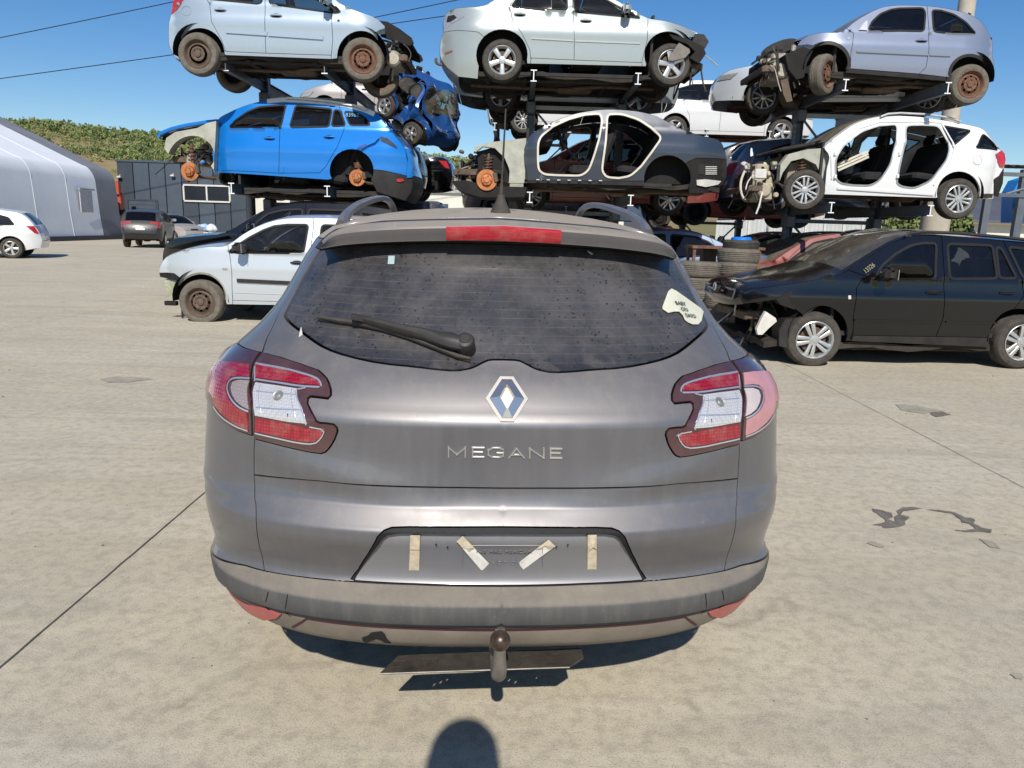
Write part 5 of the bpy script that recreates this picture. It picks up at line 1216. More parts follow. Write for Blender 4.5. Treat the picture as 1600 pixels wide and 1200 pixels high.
def car_darkshell():
    c = Car('stripped_saloon', 'dark slate saloon shell without doors or wheels, rusty brake disc at its bare front end', zoom=ZB, Y=12.2, W=1.8, belt=(1250, 660), paint=PT['slate'], end=(.05, .3, .22, .6))
    top = [(492, 900), (490, 700), (505, 680), (560, 642), (640, 602), (720, 572), (800, 556), (870, 548), (960, 549), (1060, 560), (1130, 578), (1200, 612), (1270, 648), (1380, 682), (1462, 712), (1482, 760), (1490, 830), (1486, 890)]
    bottom = [(1470, 925), (1400, 968), (1300, 968), ('arch', (1195, 895), 118, (1300, 930), (1082, 930)), (1078, 930), (492, 915)]
    o1 = [(548, 838), (546, 790), (546, 722), (560, 682), (620, 634), (700, 598), (780, 576), (850, 570), (862, 585), (866, 610), (850, 700), (822, 790), (800, 850), (762, 878), (650, 876), (580, 872), (556, 856)]
    o2 = [(866, 840), (885, 700), (890, 600), (897, 573), (962, 572), (1050, 600), (1112, 642), (1166, 688), (1120, 752), (1062, 830), (1008, 880), (950, 890), (890, 886), (870, 862)]
    c.build_side(top, bottom, [[(1096, 930), (1082, 930)], [(1262, 828), (1300, 806), (1340, 790), (1510, 796)], [(1077, 945), (1080, 905), (465, 904)]], [o1, o2],
        [('body_side', (1250, 720), None), ('rear_corner', (1400, 860), M['dark']), ('sill', (700, 912), M['black_plastic'])])
    for o_ in (o1, o2): c.band('door_seal', o_, .030, M['cream'], off=.022, thick=.022, closed=True)
    c.body_strip(2, 6, 'windscreen', None, M['glass_dusty']); c.body_strip(6, 9, 'roof', None); c.body_strip(9, 12, 'rear_screen', None, M['glass_dark']); c.body_strip(12, 14, 'boot_lid', None); c.body_strip(14, 17, 'boot_back', None)
    c.under(c.T((500, 900))[0], c.T((1450, 900))[0]); c.well((1195, 895), .43)
    q = c.raw((290, 900), .1); c.wheels([((290, 900), .165, 'disc', {'far': True, 'top': (.02, .42)})], True)
    for k in range(5): c.patch('vent_slot', [(1382, 832+k*9), (1438, 832+k*9), (1438, 836+k*9), (1382, 836+k*9)], M['white_plastic'], off=.012, both=False)
    c.patch('vent_box', [(1346, 822), (1376, 822), (1376, 872), (1346, 872)], M['black_plastic'], off=.01, both=False)
    c.patch('torn_bumper_foam', [(1336, 900), (1380, 896), (1455, 905), (1440, 922), (1380, 934), (1338, 925)], M['white_plastic'], off=.03, depth=.05, both=False)
    for k in range(7): q = c.T((545+k*52, 899+k*.8)); mb = MB(); mb.box((q[0], .0, q[1]), (.05, .012, .012)); mb.build('sill_clip', M['white_plastic'], c.root)
    # bare front: inner wing, firewall, engine bay
    poly = [(225, 735), (300, 712), (490, 690), (492, 915), (400, 915), (405, 850), (380, 790), (330, 740), (270, 732), (235, 760)]
    P_ = [tuple(c.raw(p, .16)) for p in poly]
    for yy in (.16, 1.5): mb = MB(); mb.prism(P_, (0, .14, 0), (0, yy, 0)); mb.build('inner_wing', M['primer'], c.root)
    poly = [(240, 760), (330, 735), (385, 790), (405, 860), (400, 920), (300, 880), (250, 850)]; mb = MB(); mb.prism([tuple(c.raw(p, .3)) for p in poly], (0, .2, 0), (0, .28, 0)); mb.build('arch_liner', M['dark'], c.root)
    q0, q1 = c.raw((110, 960), .2), c.raw((420, 745), .2); clutter(c.root, q0[0], q1[0], q0[1]+.1, q1[1], .2, 1.5, 11, hoses=14, mats=[M['dark'], M['rust_dark'], M['black_plastic'], M['dark'], M['alu']], chunks=14)
    mb = MB(); P0 = [tuple(c.raw(p, .1)) for p in ((110, 905), (150, 955), (260, 985), (480, 985), (490, 935), (300, 930), (180, 900))]; mb.prism(P0, (0, 1.5, 0), (0, .12, 0)); mb.build('undertray', M['dark'], c.root)
    c.inside(c.T((560, 800))[0], c.T((1150, 800))[0], -1); return c
def car_lilac():
    c = Car('hatchback', 'pale lilac-blue three-door hatchback with rusty steered front wheel, top tier of the right rack', zoom=ZC, Y=12.6, W=1.64, belt=(950, 152), paint=PT['lilac'], end=(.34, .8, .2, .55))
    top = [(512, 216), (530, 192), (560, 172), (620, 158), (730, 148), (775, 112), (830, 76), (900, 42), (960, 28), (1040, 25), (1150, 30), (1250, 45), (1340, 70), (1395, 105), (1430, 155), (1447, 195), (1448, 265), (1456, 312), (1440, 372), (1408, 406)]
    bottom = [('arch', (1338, 372), 108, (1420, 380), (1243, 388)), (1240, 392), (742, 350), ('arch', (655, 320), 112, (748, 330), (560, 275)), (530, 232)]
    win = [[(850, 148), (868, 105), (910, 66), (960, 46), (1000, 40), (1115, 38), (1127, 62), (1120, 149), (1000, 147)], [(1166, 151), (1158, 48), (1200, 50), (1262, 68), (1320, 105), (1370, 163), (1260, 160)]]
    c.build_side(top, bottom, [[(732, 132), (782, 160), (768, 250), (766, 330), (1096, 355), (1128, 325), (1142, 250), (1144, 150), (1133, 14)], [(730, 334), (766, 330)], [(1096, 355), (1256, 374)]], win,
        [('front_wing', (700, 185), None), ('door', (950, 220), None), ('rear_quarter', (1250, 240), None), ('sill', (900, 352), M['black_plastic'])])
    c.glass(win, M['glass_dark'])
    c.body_strip(1, 4, 'bonnet', None); c.body_strip(4, 8, 'windscreen', None, M['glass_dusty']); c.body_strip(8, 12, 'roof', None); c.body_strip(12, 15, 'rear_screen', None, M['glass_dark']); c.body_strip(15, 17, 'tailgate', None); c.body_strip(17, 19, 'rear_bumper', None)
    c.under(); c.well((1338, 372), .38); c.well((655, 320), .38)
    c.wheels([((1327, 410), .31, 'steel', {'rub': M['old_rubber'], 'farkind': 'black'}), ((640, 357), .31, 'steel', {'steer': .72, 'rub': M['old_rubber'], 'y': .14})])
    c.band('side_moulding', [(795, 248), (1138, 264)], .022, PT['lilac'], off=.02); c.band('side_moulding', [(1146, 264), (1246, 268)], .022, PT['lilac'], off=.02)
    c.band('arch_trim', arc_px((655, 318), 112, (748, 335), (575, 235)), .05, M['black_plastic'], off=.012, thick=.03); c.band('arch_trim', arc_px((1338, 372), 106, (1430, 345), (1243, 360)), .045, M['black_plastic'], off=.012, thick=.03)
    c.patch('filler_cap', [(748, 178), (762, 178), (764, 190), (750, 192)], PT['silver'])
    c.patch('mirror_mount', [(806, 144), (828, 112), (846, 98), (846, 146)], PT['polo'])
    c.handle((1106, 196)); 
    c.patch('headlamp', [(500, 222), (560, 214), (598, 222), (570, 240), (515, 240)], M['lamp_dark'], off=.015)
    q0, q1 = c.raw((330, 400), .2), c.raw((560, 215), .2); clutter(c.root, q0[0], q1[0], q0[1], q1[1], .1, 1.5, 21, hoses=10, chunks=12)
    P0 = [tuple(c.raw(p, .05)) for p in ((455, 260), (540, 222), (590, 240), (560, 300), (545, 370), (510, 380), (470, 330))]; mb = MB(); mb.prism(P0, (0, .3, 0), (0, .08, 0)); mb.prism(P0, (0, .3, 0), (0, 1.3, 0)); mb.build('bumper_corner', M['dark'], c.root)
    P0 = [tuple(c.raw(p, 0.)) for p in ((440, 380), (475, 372), (490, 440), (498, 480), (470, 486), (455, 450))]; mb = MB(); mb.prism(P0, (0, .04, 0), (0, .1, 0)); mb.build('hanging_bracket', M['rust_dark'], c.root)
    # open black bonnet liner seen as a dark ellipse
    pts = [c.raw((445+85*math.cos(a)+30*math.sin(a), 215-42*math.sin(a)-18*math.cos(a)), .3) for a in np.linspace(0, 2*math.pi, 20)[:-1]]; mb = MB(); mb.prism([tuple(p) for p in pts], (0, .02, 0), (0, .5, 0)); mb.build('bonnet_panel', M['black_plastic'], c.root)
    c.inside(c.T((780, 150))[0], c.T((1350, 150))[0], -1); return c
def car_whitewagon():
    c = Car('estate_car', 'white estate with all near-side doors removed and engine exposed, silver six-spoke wheels', zoom=ZC, Y=12.75, W=1.76, belt=(1350, 700), paint=PT['white'], end=(.05, .3, .22, .6))
    top = [(640, 925), (650, 820), (660, 740), (640, 712), (672, 678), (720, 640), (790, 594), (850, 572), (910, 560), (1000, 556), (1100, 562), (1200, 576), (1290, 592), (1350, 604), (1404, 622), (1440, 664), (1480, 712), (1500, 745), (1506, 800), (1480, 850), (1456, 880)]
    bottom = [(1452, 955), (1386, 958), ('arch', (1288, 935), 110, (1386, 935), (1184, 950)), (1175, 952), (640, 935)]
    o1 = [(694, 860), (694, 760), (738, 692), (820, 632), (900, 606), (990, 598), (986, 680), (952, 800), (905, 868), (860, 892), (780, 890), (720, 882)]
    o2 = [(988, 880), (990, 860), (1010, 760), (1030, 690), (1030, 604), (1110, 602), (1188, 606), (1242, 708), (1232, 760), (1152, 868), (1072, 905), (1010, 896)]
    win = [[(1206, 604), (1346, 628), (1262, 698), (1250, 690)], [(1402, 643), (1476, 722), (1367, 711)]]
    c.build_side(top, bottom, [], [o1, o2]+win, [('body_side', (1300, 790), None)])
    c.glass(win, M['glass_dark'])
    for o_ in (o1, o2): c.band('door_seal', o_, .022, M['galv'], off=.012, thick=.022, closed=True)
    c.band('sill_step', [(700, 905), (1165, 935)], .03, PT['white'], off=.02)
    c.band('door_frame_crease', [(676, 862), (674, 750), (722, 676), (812, 616), (900, 588), (1100, 584), (1200, 590), (1264, 712), (1250, 775), (1165, 890)], .02, PT['white'], off=.016)
    c.body_strip(3, 8, 'windscreen', None, M['glass_dusty']); c.body_strip(8, 14, 'roof', None); c.body_strip(14, 17, 'rear_screen', None, M['glass_dark']); c.body_strip(17, 20, 'tailgate', None)
    c.band('roof_rail', [(905, 566), (940, 553), (1000, 549), (1120, 555), (1230, 570), (1290, 590)], .022, M['galv'], off=.05, thick=.03)
    c.under(c.T((640, 900))[0], c.T((1440, 900))[0]); c.well((1288, 935), .40)
    c.wheels([((540, 915), .335, 'alloy6s', {'y': .12, 'steer': -.14}), ((1275, 957), .335, 'alloy6s')])
    c.patch('tail_lamp', [(1462, 742), (1490, 724), (1504, 740), (1508, 770), (1498, 806), (1482, 800)], M['lamp_red'], off=.02, depth=.06)
    c.patch('wiring', [(1455, 860), (1478, 846), (1500, 810), (1495, 880), (1470, 945), (1455, 940)], M['dark'], off=.02, depth=.08)
    pos = c.T((1376, 770)); c.band('fuel_flap_seam', [(1376+22*math.cos(a), 770-22*math.sin(a)) for a in np.linspace(0, 2*math.pi, 14)[:-1]], .006, M['galv'], off=.003, thick=.003, closed=True, both=False)
    for p in ((1000, 740), (990, 848), (690, 740), (690, 850)):
        q = c.T(p); mb = MB(); mb.box((q[0], -.0, q[1]), (.04, .05, .07), ch=.01); mb.build('door_hinge', PT['white'], c.root)
    # front: inner wings, spring, gearbox, loom
    poly = [(655, 925), (632, 915), (628, 850), (600, 790), (540, 760), (480, 775), (440, 830), (425, 870), (430, 790), (470, 740), (560, 718), (640, 712), (662, 740)]
    P_ = [tuple(c.raw(p, .15)) for p in poly]
    for yy in (.15, 1.45): mb = MB(); mb.prism(P_, (0, .16, 0), (0, yy, 0)); mb.build('inner_wing', M['primer'], c.root)
    poly = [(450, 880), (470, 790), (540, 765), (600, 800), (625, 870), (620, 900)]; mb = MB(); mb.prism([tuple(c.raw(p, .4)) for p in poly], (0, .1, 0), (0, .36, 0)); mb.build('arch_liner', plain('tan_liner', (.24, .20, .14), .85, 0, .3, 6, .006, .3), c.root)
    strut(c.root, (c.raw((530, 880), .2)[0], .12, c.raw((530, 880), .2)[1]), (0., .42))
    ind = plain('dusty_casting', (.42, .37, .27), .75, .1, .35, 12, .008, .5)
    q0, q1 = c.raw((250, 1000), .2), c.raw((470, 750), .2); clutter(c.root, q0[0], q1[0], q0[1], q1[1], .1, 1.5, 33, hoses=16, mats=[ind, M['rust_dark'], M['alu'], M['black_plastic'], M['white_plastic']], chunks=22)
    a = c.raw((500, 700), .2); mb = MB(); mb.box((a[0]+.05, .85, a[1]-.01), (.6, 1.3, .06), Matrix.Rotation(-.2, 3, 'Y'), .02); mb.build('scuttle_panel', M['black_plastic'], c.root)
    q = c.raw((340, 870), .0); mb = MB(); mb.box((q[0], .1, q[1]+.12), (.2, .05, .16), ch=.015); mb.build('white_box', M['white_plastic'], c.root)
    pts = [c.raw(p, .0) for p in ((262, 820), (245, 860), (240, 900), (248, 940), (262, 960))]; mb = MB(); mb.tube(smooth_poly([(p[0], .05, p[1]) for p in pts], 1), .02, 8); mb.build('cable_loom', M['cream'], c.root)
    c.inside(c.T((700, 800))[0], c.T((1300, 800))[0], -1)
    q = c.T((838, 770)); mb = MB(); 
    for k in range(3): mb.box((q[0], .45+k*.03, q[1]-.02+k*.05), (.55, .02, .035), Matrix.Rotation(-.45, 3, 'Y'))
    mb.build('loose_trim', M['cream'], c.root); return c
def car_polo():
    c = Car('hatchback', 'silver hatchback without front bumper, black side moulding, parked left behind the grey wagon', zoom=ZD, Y=10.28, W=1.65, belt=(900, 510), paint=PT['polo'])
    top = [(92, 655), (92, 625), (104, 595), (140, 545), (200, 515), (330, 480), (470, 462), (600, 452), (640, 430), (720, 372), (820, 316), (920, 276), (1010, 254), (1200, 244), (1480, 250), (1700, 262), (1860, 290), (1960, 360), (2060, 500), (2110, 640), (2110, 780), (2080, 880)]
    bottom = [(2020, 900), ('arch', (1800, 870), 190, (1985, 880), (1612, 905)), (1590, 915), (602, 900), ('arch', (408, 850), 190, (596, 880), (235, 760)), (222, 730), (150, 706)]
    win = [[(616, 508), (665, 462), (665, 508)], [(682, 508), (684, 452), (780, 390), (880, 338), (960, 308), (1060, 296), (1222, 296), (1184, 514)], [(1300, 512), (1322, 298), (1600, 308), (1690, 340), (1740, 500)]]
    c.build_side(top, bottom, [[(610, 438), (625, 520), (640, 640), (648, 870), (1240, 885)], [(1254, 232), (1262, 300), (1236, 520), (1240, 700), (1240, 885)], [(1240, 885), (1560, 890), (1590, 860), (1700, 690), (1780, 540), (1760, 400), (1688, 248)], [(648, 930), (648, 870)], [(1560, 890), (1590, 930)]], win,
        [('front_wing', (500, 560), None), ('front_door', (900, 700), None), ('rear_door', (1450, 650), None), ('rear_quarter', (1900, 560), None), ('sill', (800, 892), None)])
    c.glass(win, M['glass'])
    c.body_strip(1, 4, 'nose_panel', None); c.body_strip(4, 7, 'bonnet', None); c.body_strip(7, 12, 'windscreen', None, M['glass_dusty']); c.body_strip(12, 16, 'roof', None); c.body_strip(16, 18, 'rear_screen', None, M['glass_dark']); c.body_strip(18, 19, 'tailgate', None); c.body_strip(19, 21, 'rear_bumper', None)
    c.under(); c.well((408, 850), .39); c.well((1800, 870), .39)
    c.wheels([((418, 880), .31, 'steelgrey', {'rub': M['old_rubber']}), ((1800, 892), .31, 'steelgrey', {'rub': M['old_rubber']})])
    c.band('side_moulding', [(682, 718), (1232, 744)], .05, M['black_plastic'], off=.02); c.band('side_moulding', [(1244, 744), (1600, 752)], .05, M['black_plastic'], off=.02)
    c.band('door_crease', [(652, 810), (1236, 832)], .006, PT['polo'], off=.006)
    c.handle((1135, 585), M['black_plastic']); c.handle((1640, 590), M['black_plastic']); c.mirror((726, 482), -1)
    c.patch('wing_badge', [(568, 624), (600, 622), (612, 632), (598, 640), (572, 638)], M['galv'], off=.006, depth=.005)
    c.patch('headlamp_hole', [(94, 660), (150, 658), (205, 664), (240, 690), (250, 700), (225, 722), (160, 704), (100, 690)], M['dark'], off=.01, depth=.02)
    cr_ = plain('smashed_green_lamp', (.42, .44, .30), .4, .1, .35, 30, .01, .3); c.patch('smashed_lamp', [(132, 712), (215, 735), (208, 800), (190, 858), (160, 850), (150, 800), (134, 780)], cr_, off=-.01, depth=.08)
    c.band('arch_lip', arc_px((408, 850), 186, (598, 870), (240, 740)), .03, M['alu'], off=-.01, thick=.01)
    q0, q1 = c.raw((150, 920), .2), c.raw((300, 720), .2); clutter(c.root, q0[0]+.05, q1[0]+.3, q0[1]+.1, q1[1], .25, 1.4, 41, hoses=5, chunks=6)
    a, b = c.raw((128, 898), .25), c.raw((215, 888), .25); mb = MB(); mb.box(((a[0]+b[0])/2, .30, (a[1]+b[1])/2), (b[0]-a[0], .08, .06)); mb.build('bumper_bracket', M['dark'], c.root)
    # black bonnet lifted on the far side
    hp = [c.raw(p, .55) for p in ((96, 500), (180, 470), (300, 440), (430, 418), (560, 396), (600, 440))]; c.strip(hp, 'raised_bonnet', M['dark'], .5, .98, crown=.03)
    c.inside(c.T((700, 500))[0], c.T((1750, 500))[0], -1, light=True); return c
def car_blackwagon():
    c = Car('estate_car', 'glossy black estate parked on the right, its front bumper torn off', zoom=ZE, Y=8.28, yaw=R(4.5), pos=(2.95, 8.16), W=1.70, belt=(1100, 390), paint=PT['black'], end=(.30, .8, .2, .6))
    top = [(350, 500), (338, 480), (344, 452), (362, 436), (420, 428), (500, 418), (580, 406), (700, 384), (800, 356), (870, 312), (960, 256), (1040, 214), (1110, 194), (1200, 190), (1300, 198), (1500, 214), (1700, 234), (1850, 260), (1940, 330), (2000, 400), (2010, 520), (1990, 640)]
    bottom = [(1950, 690), (1790, 690), ('arch', (1575, 650), 128, (1702, 680), (1448, 690)), (1440, 694), (800, 665), ('arch', (690, 635), 128, (806, 655), (612, 560)), (608, 545), (560, 510), (500, 480), (430, 490)]
    win = [[(930, 389), (962, 332), (1030, 274), (1100, 236), (1150, 228), (1210, 228), (1204, 389)], [(1270, 388), (1258, 231), (1460, 238), (1482, 386)], [(1492, 386), (1476, 244), (1500, 250), (1570, 385)], [(1600, 386), (1530, 244), (1680, 262), (1750, 300), (1800, 388)]]
    c.build_side(top, bottom, [[(792, 340), (905, 380), (870, 400), (852, 432), (838, 560), (836, 648)], [(838, 640), (1206, 646), (1460, 650), (1500, 600), (1556, 520), (1600, 460), (1592, 388), (1498, 200)], [(838, 640), (822, 690)], [(1460, 650), (1446, 700)], [(1206, 646), (1240, 560), (1246, 392), (1231, 176)]], win,
        [('front_wing', (700, 440), None), ('front_door', (1020, 500), None), ('rear_door', (1350, 500), None), ('rear_quarter', (1800, 500), None), ('sill', (1100, 665), M['black_plastic'])])
    c.glass(win, M['glass_dark'])
    c.body_strip(0, 8, 'bonnet', None, crown=.085, gap=.001); c.crown = .08; c.body_strip(8, 12, 'windscreen', None, M['glass_green'], side=.04); c.crown = .06; c.body_strip(12, 17, 'roof', None); c.body_strip(17, 19, 'rear_screen', None, M['glass_dark']); c.body_strip(19, 20, 'tailgate', None); c.body_strip(20, 21, 'rear_bumper', None)
    c.under(z=.2); c.well((690, 635), .37); c.well((1575, 650), .37)
    c.wheels([((656, 657), .31, 'alloy5s', {'steer': -.10, 'y': .10}), ((1575, 668), .31, 'alloy5s')])
    c.band('window_chrome', [(925, 393), (1240, 393)], .008, M['seal'], off=.012); c.band('side_moulding', [(842, 572), (1222, 580)], .02, PT['black'], off=.016); c.band('side_moulding', [(1250, 580), (1480, 584)], .02, PT['black'], off=.016)
    c.band('roof_rail', [(1060, 204), (1080, 190), (1130, 182), (1300, 188), (1500, 206), (1640, 222), (1660, 234)], .022, M['black_plastic'], off=.05, thick=.04)
    c.handle((1195, 450)); c.handle((1525, 452)); c.mirror((955, 372), -1)
    c.patch('side_repeater', [(814, 462), (826, 462), (827, 478), (815, 478)], M['white_plastic'], off=.008)
    # grille with chrome surround on the nose
    g0, g1 = c.T((338, 484)), c.T((352, 444))
    c.strip([g0, g1], 'grille', M['dark'], .10, .90, off=.03, crown=.05)
    for k in range(5): z_ = g0+(g1-g0)*(k+.5)/5; c.strip([z_-np.array([0, .006]), z_+np.array([0, .006])], 'grille_slat', M['black_plastic'], .12, .88, off=.04, crown=.05, n=8, gap=0)
    for z_ in (g0, g1): c.strip([z_-np.array([0, .012]), z_+np.array([.002, .012])], 'grille_frame', M['chrome'], .09, .91, off=.04, crown=.05, gap=0)
    for t0, t1 in ((.075, .10), (.90, .925)): c.strip([g0, g1], 'grille_frame', M['chrome'], t0, t1, off=.045, crown=.05, n=2, gap=0)
    mb = MB(); cx_ = (g0+g1)/2; mb.lathe([(.045, -.01), (.05, 0), (.045, .01)], (cx_[0]-.11, .85, g1[1]+.005), 'X', 20); mb.build('bonnet_badge', M['chrome'], c.root)
    q0, q1 = c.raw((330, 660), .2), c.raw((600, 440), .2); clutter(c.root, q0[0]+.1, q1[0]-.0, q0[1]+.1, q1[1]-.03, .28, 1.4, 51, hoses=12, chunks=12, mats=[M['dark'], M['rust_dark'], M['black_plastic'], M['dark'], M['alu']])
    P0 = [tuple(c.raw(p, .05)) for p in ((440, 640), (420, 640), (415, 615), (440, 560), (455, 535), (470, 545), (500, 565), (505, 580), (470, 610))]; mb = MB(); mb.prism(P0, (0, .05, 0), (0, .1, 0)); mb.build('washer_bottle', M['white_plastic'], c.root)
    P0 = [tuple(c.raw(p, .02)) for p in ((612, 560), (640, 520), (700, 500), (640, 545), (600, 590), (570, 660), (560, 700), (512, 690), (512, 620), (540, 570))]; mb = MB(); mb.prism(P0, (0, .2, 0), (0, .05, 0)); mb.build('arch_liner', M['black_plastic'], c.root); mb = MB(); mb.prism(P0, (0, .2, 0), (0, 1.4, 0)); mb.build('arch_liner', M['black_plastic'], c.root)
    P0 = [tuple(c.raw(p, .1)) for p in ((480, 475), (540, 440), (640, 470), (660, 492), (560, 520), (500, 500))]; mb = MB(); mb.prism(P0, (0, .12, 0), (0, .02, 0)); mb.build('headlamp_bracket', M['dark'], c.root)
    q = c.T((905, 340)); text_mesh('marker_number', '13326', .075, plain('marker_yellow', (.30, .27, .15), .6), c.root, Matrix.Translation((q[0], c.dep(*q)-.02, q[1])) @ Matrix.Rotation(R(90-16), 4, 'X') @ Matrix.Rotation(R(38), 4, 'Z'), .001, .8)
    c.inside(c.T((900, 400))[0]-.1, c.T((1700, 400))[0], -1); return c
# ================================================================== CARS IN THE SECOND ROW AND FAR OFF (each built from metres)
KIND = {
 'hatch': dict(L=4.0, top=[(.06, .28), (0, .45), (.02, .62), (.12, .74), (.55, .87), (.98, .96), (1.30, 1.16), (1.65, 1.36), (1.95, 1.44), (2.6, 1.47), (3.2, 1.43), (3.60, 1.34), (3.86, 1.02), (3.94, .85), (4.0, .55), (3.95, .33)], wh=(.80, 3.28), roof=(8, 11), cowl=5, rear=(11, 12),
   win=[[(1.30, .99), (1.75, 1.31), (2.05, 1.38), (2.2, 1.385), (2.2, .98)], [(2.30, .98), (2.30, 1.385), (2.9, 1.36), (3.28, 1.24), (3.42, 1.02)]], bx=2.25, dr=3.0),
 'sedan': dict(L=4.65, top=[(.06, .28), (0, .45), (.02, .60), (.12, .72), (.65, .85), (1.25, .94), (1.62, 1.14), (2.0, 1.33), (2.35, 1.42), (2.8, 1.44), (3.2, 1.39), (3.42, 1.32), (3.98, 1.07), (4.52, 1.0), (4.65, .62), (4.58, .33)], wh=(.90, 3.65), roof=(8, 11), cowl=5, rear=(11, 12),
   win=[[(1.60, .97), (2.05, 1.29), (2.35, 1.36), (2.55, 1.375), (2.55, .97)], [(2.65, .97), (2.65, 1.375), (3.1, 1.35), (3.35, 1.26), (3.62, 1.04)]], bx=2.60, dr=3.45),
 'wagon': dict(L=4.6, top=[(.06, .28), (0, .45), (.02, .62), (.12, .74), (.62, .88), (1.15, .97), (1.5, 1.17), (1.85, 1.36), (2.2, 1.45), (2.9, 1.48), (3.8, 1.45), (4.22, 1.38), (4.45, 1.02), (4.54, .85), (4.6, .55), (4.55, .33)], wh=(.88, 3.56), roof=(8, 11), cowl=5, rear=(11, 12),
   win=[[(1.50, 1.0), (1.95, 1.32), (2.2, 1.385), (2.45, 1.40), (2.45, .99)], [(2.55, .99), (2.55, 1.40), (3.3, 1.40), (3.42, 1.0)], [(3.50, 1.0), (3.40, 1.40), (3.95, 1.36), (4.22, 1.05)]], bx=2.50, dr=3.40),
 'suv': dict(L=4.5, top=[(.08, .35), (0, .55), (.02, .80), (.15, .95), (.65, 1.06), (1.15, 1.13), (1.5, 1.33), (1.8, 1.50), (2.1, 1.58), (2.8, 1.62), (3.6, 1.58), (4.0, 1.50), (4.30, 1.16), (4.42, .98), (4.5, .62), (4.42, .40)], wh=(.90, 3.60), roof=(8, 11), cowl=5, rear=(11, 12),
   win=[[(1.48, 1.15), (1.85, 1.44), (2.1, 1.50), (2.4, 1.52), (2.4, 1.14)], [(2.5, 1.14), (2.5, 1.52), (3.2, 1.52), (3.35, 1.15)], [(3.43, 1.15), (3.35, 1.51), (3.75, 1.46), (4.0, 1.2)]], bx=2.45, dr=3.3),
 'van': dict(L=4.4, top=[(.06, .30), (0, .5), (.03, .75), (.15, .92), (.6, 1.06), (.95, 1.16), (1.25, 1.45), (1.5, 1.68), (1.8, 1.80), (2.6, 1.83), (3.8, 1.82), (4.22, 1.80), (4.34, 1.3), (4.38, .9), (4.4, .55), (4.35, .35)], wh=(.85, 3.55), roof=(8, 11), cowl=5, rear=(11, 12),
   win=[[(1.22, 1.15), (1.55, 1.58), (1.8, 1.66), (2.05, 1.68), (2.05, 1.13)]], bx=2.1, dr=3.1)}
def gcar(kind, name, label, X, Y, Z, face, col, yaw=0, rim='alloy5', glass=None, group=None, parts=True, wreck=False, wheels=True, rub=None, pitch=0, rear_lamp=None, sx=1., trim=None):
    """X: where the left end stands in the picture; face -1 looks left, +1 looks right"""
    k = KIND[kind]; L, W = k['L']*sx, 1.72; m = lambda p: (p[0]*sx, -p[1])
    rot = R(yaw)+(math.pi if face > 0 else 0)
    pos = (X, Y, Z) if face < 0 else (X+L*math.cos(R(yaw)), Y+W+L*math.sin(R(yaw)), Z)
    c = Car(name, label, group, zoom=None, W=W, yaw=rot, pos=pos, belt=k['top'][k['cowl']][1]+.02, paint=col, end=(.28, .8, .22, .6))
    if pitch: c.root.rotation_euler = (0, R(pitch), rot)
    top = [m(p) for p in k['top']]; w0, w1 = k['wh'][0]*sx, k['wh'][1]*sx; zs = .22 if kind != 'suv' else .32; wr = .31 if kind != 'suv' else .35
    bottom = [(L-.28*sx, -.28), ('arch', (w1, -wr), wr+.06, (w1+wr+.04, -(zs+.03)), (w1-wr-.04, -zs)), (w1-wr-.1, -zs), (w0+wr+.1, -zs), ('arch', (w0, -wr), wr+.06, (w0+wr+.04, -zs), (w0-wr-.03, -(zs+.03))), (w0-wr-.1, -(zs+.04))]
    win = [[m(p) for p in w_] for w_ in k['win']]; bx, dr = k['bx']*sx, k['dr']*sx; rz = k['top'][9][1]
    zcow = k['top'][5][1]; fx = w0+wr+.10
    lines = [[(fx, -(zs-.06)), (fx+.02, -(zcow-.02)), (k['win'][0][0][0]*sx-.06, -(k['win'][0][0][1]-.02)), (k['top'][7][0]*sx, -(k['top'][7][1]))], [(bx, -(zs+.08)), (bx, -(rz+.03))], [(w1-wr-.12, -(zs-.06)), (w1-wr-.10, -(zs+.08))], [(fx, -(zs+.08)), (w1-wr-.06, -(zs+.08)), (w1-wr-.02, -.62), (min(dr+.1, w1+.05), -(zcow-.08)), (dr+.12, -(zcow+.02)), (dr-.15, -(rz+.04))]]
    seeds = [('front_wing', ((w0-.05), -(zcow-.20)), None), ('front_door', (fx+.25, -.62), None), ('rear_door', (bx+.25, -.62), None), ('rear_quarter', (L-.28, -.72), None), ('sill', ((w0+w1)/2, -(zs+.03)), trim)]
    c.build_side(top, bottom, lines, win, seeds, step=.10)
    g = glass or M['glass_dark']; c.glass(win, g, seal=True)
    c.body_strip(0, 2, 'front_bumper', trim); c.body_strip(2, 3, 'nose_panel', None); c.body_strip(3, 5, 'bonnet', None); c.body_strip(5, 8, 'windscreen', None, g); c.body_strip(8, 11, 'roof', None); c.body_strip(11, 12, 'rear_screen', None, g, side=.10); c.body_strip(12, 14, 'tailgate', None); c.body_strip(14, 15, 'rear_bumper', trim)
    c.under(); c.well((w0, -wr), wr+.06); c.well((w1, -wr), wr+.06)
    if wheels: c.wheels([((w0, -wr), wr, rim, {'rub': rub}), ((w1, -wr), wr, rim, {'rub': rub})])
    t = k['top']; a, b = np.array(t[12])*[sx, 1], np.array(t[13])*[sx, 1]; b2 = np.array(t[14])*[sx, 1]
    red = M['lamp_red']
    if kind == 'sedan': a, b = np.array(t[13])*[sx, 1], np.array(t[14])*[sx, 1]
    lo = a*.45+b*.55 if kind == 'sedan' else b*.7+b2*.3
    for t0, t1 in ((.0, .24), (.76, 1.)): c.strip([a*.85+lo*.15, lo], 'tail_lamp', red, t0, t1, off=.02, n=4)
    c.patch('tail_lamp', [(a[0]-.20, -(a[1]-.03)), (a[0]-.01, -(a[1]-.03)), (lo[0]-.01, -(lo[1])), (lo[0]-.12, -(lo[1]+.02))], red, off=.012)
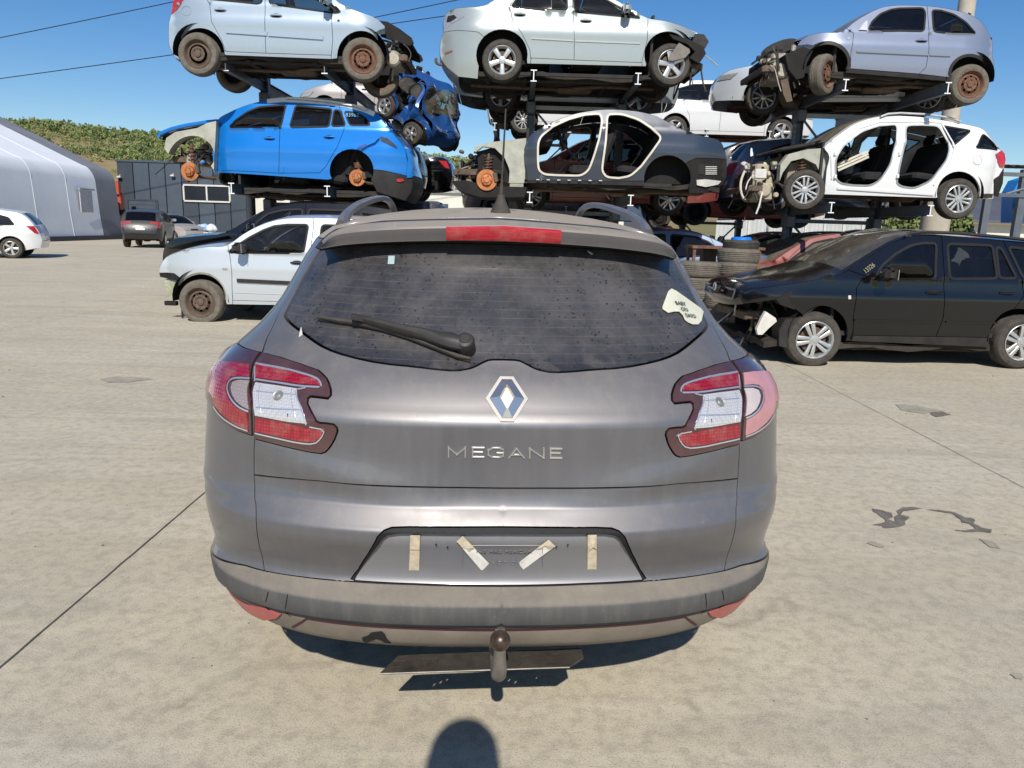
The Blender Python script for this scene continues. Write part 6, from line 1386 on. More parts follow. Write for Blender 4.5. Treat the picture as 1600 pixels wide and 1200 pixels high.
    f0, f1 = np.array(t[2])*[sx, 1], np.array(t[3])*[sx, 1]
    if not wreck:
        for t0, t1 in ((.03, .26), (.74, .97)): c.strip([f0+(f1-f0)*.1, f1], 'headlamp', M['lamp_clear'], t0, t1, off=.02, n=4)
        c.strip([f0+(f1-f0)*.0, f0+(f1-f0)*.7], 'grille', M['dark'], .30, .70, off=.016, n=4)
        c.patch('headlamp', [(.06, -(f0[1]+.03)), (.12, -(f1[1]-.01)), (.42, -(f1[1]+.02)), (.30, -(f1[1]-.08))], M['lamp_clear'], off=.012)
    q0, q1 = np.array(t[14])*[sx, 1], np.array(t[15])*[sx, 1]
    c.handle((bx-.22, -(zcow-.12))); c.handle((dr-.15 if dr-.15 > bx+.3 else bx+.4, -(zcow-.12))); c.mirror((k['win'][0][0][0]*sx+.18, -(zcow+.08)), -1, col)
    c.inside(k['win'][0][0][0]*sx+.1, dr+(.5 if kind != 'sedan' else .12), -1, zf=zs+.12); return c

# ================================================================== RACKS
def ibeam(mb, p0, p1, h=.17, b=.09, t=.010):
    """steel I-section from p0 to p1 (both at the top flange)"""
    p0, p1 = Vector(p0), Vector(p1); d = (p1-p0).normalized(); s_ = d.cross(Vector((0, 0, 1))).normalized(); u = Vector((0, 0, 1))
    prof = [(-b/2, 0), (b/2, 0), (b/2, -t), (t/2, -t), (t/2, -h+t), (b/2, -h+t), (b/2, -h), (-b/2, -h), (-b/2, -h+t), (-t/2, -h+t), (-t/2, -t), (-b/2, -t)]
    P = [p0+s_*x+u*z for x, z in prof]; Q = [p1+s_*x+u*z for x, z in prof]; n = 12
    mb.add(P+Q, [(i, (i+1) % n, n+(i+1) % n, n+i) for i in range(n)]+[tuple(range(n-1, -1, -1)), tuple(range(n, 2*n))])
def rack(label, xs, Ytip, Ypost, Yback, levels, col=None, braces=True):
    root = empty('car_rack', (sum(xs)/len(xs), Ypost, 0)); tag(root, label, 'rack', 'cantilever racks that carry the cars'); ox, oy = root.location.x, root.location.y; col = col or M['rack']
    for x in xs:
        mb = MB(); ht = max(levels)+.12
        for s_ in (-1, 1): mb.box((x-ox+s_*.065, 0, ht/2), (.012, .16, ht)); 
        mb.box((x-ox, -.0, ht/2), (.118, .010, ht)); mb.box((x-ox, 0, .01), (.34, .34, .02))
        post = mb.build('post', col, root)
        mb = MB()
        for k in range(int(ht/.10)):
            for s_ in (-1, 1): mb.box((x-ox+s_*.0735, -.04, .08+k*.10), (.004, .03, .03)); mb.box((x-ox+s_*.065, -.083, .08+k*.10), (.008, .006, .03))
        mb.build('post_hole_row', M['galv'], post, 0)
        for z in levels:
            mb = MB(); ibeam(mb, (x-ox, Ytip-oy, z), (x-ox, Yback-oy, z)); arm = mb.build('arm', col, root, 0)
            mb = MB(); ibeam(mb, (x-ox, Ytip-oy-.006, z+.004), (x-ox, Ytip-oy-.001, z+.004), .176, .096, .016); mb.build('arm_end', M['rack_tip'], arm, 0)
            mb = MB(); mb.box((x-ox, -.0, z-.30), (.16, .34, .22), ch=.02); mb.build('arm_bracket', col, root)
    x0, x1 = xs[0]-ox, xs[-1]-ox
    for z in levels:
        mb = MB(); mb.box(((x0+x1)/2, .0, z-.28), (x1-x0-.16, .07, .07)); mb.build('cross_beam', M['galv'] if z > 3 else col, root)
    if braces:
        zl = [0.15]+[z-.1 for z in levels]
        for za, zb in zip(zl[:-1], zl[1:]):
            for a, b in ((x0+.1, x1-.1), (x1-.1, x0+.1)):
                mb = MB(); mb.tube([(a, -.03 if a < b else .03, za+.1), (b, -.03 if a < b else .03, zb-.25)], .022, 6); mb.build('brace', M['galv'] if za > 1 else col, root)
    return root

# ================================================================== TYRES, TABLE, PALLET, PERSON
def tyre(x, y, z, label, r=.31, w_=.20, tilt=(0, 0), m=None, group='tyres stacked beside the black estate'):
    ty, _ = wheel_meshes('alloy5'); m = m or M['stack_rubber']; k = 'lt'+m.name
    if k not in _wm: q = ty.copy(); q.materials.clear(); q.materials.append(m or M['old_rubber']); _wm[k] = q
    o = bpy.data.objects.new('tyre', _wm[k]); COL.objects.link(o); o.scale = (r, w_/.62, r); o.rotation_euler = (R(90)+tilt[0], tilt[1], rnd.uniform(0, 6)); o.location = (x, y, z)
    return tag(o, label, 'tyre', group)
def skin_body(name, pts, edges, radii, m, parent=None, sub=2, root=0):
    me = bpy.data.meshes.new(name); me.from_pydata(pts, edges, []); o = bpy.data.objects.new(name, me); COL.objects.link(o)
    sm = o.modifiers.new('s', 'SKIN'); sm.use_smooth_shade = True
    for i, v in enumerate(me.skin_vertices[0].data): r = radii[i]; v.radius = (r, r) if isinstance(r, (int, float)) else r; v.use_root = (i == root)
    ss = o.modifiers.new('u', 'SUBSURF'); ss.levels = sub; ss.render_levels = sub
    dg = bpy.context.evaluated_depsgraph_get(); m2 = bpy.data.meshes.new_from_object(o.evaluated_get(dg)); bpy.data.objects.remove(o)
    m2.materials.clear(); return link(name, m2, m, parent)
def photographer():
    """stands behind the phone; only the shadow of the head and shoulders reaches the picture"""
    root = empty('person', (-.075, -.30, 0)); tag(root, 'person in dark shirt behind the phone, whose head shadow falls on the concrete', 'person')
    skin = plain('skin', (.42, .24, .17), .5, 0, .08, 20); cloth = plain('shirt', (.03, .032, .038), .85, 0, .1, 20); tr = plain('trousers', (.04, .045, .06), .9, 0, .1, 20); hair = plain('hair', (.03, .02, .015), .8, 0, .3, 30)
    P = [(0, 0, .98), (0, .01, 1.12), (0, 0, 1.28), (0, 0, 1.44), (0, .03, 1.52), (0, .07, 1.60), (0, .09, 1.68), (0, .08, 1.76),
         (-.10, 0, .94), (-.11, .02, .52), (-.12, -.02, .10), (-.12, .10, .04), (.10, 0, .94), (.11, .03, .52), (.12, 0, .10), (.12, .12, .04),
         (-.17, 0, 1.42), (-.20, .02, 1.17), (-.05, .20, 1.33), (-.005, .262, 1.405), (.17, 0, 1.42), (.23, .02, 1.17), (.20, .20, 1.33), (.145, .262, 1.405)]
    Ed = [(0, 1), (1, 2), (2, 3), (3, 4), (4, 5), (5, 6), (6, 7), (0, 8), (8, 9), (9, 10), (10, 11), (0, 12), (12, 13), (13, 14), (14, 15), (3, 16), (16, 17), (17, 18), (18, 19), (3, 20), (20, 21), (21, 22), (22, 23)]
    Rr = [(.15, .11), (.13, .10), (.15, .11), (.13, .09), .055, .075, .088, .07, .09, .062, .042, .035, .09, .062, .042, .035, .06, .042, .033, .026, .06, .042, .033, .026]
    b = skin_body('body', P, Ed, Rr, skin, root)
    for f in b.data.polygons: pass
    b.data.materials.append(cloth); b.data.materials.append(tr)
    for f in b.data.polygons:
        c = f.center; hand = c.y > .17 and c.z > 1.25
        f.material_index = 2 if c.z < .98 else (1 if c.z < 1.49 and not hand else 0)
    mb = MB(); n = 14; V = []
    for i in range(n+1):
        a = math.pi*.62*i/n
        for j in range(24): t = 2*math.pi*j/24; V.append((.098*math.sin(a)*math.cos(t), .07+.108*math.sin(a)*math.sin(t), 1.70+.105*math.cos(a)))
    mb.add(V, [(i*24+j, i*24+(j+1) % 24, i*24+24+(j+1) % 24, i*24+24+j) for i in range(n) for j in range(24)]); mb.v = [(v[0], v[1]-(.02 if v[2] < 1.7 else 0), v[2]) for v in mb.v]; mb.build('hair', hair, root, 60)
    mb = MB(); mb.box((0, .175, 1.655), (.026, .03, .045), ch=.008); 
    for s_ in (-1, 1): mb.box((s_*.092, .07, 1.66), (.02, .035, .06), ch=.008)
    mb.build('nose_and_ears', skin, root)
    for s_ in (-1, 1):
        mb = MB(); mb.lathe([(0, .012), (.009, .008), (.012, 0)], (s_*.034, .158, 1.69), 'Y', 12); mb.build('eye', plain('eye', (.7, .7, .7), .2, 0, .02) if s_ < 0 else bpy.data.materials['eye'], root)
    mb = MB(); mb.box((0, .165, 1.61), (.045, .012, .012), ch=.004); mb.build('mouth', plain('lips', (.3, .12, .1), .5, 0, .05), root)
    for s_, hx in ((-1, -.005), (1, .145)):      # hands hold the phone from both sides
        for k, (dz, ln) in enumerate(((-.012, .052), (.004, .06), (.020, .058), (.036, .05))):
            mb = MB(); mb.tube([(hx, .262, 1.42+dz), (hx-s_*.006, .288-.004, 1.425+dz), (hx-s_*.02, .285, 1.428+dz)], [.009, .008, .007], 8); mb.build('finger', skin, b)
        mb = MB(); mb.tube([(hx, .255, 1.41), (hx-s_*.01, .25, 1.43), (hx-s_*.028, .262, 1.44)], [.011, .0095, .008], 8); mb.build('thumb', skin, b)
    ph = MB(); ph.box((0, 0, 0), (.15, .008, .072), ch=.003); o = ph.build('phone', M['dark']); o.location = (-.0, -.022, 1.448); tag(o, 'black phone held upright in landscape by the person', 'phone')
    return root
# ================================================================== SETTING
def ground_mat():
    m, t, b = mat('concrete_yard'); co = coords(t)
    big = noise(t, co, .22, 6, .6, .5); mid = noise(t, co, 1.3, 8, .68, .8); fine = noise(t, co, 18, 8, .72); gr = noise(t, co, 190, 3, .7)
    st = noise(t, coords(t, (.25, 2.2, 1)), 1.1, 8, .7, 1.4)      # smears that run across the yard
    c = mix(t, ramp(t, big, [(.3, 0.), (.7, 1.)]), (.49, .425, .305), (.61, .545, .41))
    c = mix(t, mul(t, ramp(t, mid, [(.35, 1.), (.6, 0.)]), .3), c, (.36, .325, .255))
    c = mix(t, mul(t, ramp(t, st, [(.48, 0.), (.66, 1.)]), .38), c, (.31, .29, .245))
    c = mix(t, mul(t, ramp(t, noise(t, coords(t, (.3, 1.6, 1)), .8, 8, .7, 1.), [(.5, 0.), (.7, 1.)]), .45), c, (.68, .63, .51))
    c = mix(t, mul(t, ramp(t, fine, [(.40, 1.), (.54, 0.)]), .42), c, (.27, .24, .19))
    c = mix(t, mul(t, ramp(t, gr, [(.56, 0.), (.64, 1.)]), .7), c, (.16, .145, .12))
    c = mix(t, mul(t, ramp(t, gr, [(.32, 1.), (.42, 0.)]), .6), c, (.62, .57, .47))
    mt = noise(t, co, 6, 10, .82, .3); c = mix(t, mul(t, ramp(t, mt, [(.36, 1.), (.52, 0.)]), .14), c, (.36, .315, .24)); c = mix(t, mul(t, ramp(t, mt, [(.52, 0.), (.64, 1.)]), .13), c, (.66, .60, .48))
    sc_ = noise(t, coords(t, (2.5, 9, 1)), 9, 8, .8, 1.); c = mix(t, mul(t, ramp(t, sc_, [(.58, 0.), (.66, 1.)]), .35), c, (.25, .225, .18))
    # dark spots of oil
    sp_ = ramp(t, noise(t, coords(t, (.7, 1.5, 1)), 1.9, 4, .5, .6), [(.70, 0.), (.74, 1.)]); c = mix(t, mul(t, sp_, .45), c, (.15, .135, .12))
    cr_ = N(t, 'ShaderNodeTexVoronoi', feature='DISTANCE_TO_EDGE'); cr_.inputs['Scale'].default_value = .23; dn = N(t, 'ShaderNodeMix', data_type='VECTOR'); 
    nz = N(t, 'ShaderNodeTexNoise'); nz.inputs['Scale'].default_value = 1.6; nz.inputs['Detail'].default_value = 8; t.links.new(co, nz.inputs['Vector']); ad = N(t, 'ShaderNodeVectorMath', operation='MULTIPLY_ADD'); t.links.new(nz.outputs['Color'], ad.inputs[0]); ad.inputs[1].default_value = (.8, .8, 0); t.links.new(co, ad.inputs[2]); t.links.new(ad.outputs[0], cr_.inputs['Vector'])
    c = mix(t, mul(t, ramp(t, cr_.outputs['Distance'], [(.0, 1.), (.006, 0.)]), ramp(t, mid, [(.45, 0.), (.6, .4)])), c, (.17, .15, .12))
    t.links.new(c, b.inputs['Base Color']); b.inputs['Roughness'].default_value = .93; b.inputs['Specular IOR Level'].default_value = .25
    h = N(t, 'ShaderNodeMath', operation='ADD'); t.links.new(mul(t, fine, .6), h.inputs[0]); t.links.new(mul(t, gr, .35), h.inputs[1]); bump(t, b, h.outputs[0], .55, .006); return m
def setting():
    gm = ground_mat(); mb = MB()
    mb.add([(-60, -30, 0), (60, -30, 0), (60, 90, 0), (-60, 90, 0)], [(0, 1, 2, 3)]); g = mb.build('ground', gm, smooth=0); tag(g, 'pale sunlit concrete yard with stains and joints', kind='structure')
    fm = plain('far_field', (.10, .11, .05), .95, 0, .4, .05); mb = MB(); mb.add([(-1500, -400, -.35), (1500, -400, -.35), (1500, 2500, -.35), (-1500, 2500, -.35)], [(0, 1, 2, 3)]); tag(mb.build('terrain', fm, smooth=0), kind='structure')
    jm = plain('joint_filler', (.09, .082, .07), .95, 0, .4, 12)
    jw = plain('joint_filler_pale', (.19, .17, .14), .95, 0, .4, 12)
    for x, y0, y1, w_, m_ in ((-1.63, -6, 12, .0065, jm), (3.09, -6, 26, .005, jw), (-6.3, -6, 26, .005, jw)):
        mb = MB(); r = random.Random(int(x*10)); n = 160; V = []
        for i in range(n+1): y = y0+(y1-y0)*i/n; q = r.uniform(-.0015, .0015); V += [(x-w_/2+q, y, .004), (x+w_/2+q+r.uniform(-.001, .001), y, .004)]
        mb.add(V, [(2*i, 2*i+1, 2*i+3, 2*i+2) for i in range(n)]); tag(mb.build('expansion_joint', m_, g, 0), kind='structure')
    for y0, x0, x1 in ((5.9, -9, 12), (.5, -8, 9)):
        pass
    # wet blotches on the right, dark patches
    def blotch(pts_px, m_, z=.004):
        rb = random.Random(len(pts_px)); pts_px = [(a[0]+rb.uniform(-.9, .9), a[1]+rb.uniform(-.35, .35)) for a in resample(pts_px, 3., True)]; pts_px = smooth_poly(pts_px, 1, True); p = [ground(*q, z) for q in pts_px]; mb = MB(); n = len(p); tri = geometry.delaunay_2d_cdt([Vector((q[0], q[1])) for q in p], [(i, (i+1) % n) for i in range(n)], [], 1, 1e-5)
        mb.add([(v.x, v.y, z) for v in tri[0]], [tuple(f) for f in tri[2]]); tag(mb.build('stain', m_, g, 0), kind='structure')
    wet = plain('oil_stain', (.175, .155, .125), .6, 0, .35, 20); wet2 = plain('dull_stain', (.34, .305, .24), .85, 0, .25, 9)
    S = lambda L_: [(1200+x/1.8175, 540+y/1.8175) for x, y in L_]
    blotch(S([(297, 463), (320, 466), (350, 474), (357, 487), (340, 492), (362, 500), (358, 486), (372, 478), (366, 468), (380, 459), (412, 458), (440, 462), (412, 466), (384, 470), (378, 480), (402, 486), (398, 494), (388, 498), (390, 510), (362, 516), (330, 518), (326, 511), (294, 509), (320, 504), (334, 500), (330, 490), (312, 478), (302, 472)]), wet)
    blotch(S([(446, 464), (480, 466), (530, 472), (560, 488), (580, 488), (588, 496), (584, 504), (604, 516), (636, 522), (634, 532), (604, 528), (560, 529), (530, 523), (560, 524), (590, 520), (574, 506), (552, 502), (548, 494), (524, 476), (480, 470)]), wet)
    blotch(S([(280, 559), (290, 556), (304, 557), (318, 563), (334, 569), (328, 573), (316, 572), (300, 568)]), wet2); blotch(S([(688, 934), (700, 928), (720, 930), (727, 940), (722, 948), (706, 946), (696, 938)]), wet2)
    blotch(S([(460, 190), (500, 188), (520, 196), (480, 202), (466, 198)]), wet); 
    blotch(S([(360, 165), (420, 170), (500, 186), (440, 192), (380, 184)]), wet2); blotch(S([(600, 548), (640, 556), (660, 576), (630, 572)]), wet2)
    blotch([(155, 592), (180, 588), (215, 589), (240, 592), (200, 597), (168, 597)], wet2)
    gb = MB(); r = random.Random(12)
    for i in range(420):
        x, y = r.uniform(-5, 6), r.uniform(.6, 9); q = r.uniform(.0015, .005)*(1 if r.random() < .9 else 2.2); a = r.uniform(0, 3)
        ca, sa = math.cos(a)*q, math.sin(a)*q; gb.add([(x+ca, y+sa, 0.0002), (x-sa, y+ca*.8, .0002), (x-ca, y-sa, .0002), (x+sa*.9, y-ca, .0002), (x+ca*.2, y, q*.9)], [(0, 1, 4), (1, 2, 4), (2, 3, 4), (3, 0, 4)])
    tag(gb.build('grit', plain('grit_stone', (.13, .115, .095), .9, 0, .5, 40), smooth=0, fix=False), 'scattered small dark grit lying on the concrete', 'grit', kind='stuff')
    # ---- hill with scrub behind
    hm, t, b = mat('dry_hillside'); co = coords(t); c = mix(t, ramp(t, noise(t, co, .03, 8, .7), [(.35, 0.), (.65, 1.)]), (.11, .125, .04), (.36, .25, .125)); t.links.new(c, b.inputs['Base Color']); b.inputs['Roughness'].default_value = 1
    def hh(x, y):
        t_ = min(1, max(0, (y-80)/150)); base = 25.5*(t_**1.15); k = 1-.28*min(1.6, max(0, (x+130)/130)); return base*k+.8*math.sin(x*.045+1)+.8*math.sin(x*.11+y*.05)
    mb = MB(); nx, ny = 90, 34; V = []
    for i in range(nx+1):
        for j in range(ny+1): x = -330+560*i/nx; y = 70+200*j/ny; V.append((x, y, hh(x, y)-.5))
    mb.add(V, [(i*(ny+1)+j, (i+1)*(ny+1)+j, (i+1)*(ny+1)+j+1, i*(ny+1)+j+1) for i in range(nx) for j in range(ny)]); tag(mb.build('hill', hm, smooth=60), kind='structure')
    lm = []
    for nme, cc in (('scrub_leaf', (.16, .20, .062)), ('scrub_leaf_dark', (.08, .115, .042)), ('scrub_leaf_yellow', (.26, .25, .10))):
        m, t, b = mat(nme); t.links.new(mix(t, noise(t, coords(t), .6, 4), tuple(x*.6 for x in cc), tuple(x*1.4 for x in cc)), b.inputs['Base Color']); b.inputs['Roughness'].default_value = .9; lm.append(m)
    r = random.Random(5); me = MB(); mi = []
    def bush(x, y, z, s_, k):
        for q in range(13):
            a = r.uniform(0, 6.28); e = r.uniform(-.2, 1.4); rr = s_*r.uniform(.45, 1.); cx_, cy_, cz_ = x+rr*math.cos(a)*math.cos(e), y+rr*math.sin(a)*math.cos(e), z+s_*.3+rr*math.sin(e)*1.1
            u = Vector((r.uniform(-1, 1), r.uniform(-1, 1), r.uniform(-.5, 1))).normalized(); v = u.orthogonal().normalized(); w_ = u.cross(v); h = s_*r.uniform(.2, .42)
            me.add([(cx_+v.x*h, cy_+v.y*h, cz_+v.z*h), (cx_-v.x*h*.5+w_.x*h*.8, cy_-v.y*h*.5+w_.y*h*.8, cz_-v.z*h*.5+w_.z*h*.8), (cx_-v.x*h*.5-w_.x*h*.8, cy_-v.y*h*.5-w_.y*h*.8, cz_-v.z*h*.5-w_.z*h*.8), (cx_+u.x*h*.6, cy_+u.y*h*.6, cz_+u.z*h*.6)], [(0, 1, 2), (0, 1, 3), (1, 2, 3), (2, 0, 3)]); mi.extend([k]*4)
    for i in range(12500):
        y = 84+150*r.random()**.7; x = r.uniform(-.95, .12)*y+r.uniform(-8, 8); 
        den = math.sin(x*.06)*math.sin(y*.08+x*.02)
        if (y < 178 and r.random() < .88) or (y < 215 and den < .0 and r.random() < .65): continue
        bush(x, y, hh(x, y)-.5, r.uniform(.55, 1.45)*(1.25 if y > 215 else 1), r.choice([0, 0, 0, 1, 2]))
    o = me.build('hillside_scrub', lm, smooth=0, fix=False); o.data.polygons.foreach_set('material_index', mi); tag(o, 'dry green scrub and small trees covering the hill on the left', 'scrub', kind='stuff')

    # ---- white fabric storage hall on the left
    hall = empty('storage_hall', (-23.4, 36, 0)); tag(hall, 'white fabric storage hall with rounded eaves and grey end bay, at the left edge', 'building')
    fab = plain('hall_membrane_white', (.78, .80, .82), .7, 0, .04, .8, 0, .03); fabg = plain('hall_membrane_grey', (.20, .21, .23), .7, 0, .12, .8, .0, .1)
    e = at(144, 259, 42.3); r0 = at(0, 187, 42.3)
    x_e = -23.45
    ev = at(150, 290, 42.3)[2]; 
    sl = (r0[2]-e[2])/(r0[0]-e[0])      # roof slope, rising to the left
    prof = [(x_e+.25, 0), (x_e+.1, 1.5), (x_e, e[2]-.75)]
    for k in range(1, 7): a = k/6; prof.append((x_e-.35*(a**1.6)-.25*a, e[2]-.75+.75*(1-(1-a)**1.7)))
    xr = x_e-9.0; zr = prof[-1][1]+(-sl)*(prof[-1][0]-xr); prof += [(prof[-1][0]-(prof[-1][0]-xr)*k/4, prof[-1][1]+(zr-prof[-1][1])*k/4) for k in range(1, 5)]
    full = prof+[(2*xr-x, z) for x, z in reversed(prof[:-1])]
    ys = [22.8+2.75*i for i in range(8)]  # rib lines
    ys = [42.3-2.8*i for i in range(9)][::-1]+[44.4]
    for i in range(len(ys)-1):
        y0, y1 = ys[i], ys[i+1]; n = len(full); V = []; K = 5; m_ = fabg if i == len(ys)-2 else fab; mb = MB()
        for k in range(K+1):
            y = y0+(y1-y0)*k/K; s_ = -.015*math.sin(math.pi*k/K) if k not in (0, K) else .0      # membrane sags between the ribs
            for x, z in full: cxx = xr; d = Vector((x-cxx, z-1)).normalized(); V.append((x+d.x*s_+23.4, y-36, max(0, z+d.y*s_)))
        mb.add(V, [(k*n+j, (k+1)*n+j, (k+1)*n+j+1, k*n+j+1) for k in range(K) for j in range(n-1)]); mb.build('membrane_bay', m_, hall, 50)
        mb = MB(); mb.tube([(x+23.4, y0-36, z) for x, z in full], .012, 6); mb.build('rib', m_, hall)
    for y, m_, nm in ((ys[-1], fabg, 'end_wall'), (ys[0], fab, 'end_wall')): mb = MB(); n = len(full); mb.add([(x+23.4, y-36, z) for x, z in full], [tuple(range(n))]); mb.build(nm, m_, hall, 0)
    mb = MB(); mb.box((.30, (ys[-1]+ys[0])/2-36, .12), (.2, ys[-1]-ys[0], .24)); mb.build('plinth', plain('dark_plinth', (.06, .06, .07), .8), hall)
    w0, w1 = at(120, 303, 41.2), at(142, 334, 41.2); p0 = ground(120, 375)
    # small grey flap window in the last white bay
    mb = MB(); mb.box((.13, 40.95-36, 2.05), (.05, 1.15, 1.15)); mb.build('ventilation_flap', plain('flap_grey', (.42, .43, .44), .7), hall); mb = MB(); mb.box((.19, 40.95-36, 2.68), (.12, 1.4, .08)); mb.build('flap_rail', M['galv'], hall)
    # ---- dark grey hall behind
    Yb = 49.; A = at(182, 252, Yb); B = at(383, 262, Yb); C_ = at(386, 262, Yb)
    bl = empty('dark_building', (A[0], Yb, 0)); tag(bl, 'dark blue-grey metal-clad hall with white-framed window and roller door', 'building')
    tops = A[2]; pan = [plain('cladding_slate_a', (.055, .078, .108), .55, .2, .1, 3, 0, .08), plain('cladding_slate_b', (.034, .050, .072), .55, .2, .1, 3, 0, .08)]
    wdt = B[0]-A[0]; n = 8
    mb = MB(); mb.box((wdt/2, 6.05, tops/2-.02), (wdt-.02, 12, tops-.04)); mb.build('wall', pan[1], bl, 0)
    for k in range(n): mb = MB(); mb.box((wdt*(k+.5)/n, -.02, tops/2), (wdt/n-.05, .10, tops), ch=.02); mb.build('panel', pan[0 if k in (1, 2, 3, 5) else 1], bl, 0)
    mb = MB(); mb.box((wdt/2, -.03, tops+.05), (wdt+.1, .2, .12)); mb.build('parapet', pan[0], bl, 0)
    wa, wb = at(288, 289, Yb), at(361, 316, Yb); fr_ = M['white_plastic']; wx, wz = (wa[0]+wb[0])/2-A[0], (wa[2]+wb[2])/2; ww_, wh_ = wb[0]-wa[0], wa[2]-wb[2]
    mb = MB(); 
    for dz in (-1, 1): mb.box((wx, -.12, wz+dz*wh_/2), (ww_, .12, .10))
    for dx in (-1, 0, 1): mb.box((wx+dx*ww_/2, -.12, wz), (.10, .121, wh_-.1))
    wf = mb.build('window', fr_, bl, 0); mb = MB(); mb.box((wx, -.085, wz), (ww_-.1, .02, wh_-.1)); mb.build('pane', plain('reflecting_pane', (.02, .025, .03), .08, 0, .1), wf, 0)
    ga, gb = at(200, 313, Yb), at(251, 372, Yb); mb = MB()
    for q in range(9): mb.box(((ga[0]+gb[0])/2-A[0], -.09, ga[2]*(q+.5)/9), (gb[0]-ga[0]-.2, .05, ga[2]/9-.015))
    mb.build('roller_door', pan[0], bl, 0); mb = MB(); mb.box(((ga[0]+gb[0])/2-A[0], -.10, ga[2]+.05), (gb[0]-ga[0], .08, .10)); 
    for xx in (ga[0], gb[0]): mb.box((xx-A[0], -.10, ga[2]/2), (.1, .08, ga[2]))
    mb.build('door_frame', pan[1], bl, 0)
    for p_ in ((189, 277), (272, 275)):
        q = at(*p_, Yb); mb = MB(); mb.box((q[0]-A[0], -.25, q[2]), (.25, .2, .12), ch=.03); mb.tube([(q[0]-A[0], -.05, q[2]+.15), (q[0]-A[0], -.25, q[2]+.05)], .03, 6); mb.build('wall_lamp', M['white_plastic'], bl)
    # pale hall further right, seen between the racks
    pb = empty('pale_building', (C_[0], Yb+1, 0)); tag(pb, 'low cream-walled hall behind the lower tier of the racks', 'building'); crm = plain('cream_render', (.62, .60, .52), .85, 0, .06, 1.)
    x1 = at(1000, 330, Yb)[0]-C_[0]
    mb = MB(); mb.box((x1/2+.1, 5, 1.7), (x1, 10, 3.4)); mb.build('wall', crm, pb, 0); mb = MB(); mb.box((x1/2+.1, 5, 3.5), (x1+.4, 10.4, .2)); mb.build('roof', M['galv'], pb, 0)
    for k in range(6): mb = MB(); mb.box((3.2+k*4.4, -.03, 1.5), (1.6, .1, 2.4)); mb.build('window', pan[1], pb, 0)
    # orange containers / lift seen in the slot between the halls
    oc = MB(); 
    o = empty('orange_loader', (at(184, 300, 47.2)[0], 47.2, 0)); tag(o, 'orange machine standing in the gap between the white hall and the dark building', 'machine')
    mb = MB(); mb.box((0, 0, .9), (.7, 1.6, .9), ch=.1); mb.build('body', PT['orange'], o); mb = MB(); mb.box((0, 0, 2.0), (.5, .5, 1.5), ch=.05); mb.box((.1, -.2, 3.0), (.3, .3, .8)); mb.build('mast', PT['orange'], o); mb = MB(); mb.box((0, -.1, 1.55), (.6, .6, .3)); mb.build('cab', M['dark'], o)
    for s_ in (-.5, .5): mb = MB(); mb.lathe([(0, -.15), (.35, -.15), (.4, -.1), (.4, .1), (.35, .15), (0, .15)], (0, s_, .4), 'X', 16); mb.build('wheel', M['rubber'], o)
    # ---- right side, far: corrugated wall, sheds, canopy, blue machine, concrete pole
    Yr = 30.
    cw = empty('corrugated_wall', (at(1120, 340, Yr)[0], Yr, 0)); tag(cw, 'long pale corrugated metal wall behind the right-hand rack', 'wall'); L_ = at(1385, 340, Yr)[0]-cw.location.x
    zt = at(1250, 318, Yr)[2]; col_ = plain('pale_corrugated', (.60, .62, .60), .5, .3, .1, 2, 0, .12); n = int(L_/.16)
    V = []; mb = MB()
    for i in range(n*2+1): x = L_*i/(n*2); y = .03 if i % 2 else -.03; V += [(x, y, 0), (x, y, zt)]
    mb.add(V, [(2*i, 2*i+2, 2*i+3, 2*i+1) for i in range(n*2)]); tag(mb.build('cladding_sheet', col_, cw, 0), kind='stuff'); mb = MB(); mb.box((L_/2, .0, zt+.04), (L_, .2, .1)); mb.build('coping', M['white_plastic'], cw, 0)
    for k in range(9): mb = MB(); mb.box((.8+k*(L_-1)/8, -.8, .95), (.07, .07, 1.9)); o = mb.build('white_post', M['white_plastic'], smooth=0); o.location = (cw.location.x, Yr-.8, 0); tag(o, '%s white post from the left before the corrugated wall' % ['first', 'second', 'third', 'fourth', 'fifth', 'sixth', 'seventh', 'eighth', 'last'][k], 'post', 'white posts along the corrugated wall')
    sh_ = empty('grey_shed', (at(1400, 300, 34)[0], 34, 0)); tag(sh_, 'low shed with dark grey roof and pale wall at the far right', 'building')
    x1 = at(1620, 330, 34)[0]-sh_.location.x; zr_, ze_ = at(1500, 300, 40)[2], at(1500, 343, 34)[2]
    mb = MB(); mb.add([(-.5, -.3, ze_), (x1+5, -.3, ze_), (x1+5, 6, zr_), (-.5, 6, zr_), (-.5, -.3, ze_-.12), (x1+5, -.3, ze_-.12), (x1+5, 6, zr_-.12), (-.5, 6, zr_-.12)], [(0, 1, 2, 3), (7, 6, 5, 4), (0, 4, 5, 1), (1, 5, 6, 2), (2, 6, 7, 3), (3, 7, 4, 0)]); mb.build('roof', plain('slate_roof', (.085, .09, .11), .7, 0, .15, 1), sh_, 0); mb = MB(); mb.box((x1/2+2, 3, ze_/2-.1), (x1+4, 5.6, ze_-.15)); mb.build('wall', crm, sh_, 0)
    cn = empty('steel_canopy', (at(1570, 300, 17)[0], 17, 0)); tag(cn, 'dark steel canopy frame with corrugated roof at the right edge', 'canopy')
    z1 = at(1575, 262, 17)[2]; V = []; mb = MB()
    for i in range(61): x = -.3+6.*i/60; V += [(x, -.3, z1+(.04 if i % 2 else 0)), (x, 4, z1+.35+(.04 if i % 2 else 0))]
    mb.add(V, [(2*i, 2*i+2, 2*i+3, 2*i+1) for i in range(60)]); mb.build('roof_sheet', plain('rusty_roof_sheet', (.05, .035, .03), .9, 0, .4, 6), cn, 0)
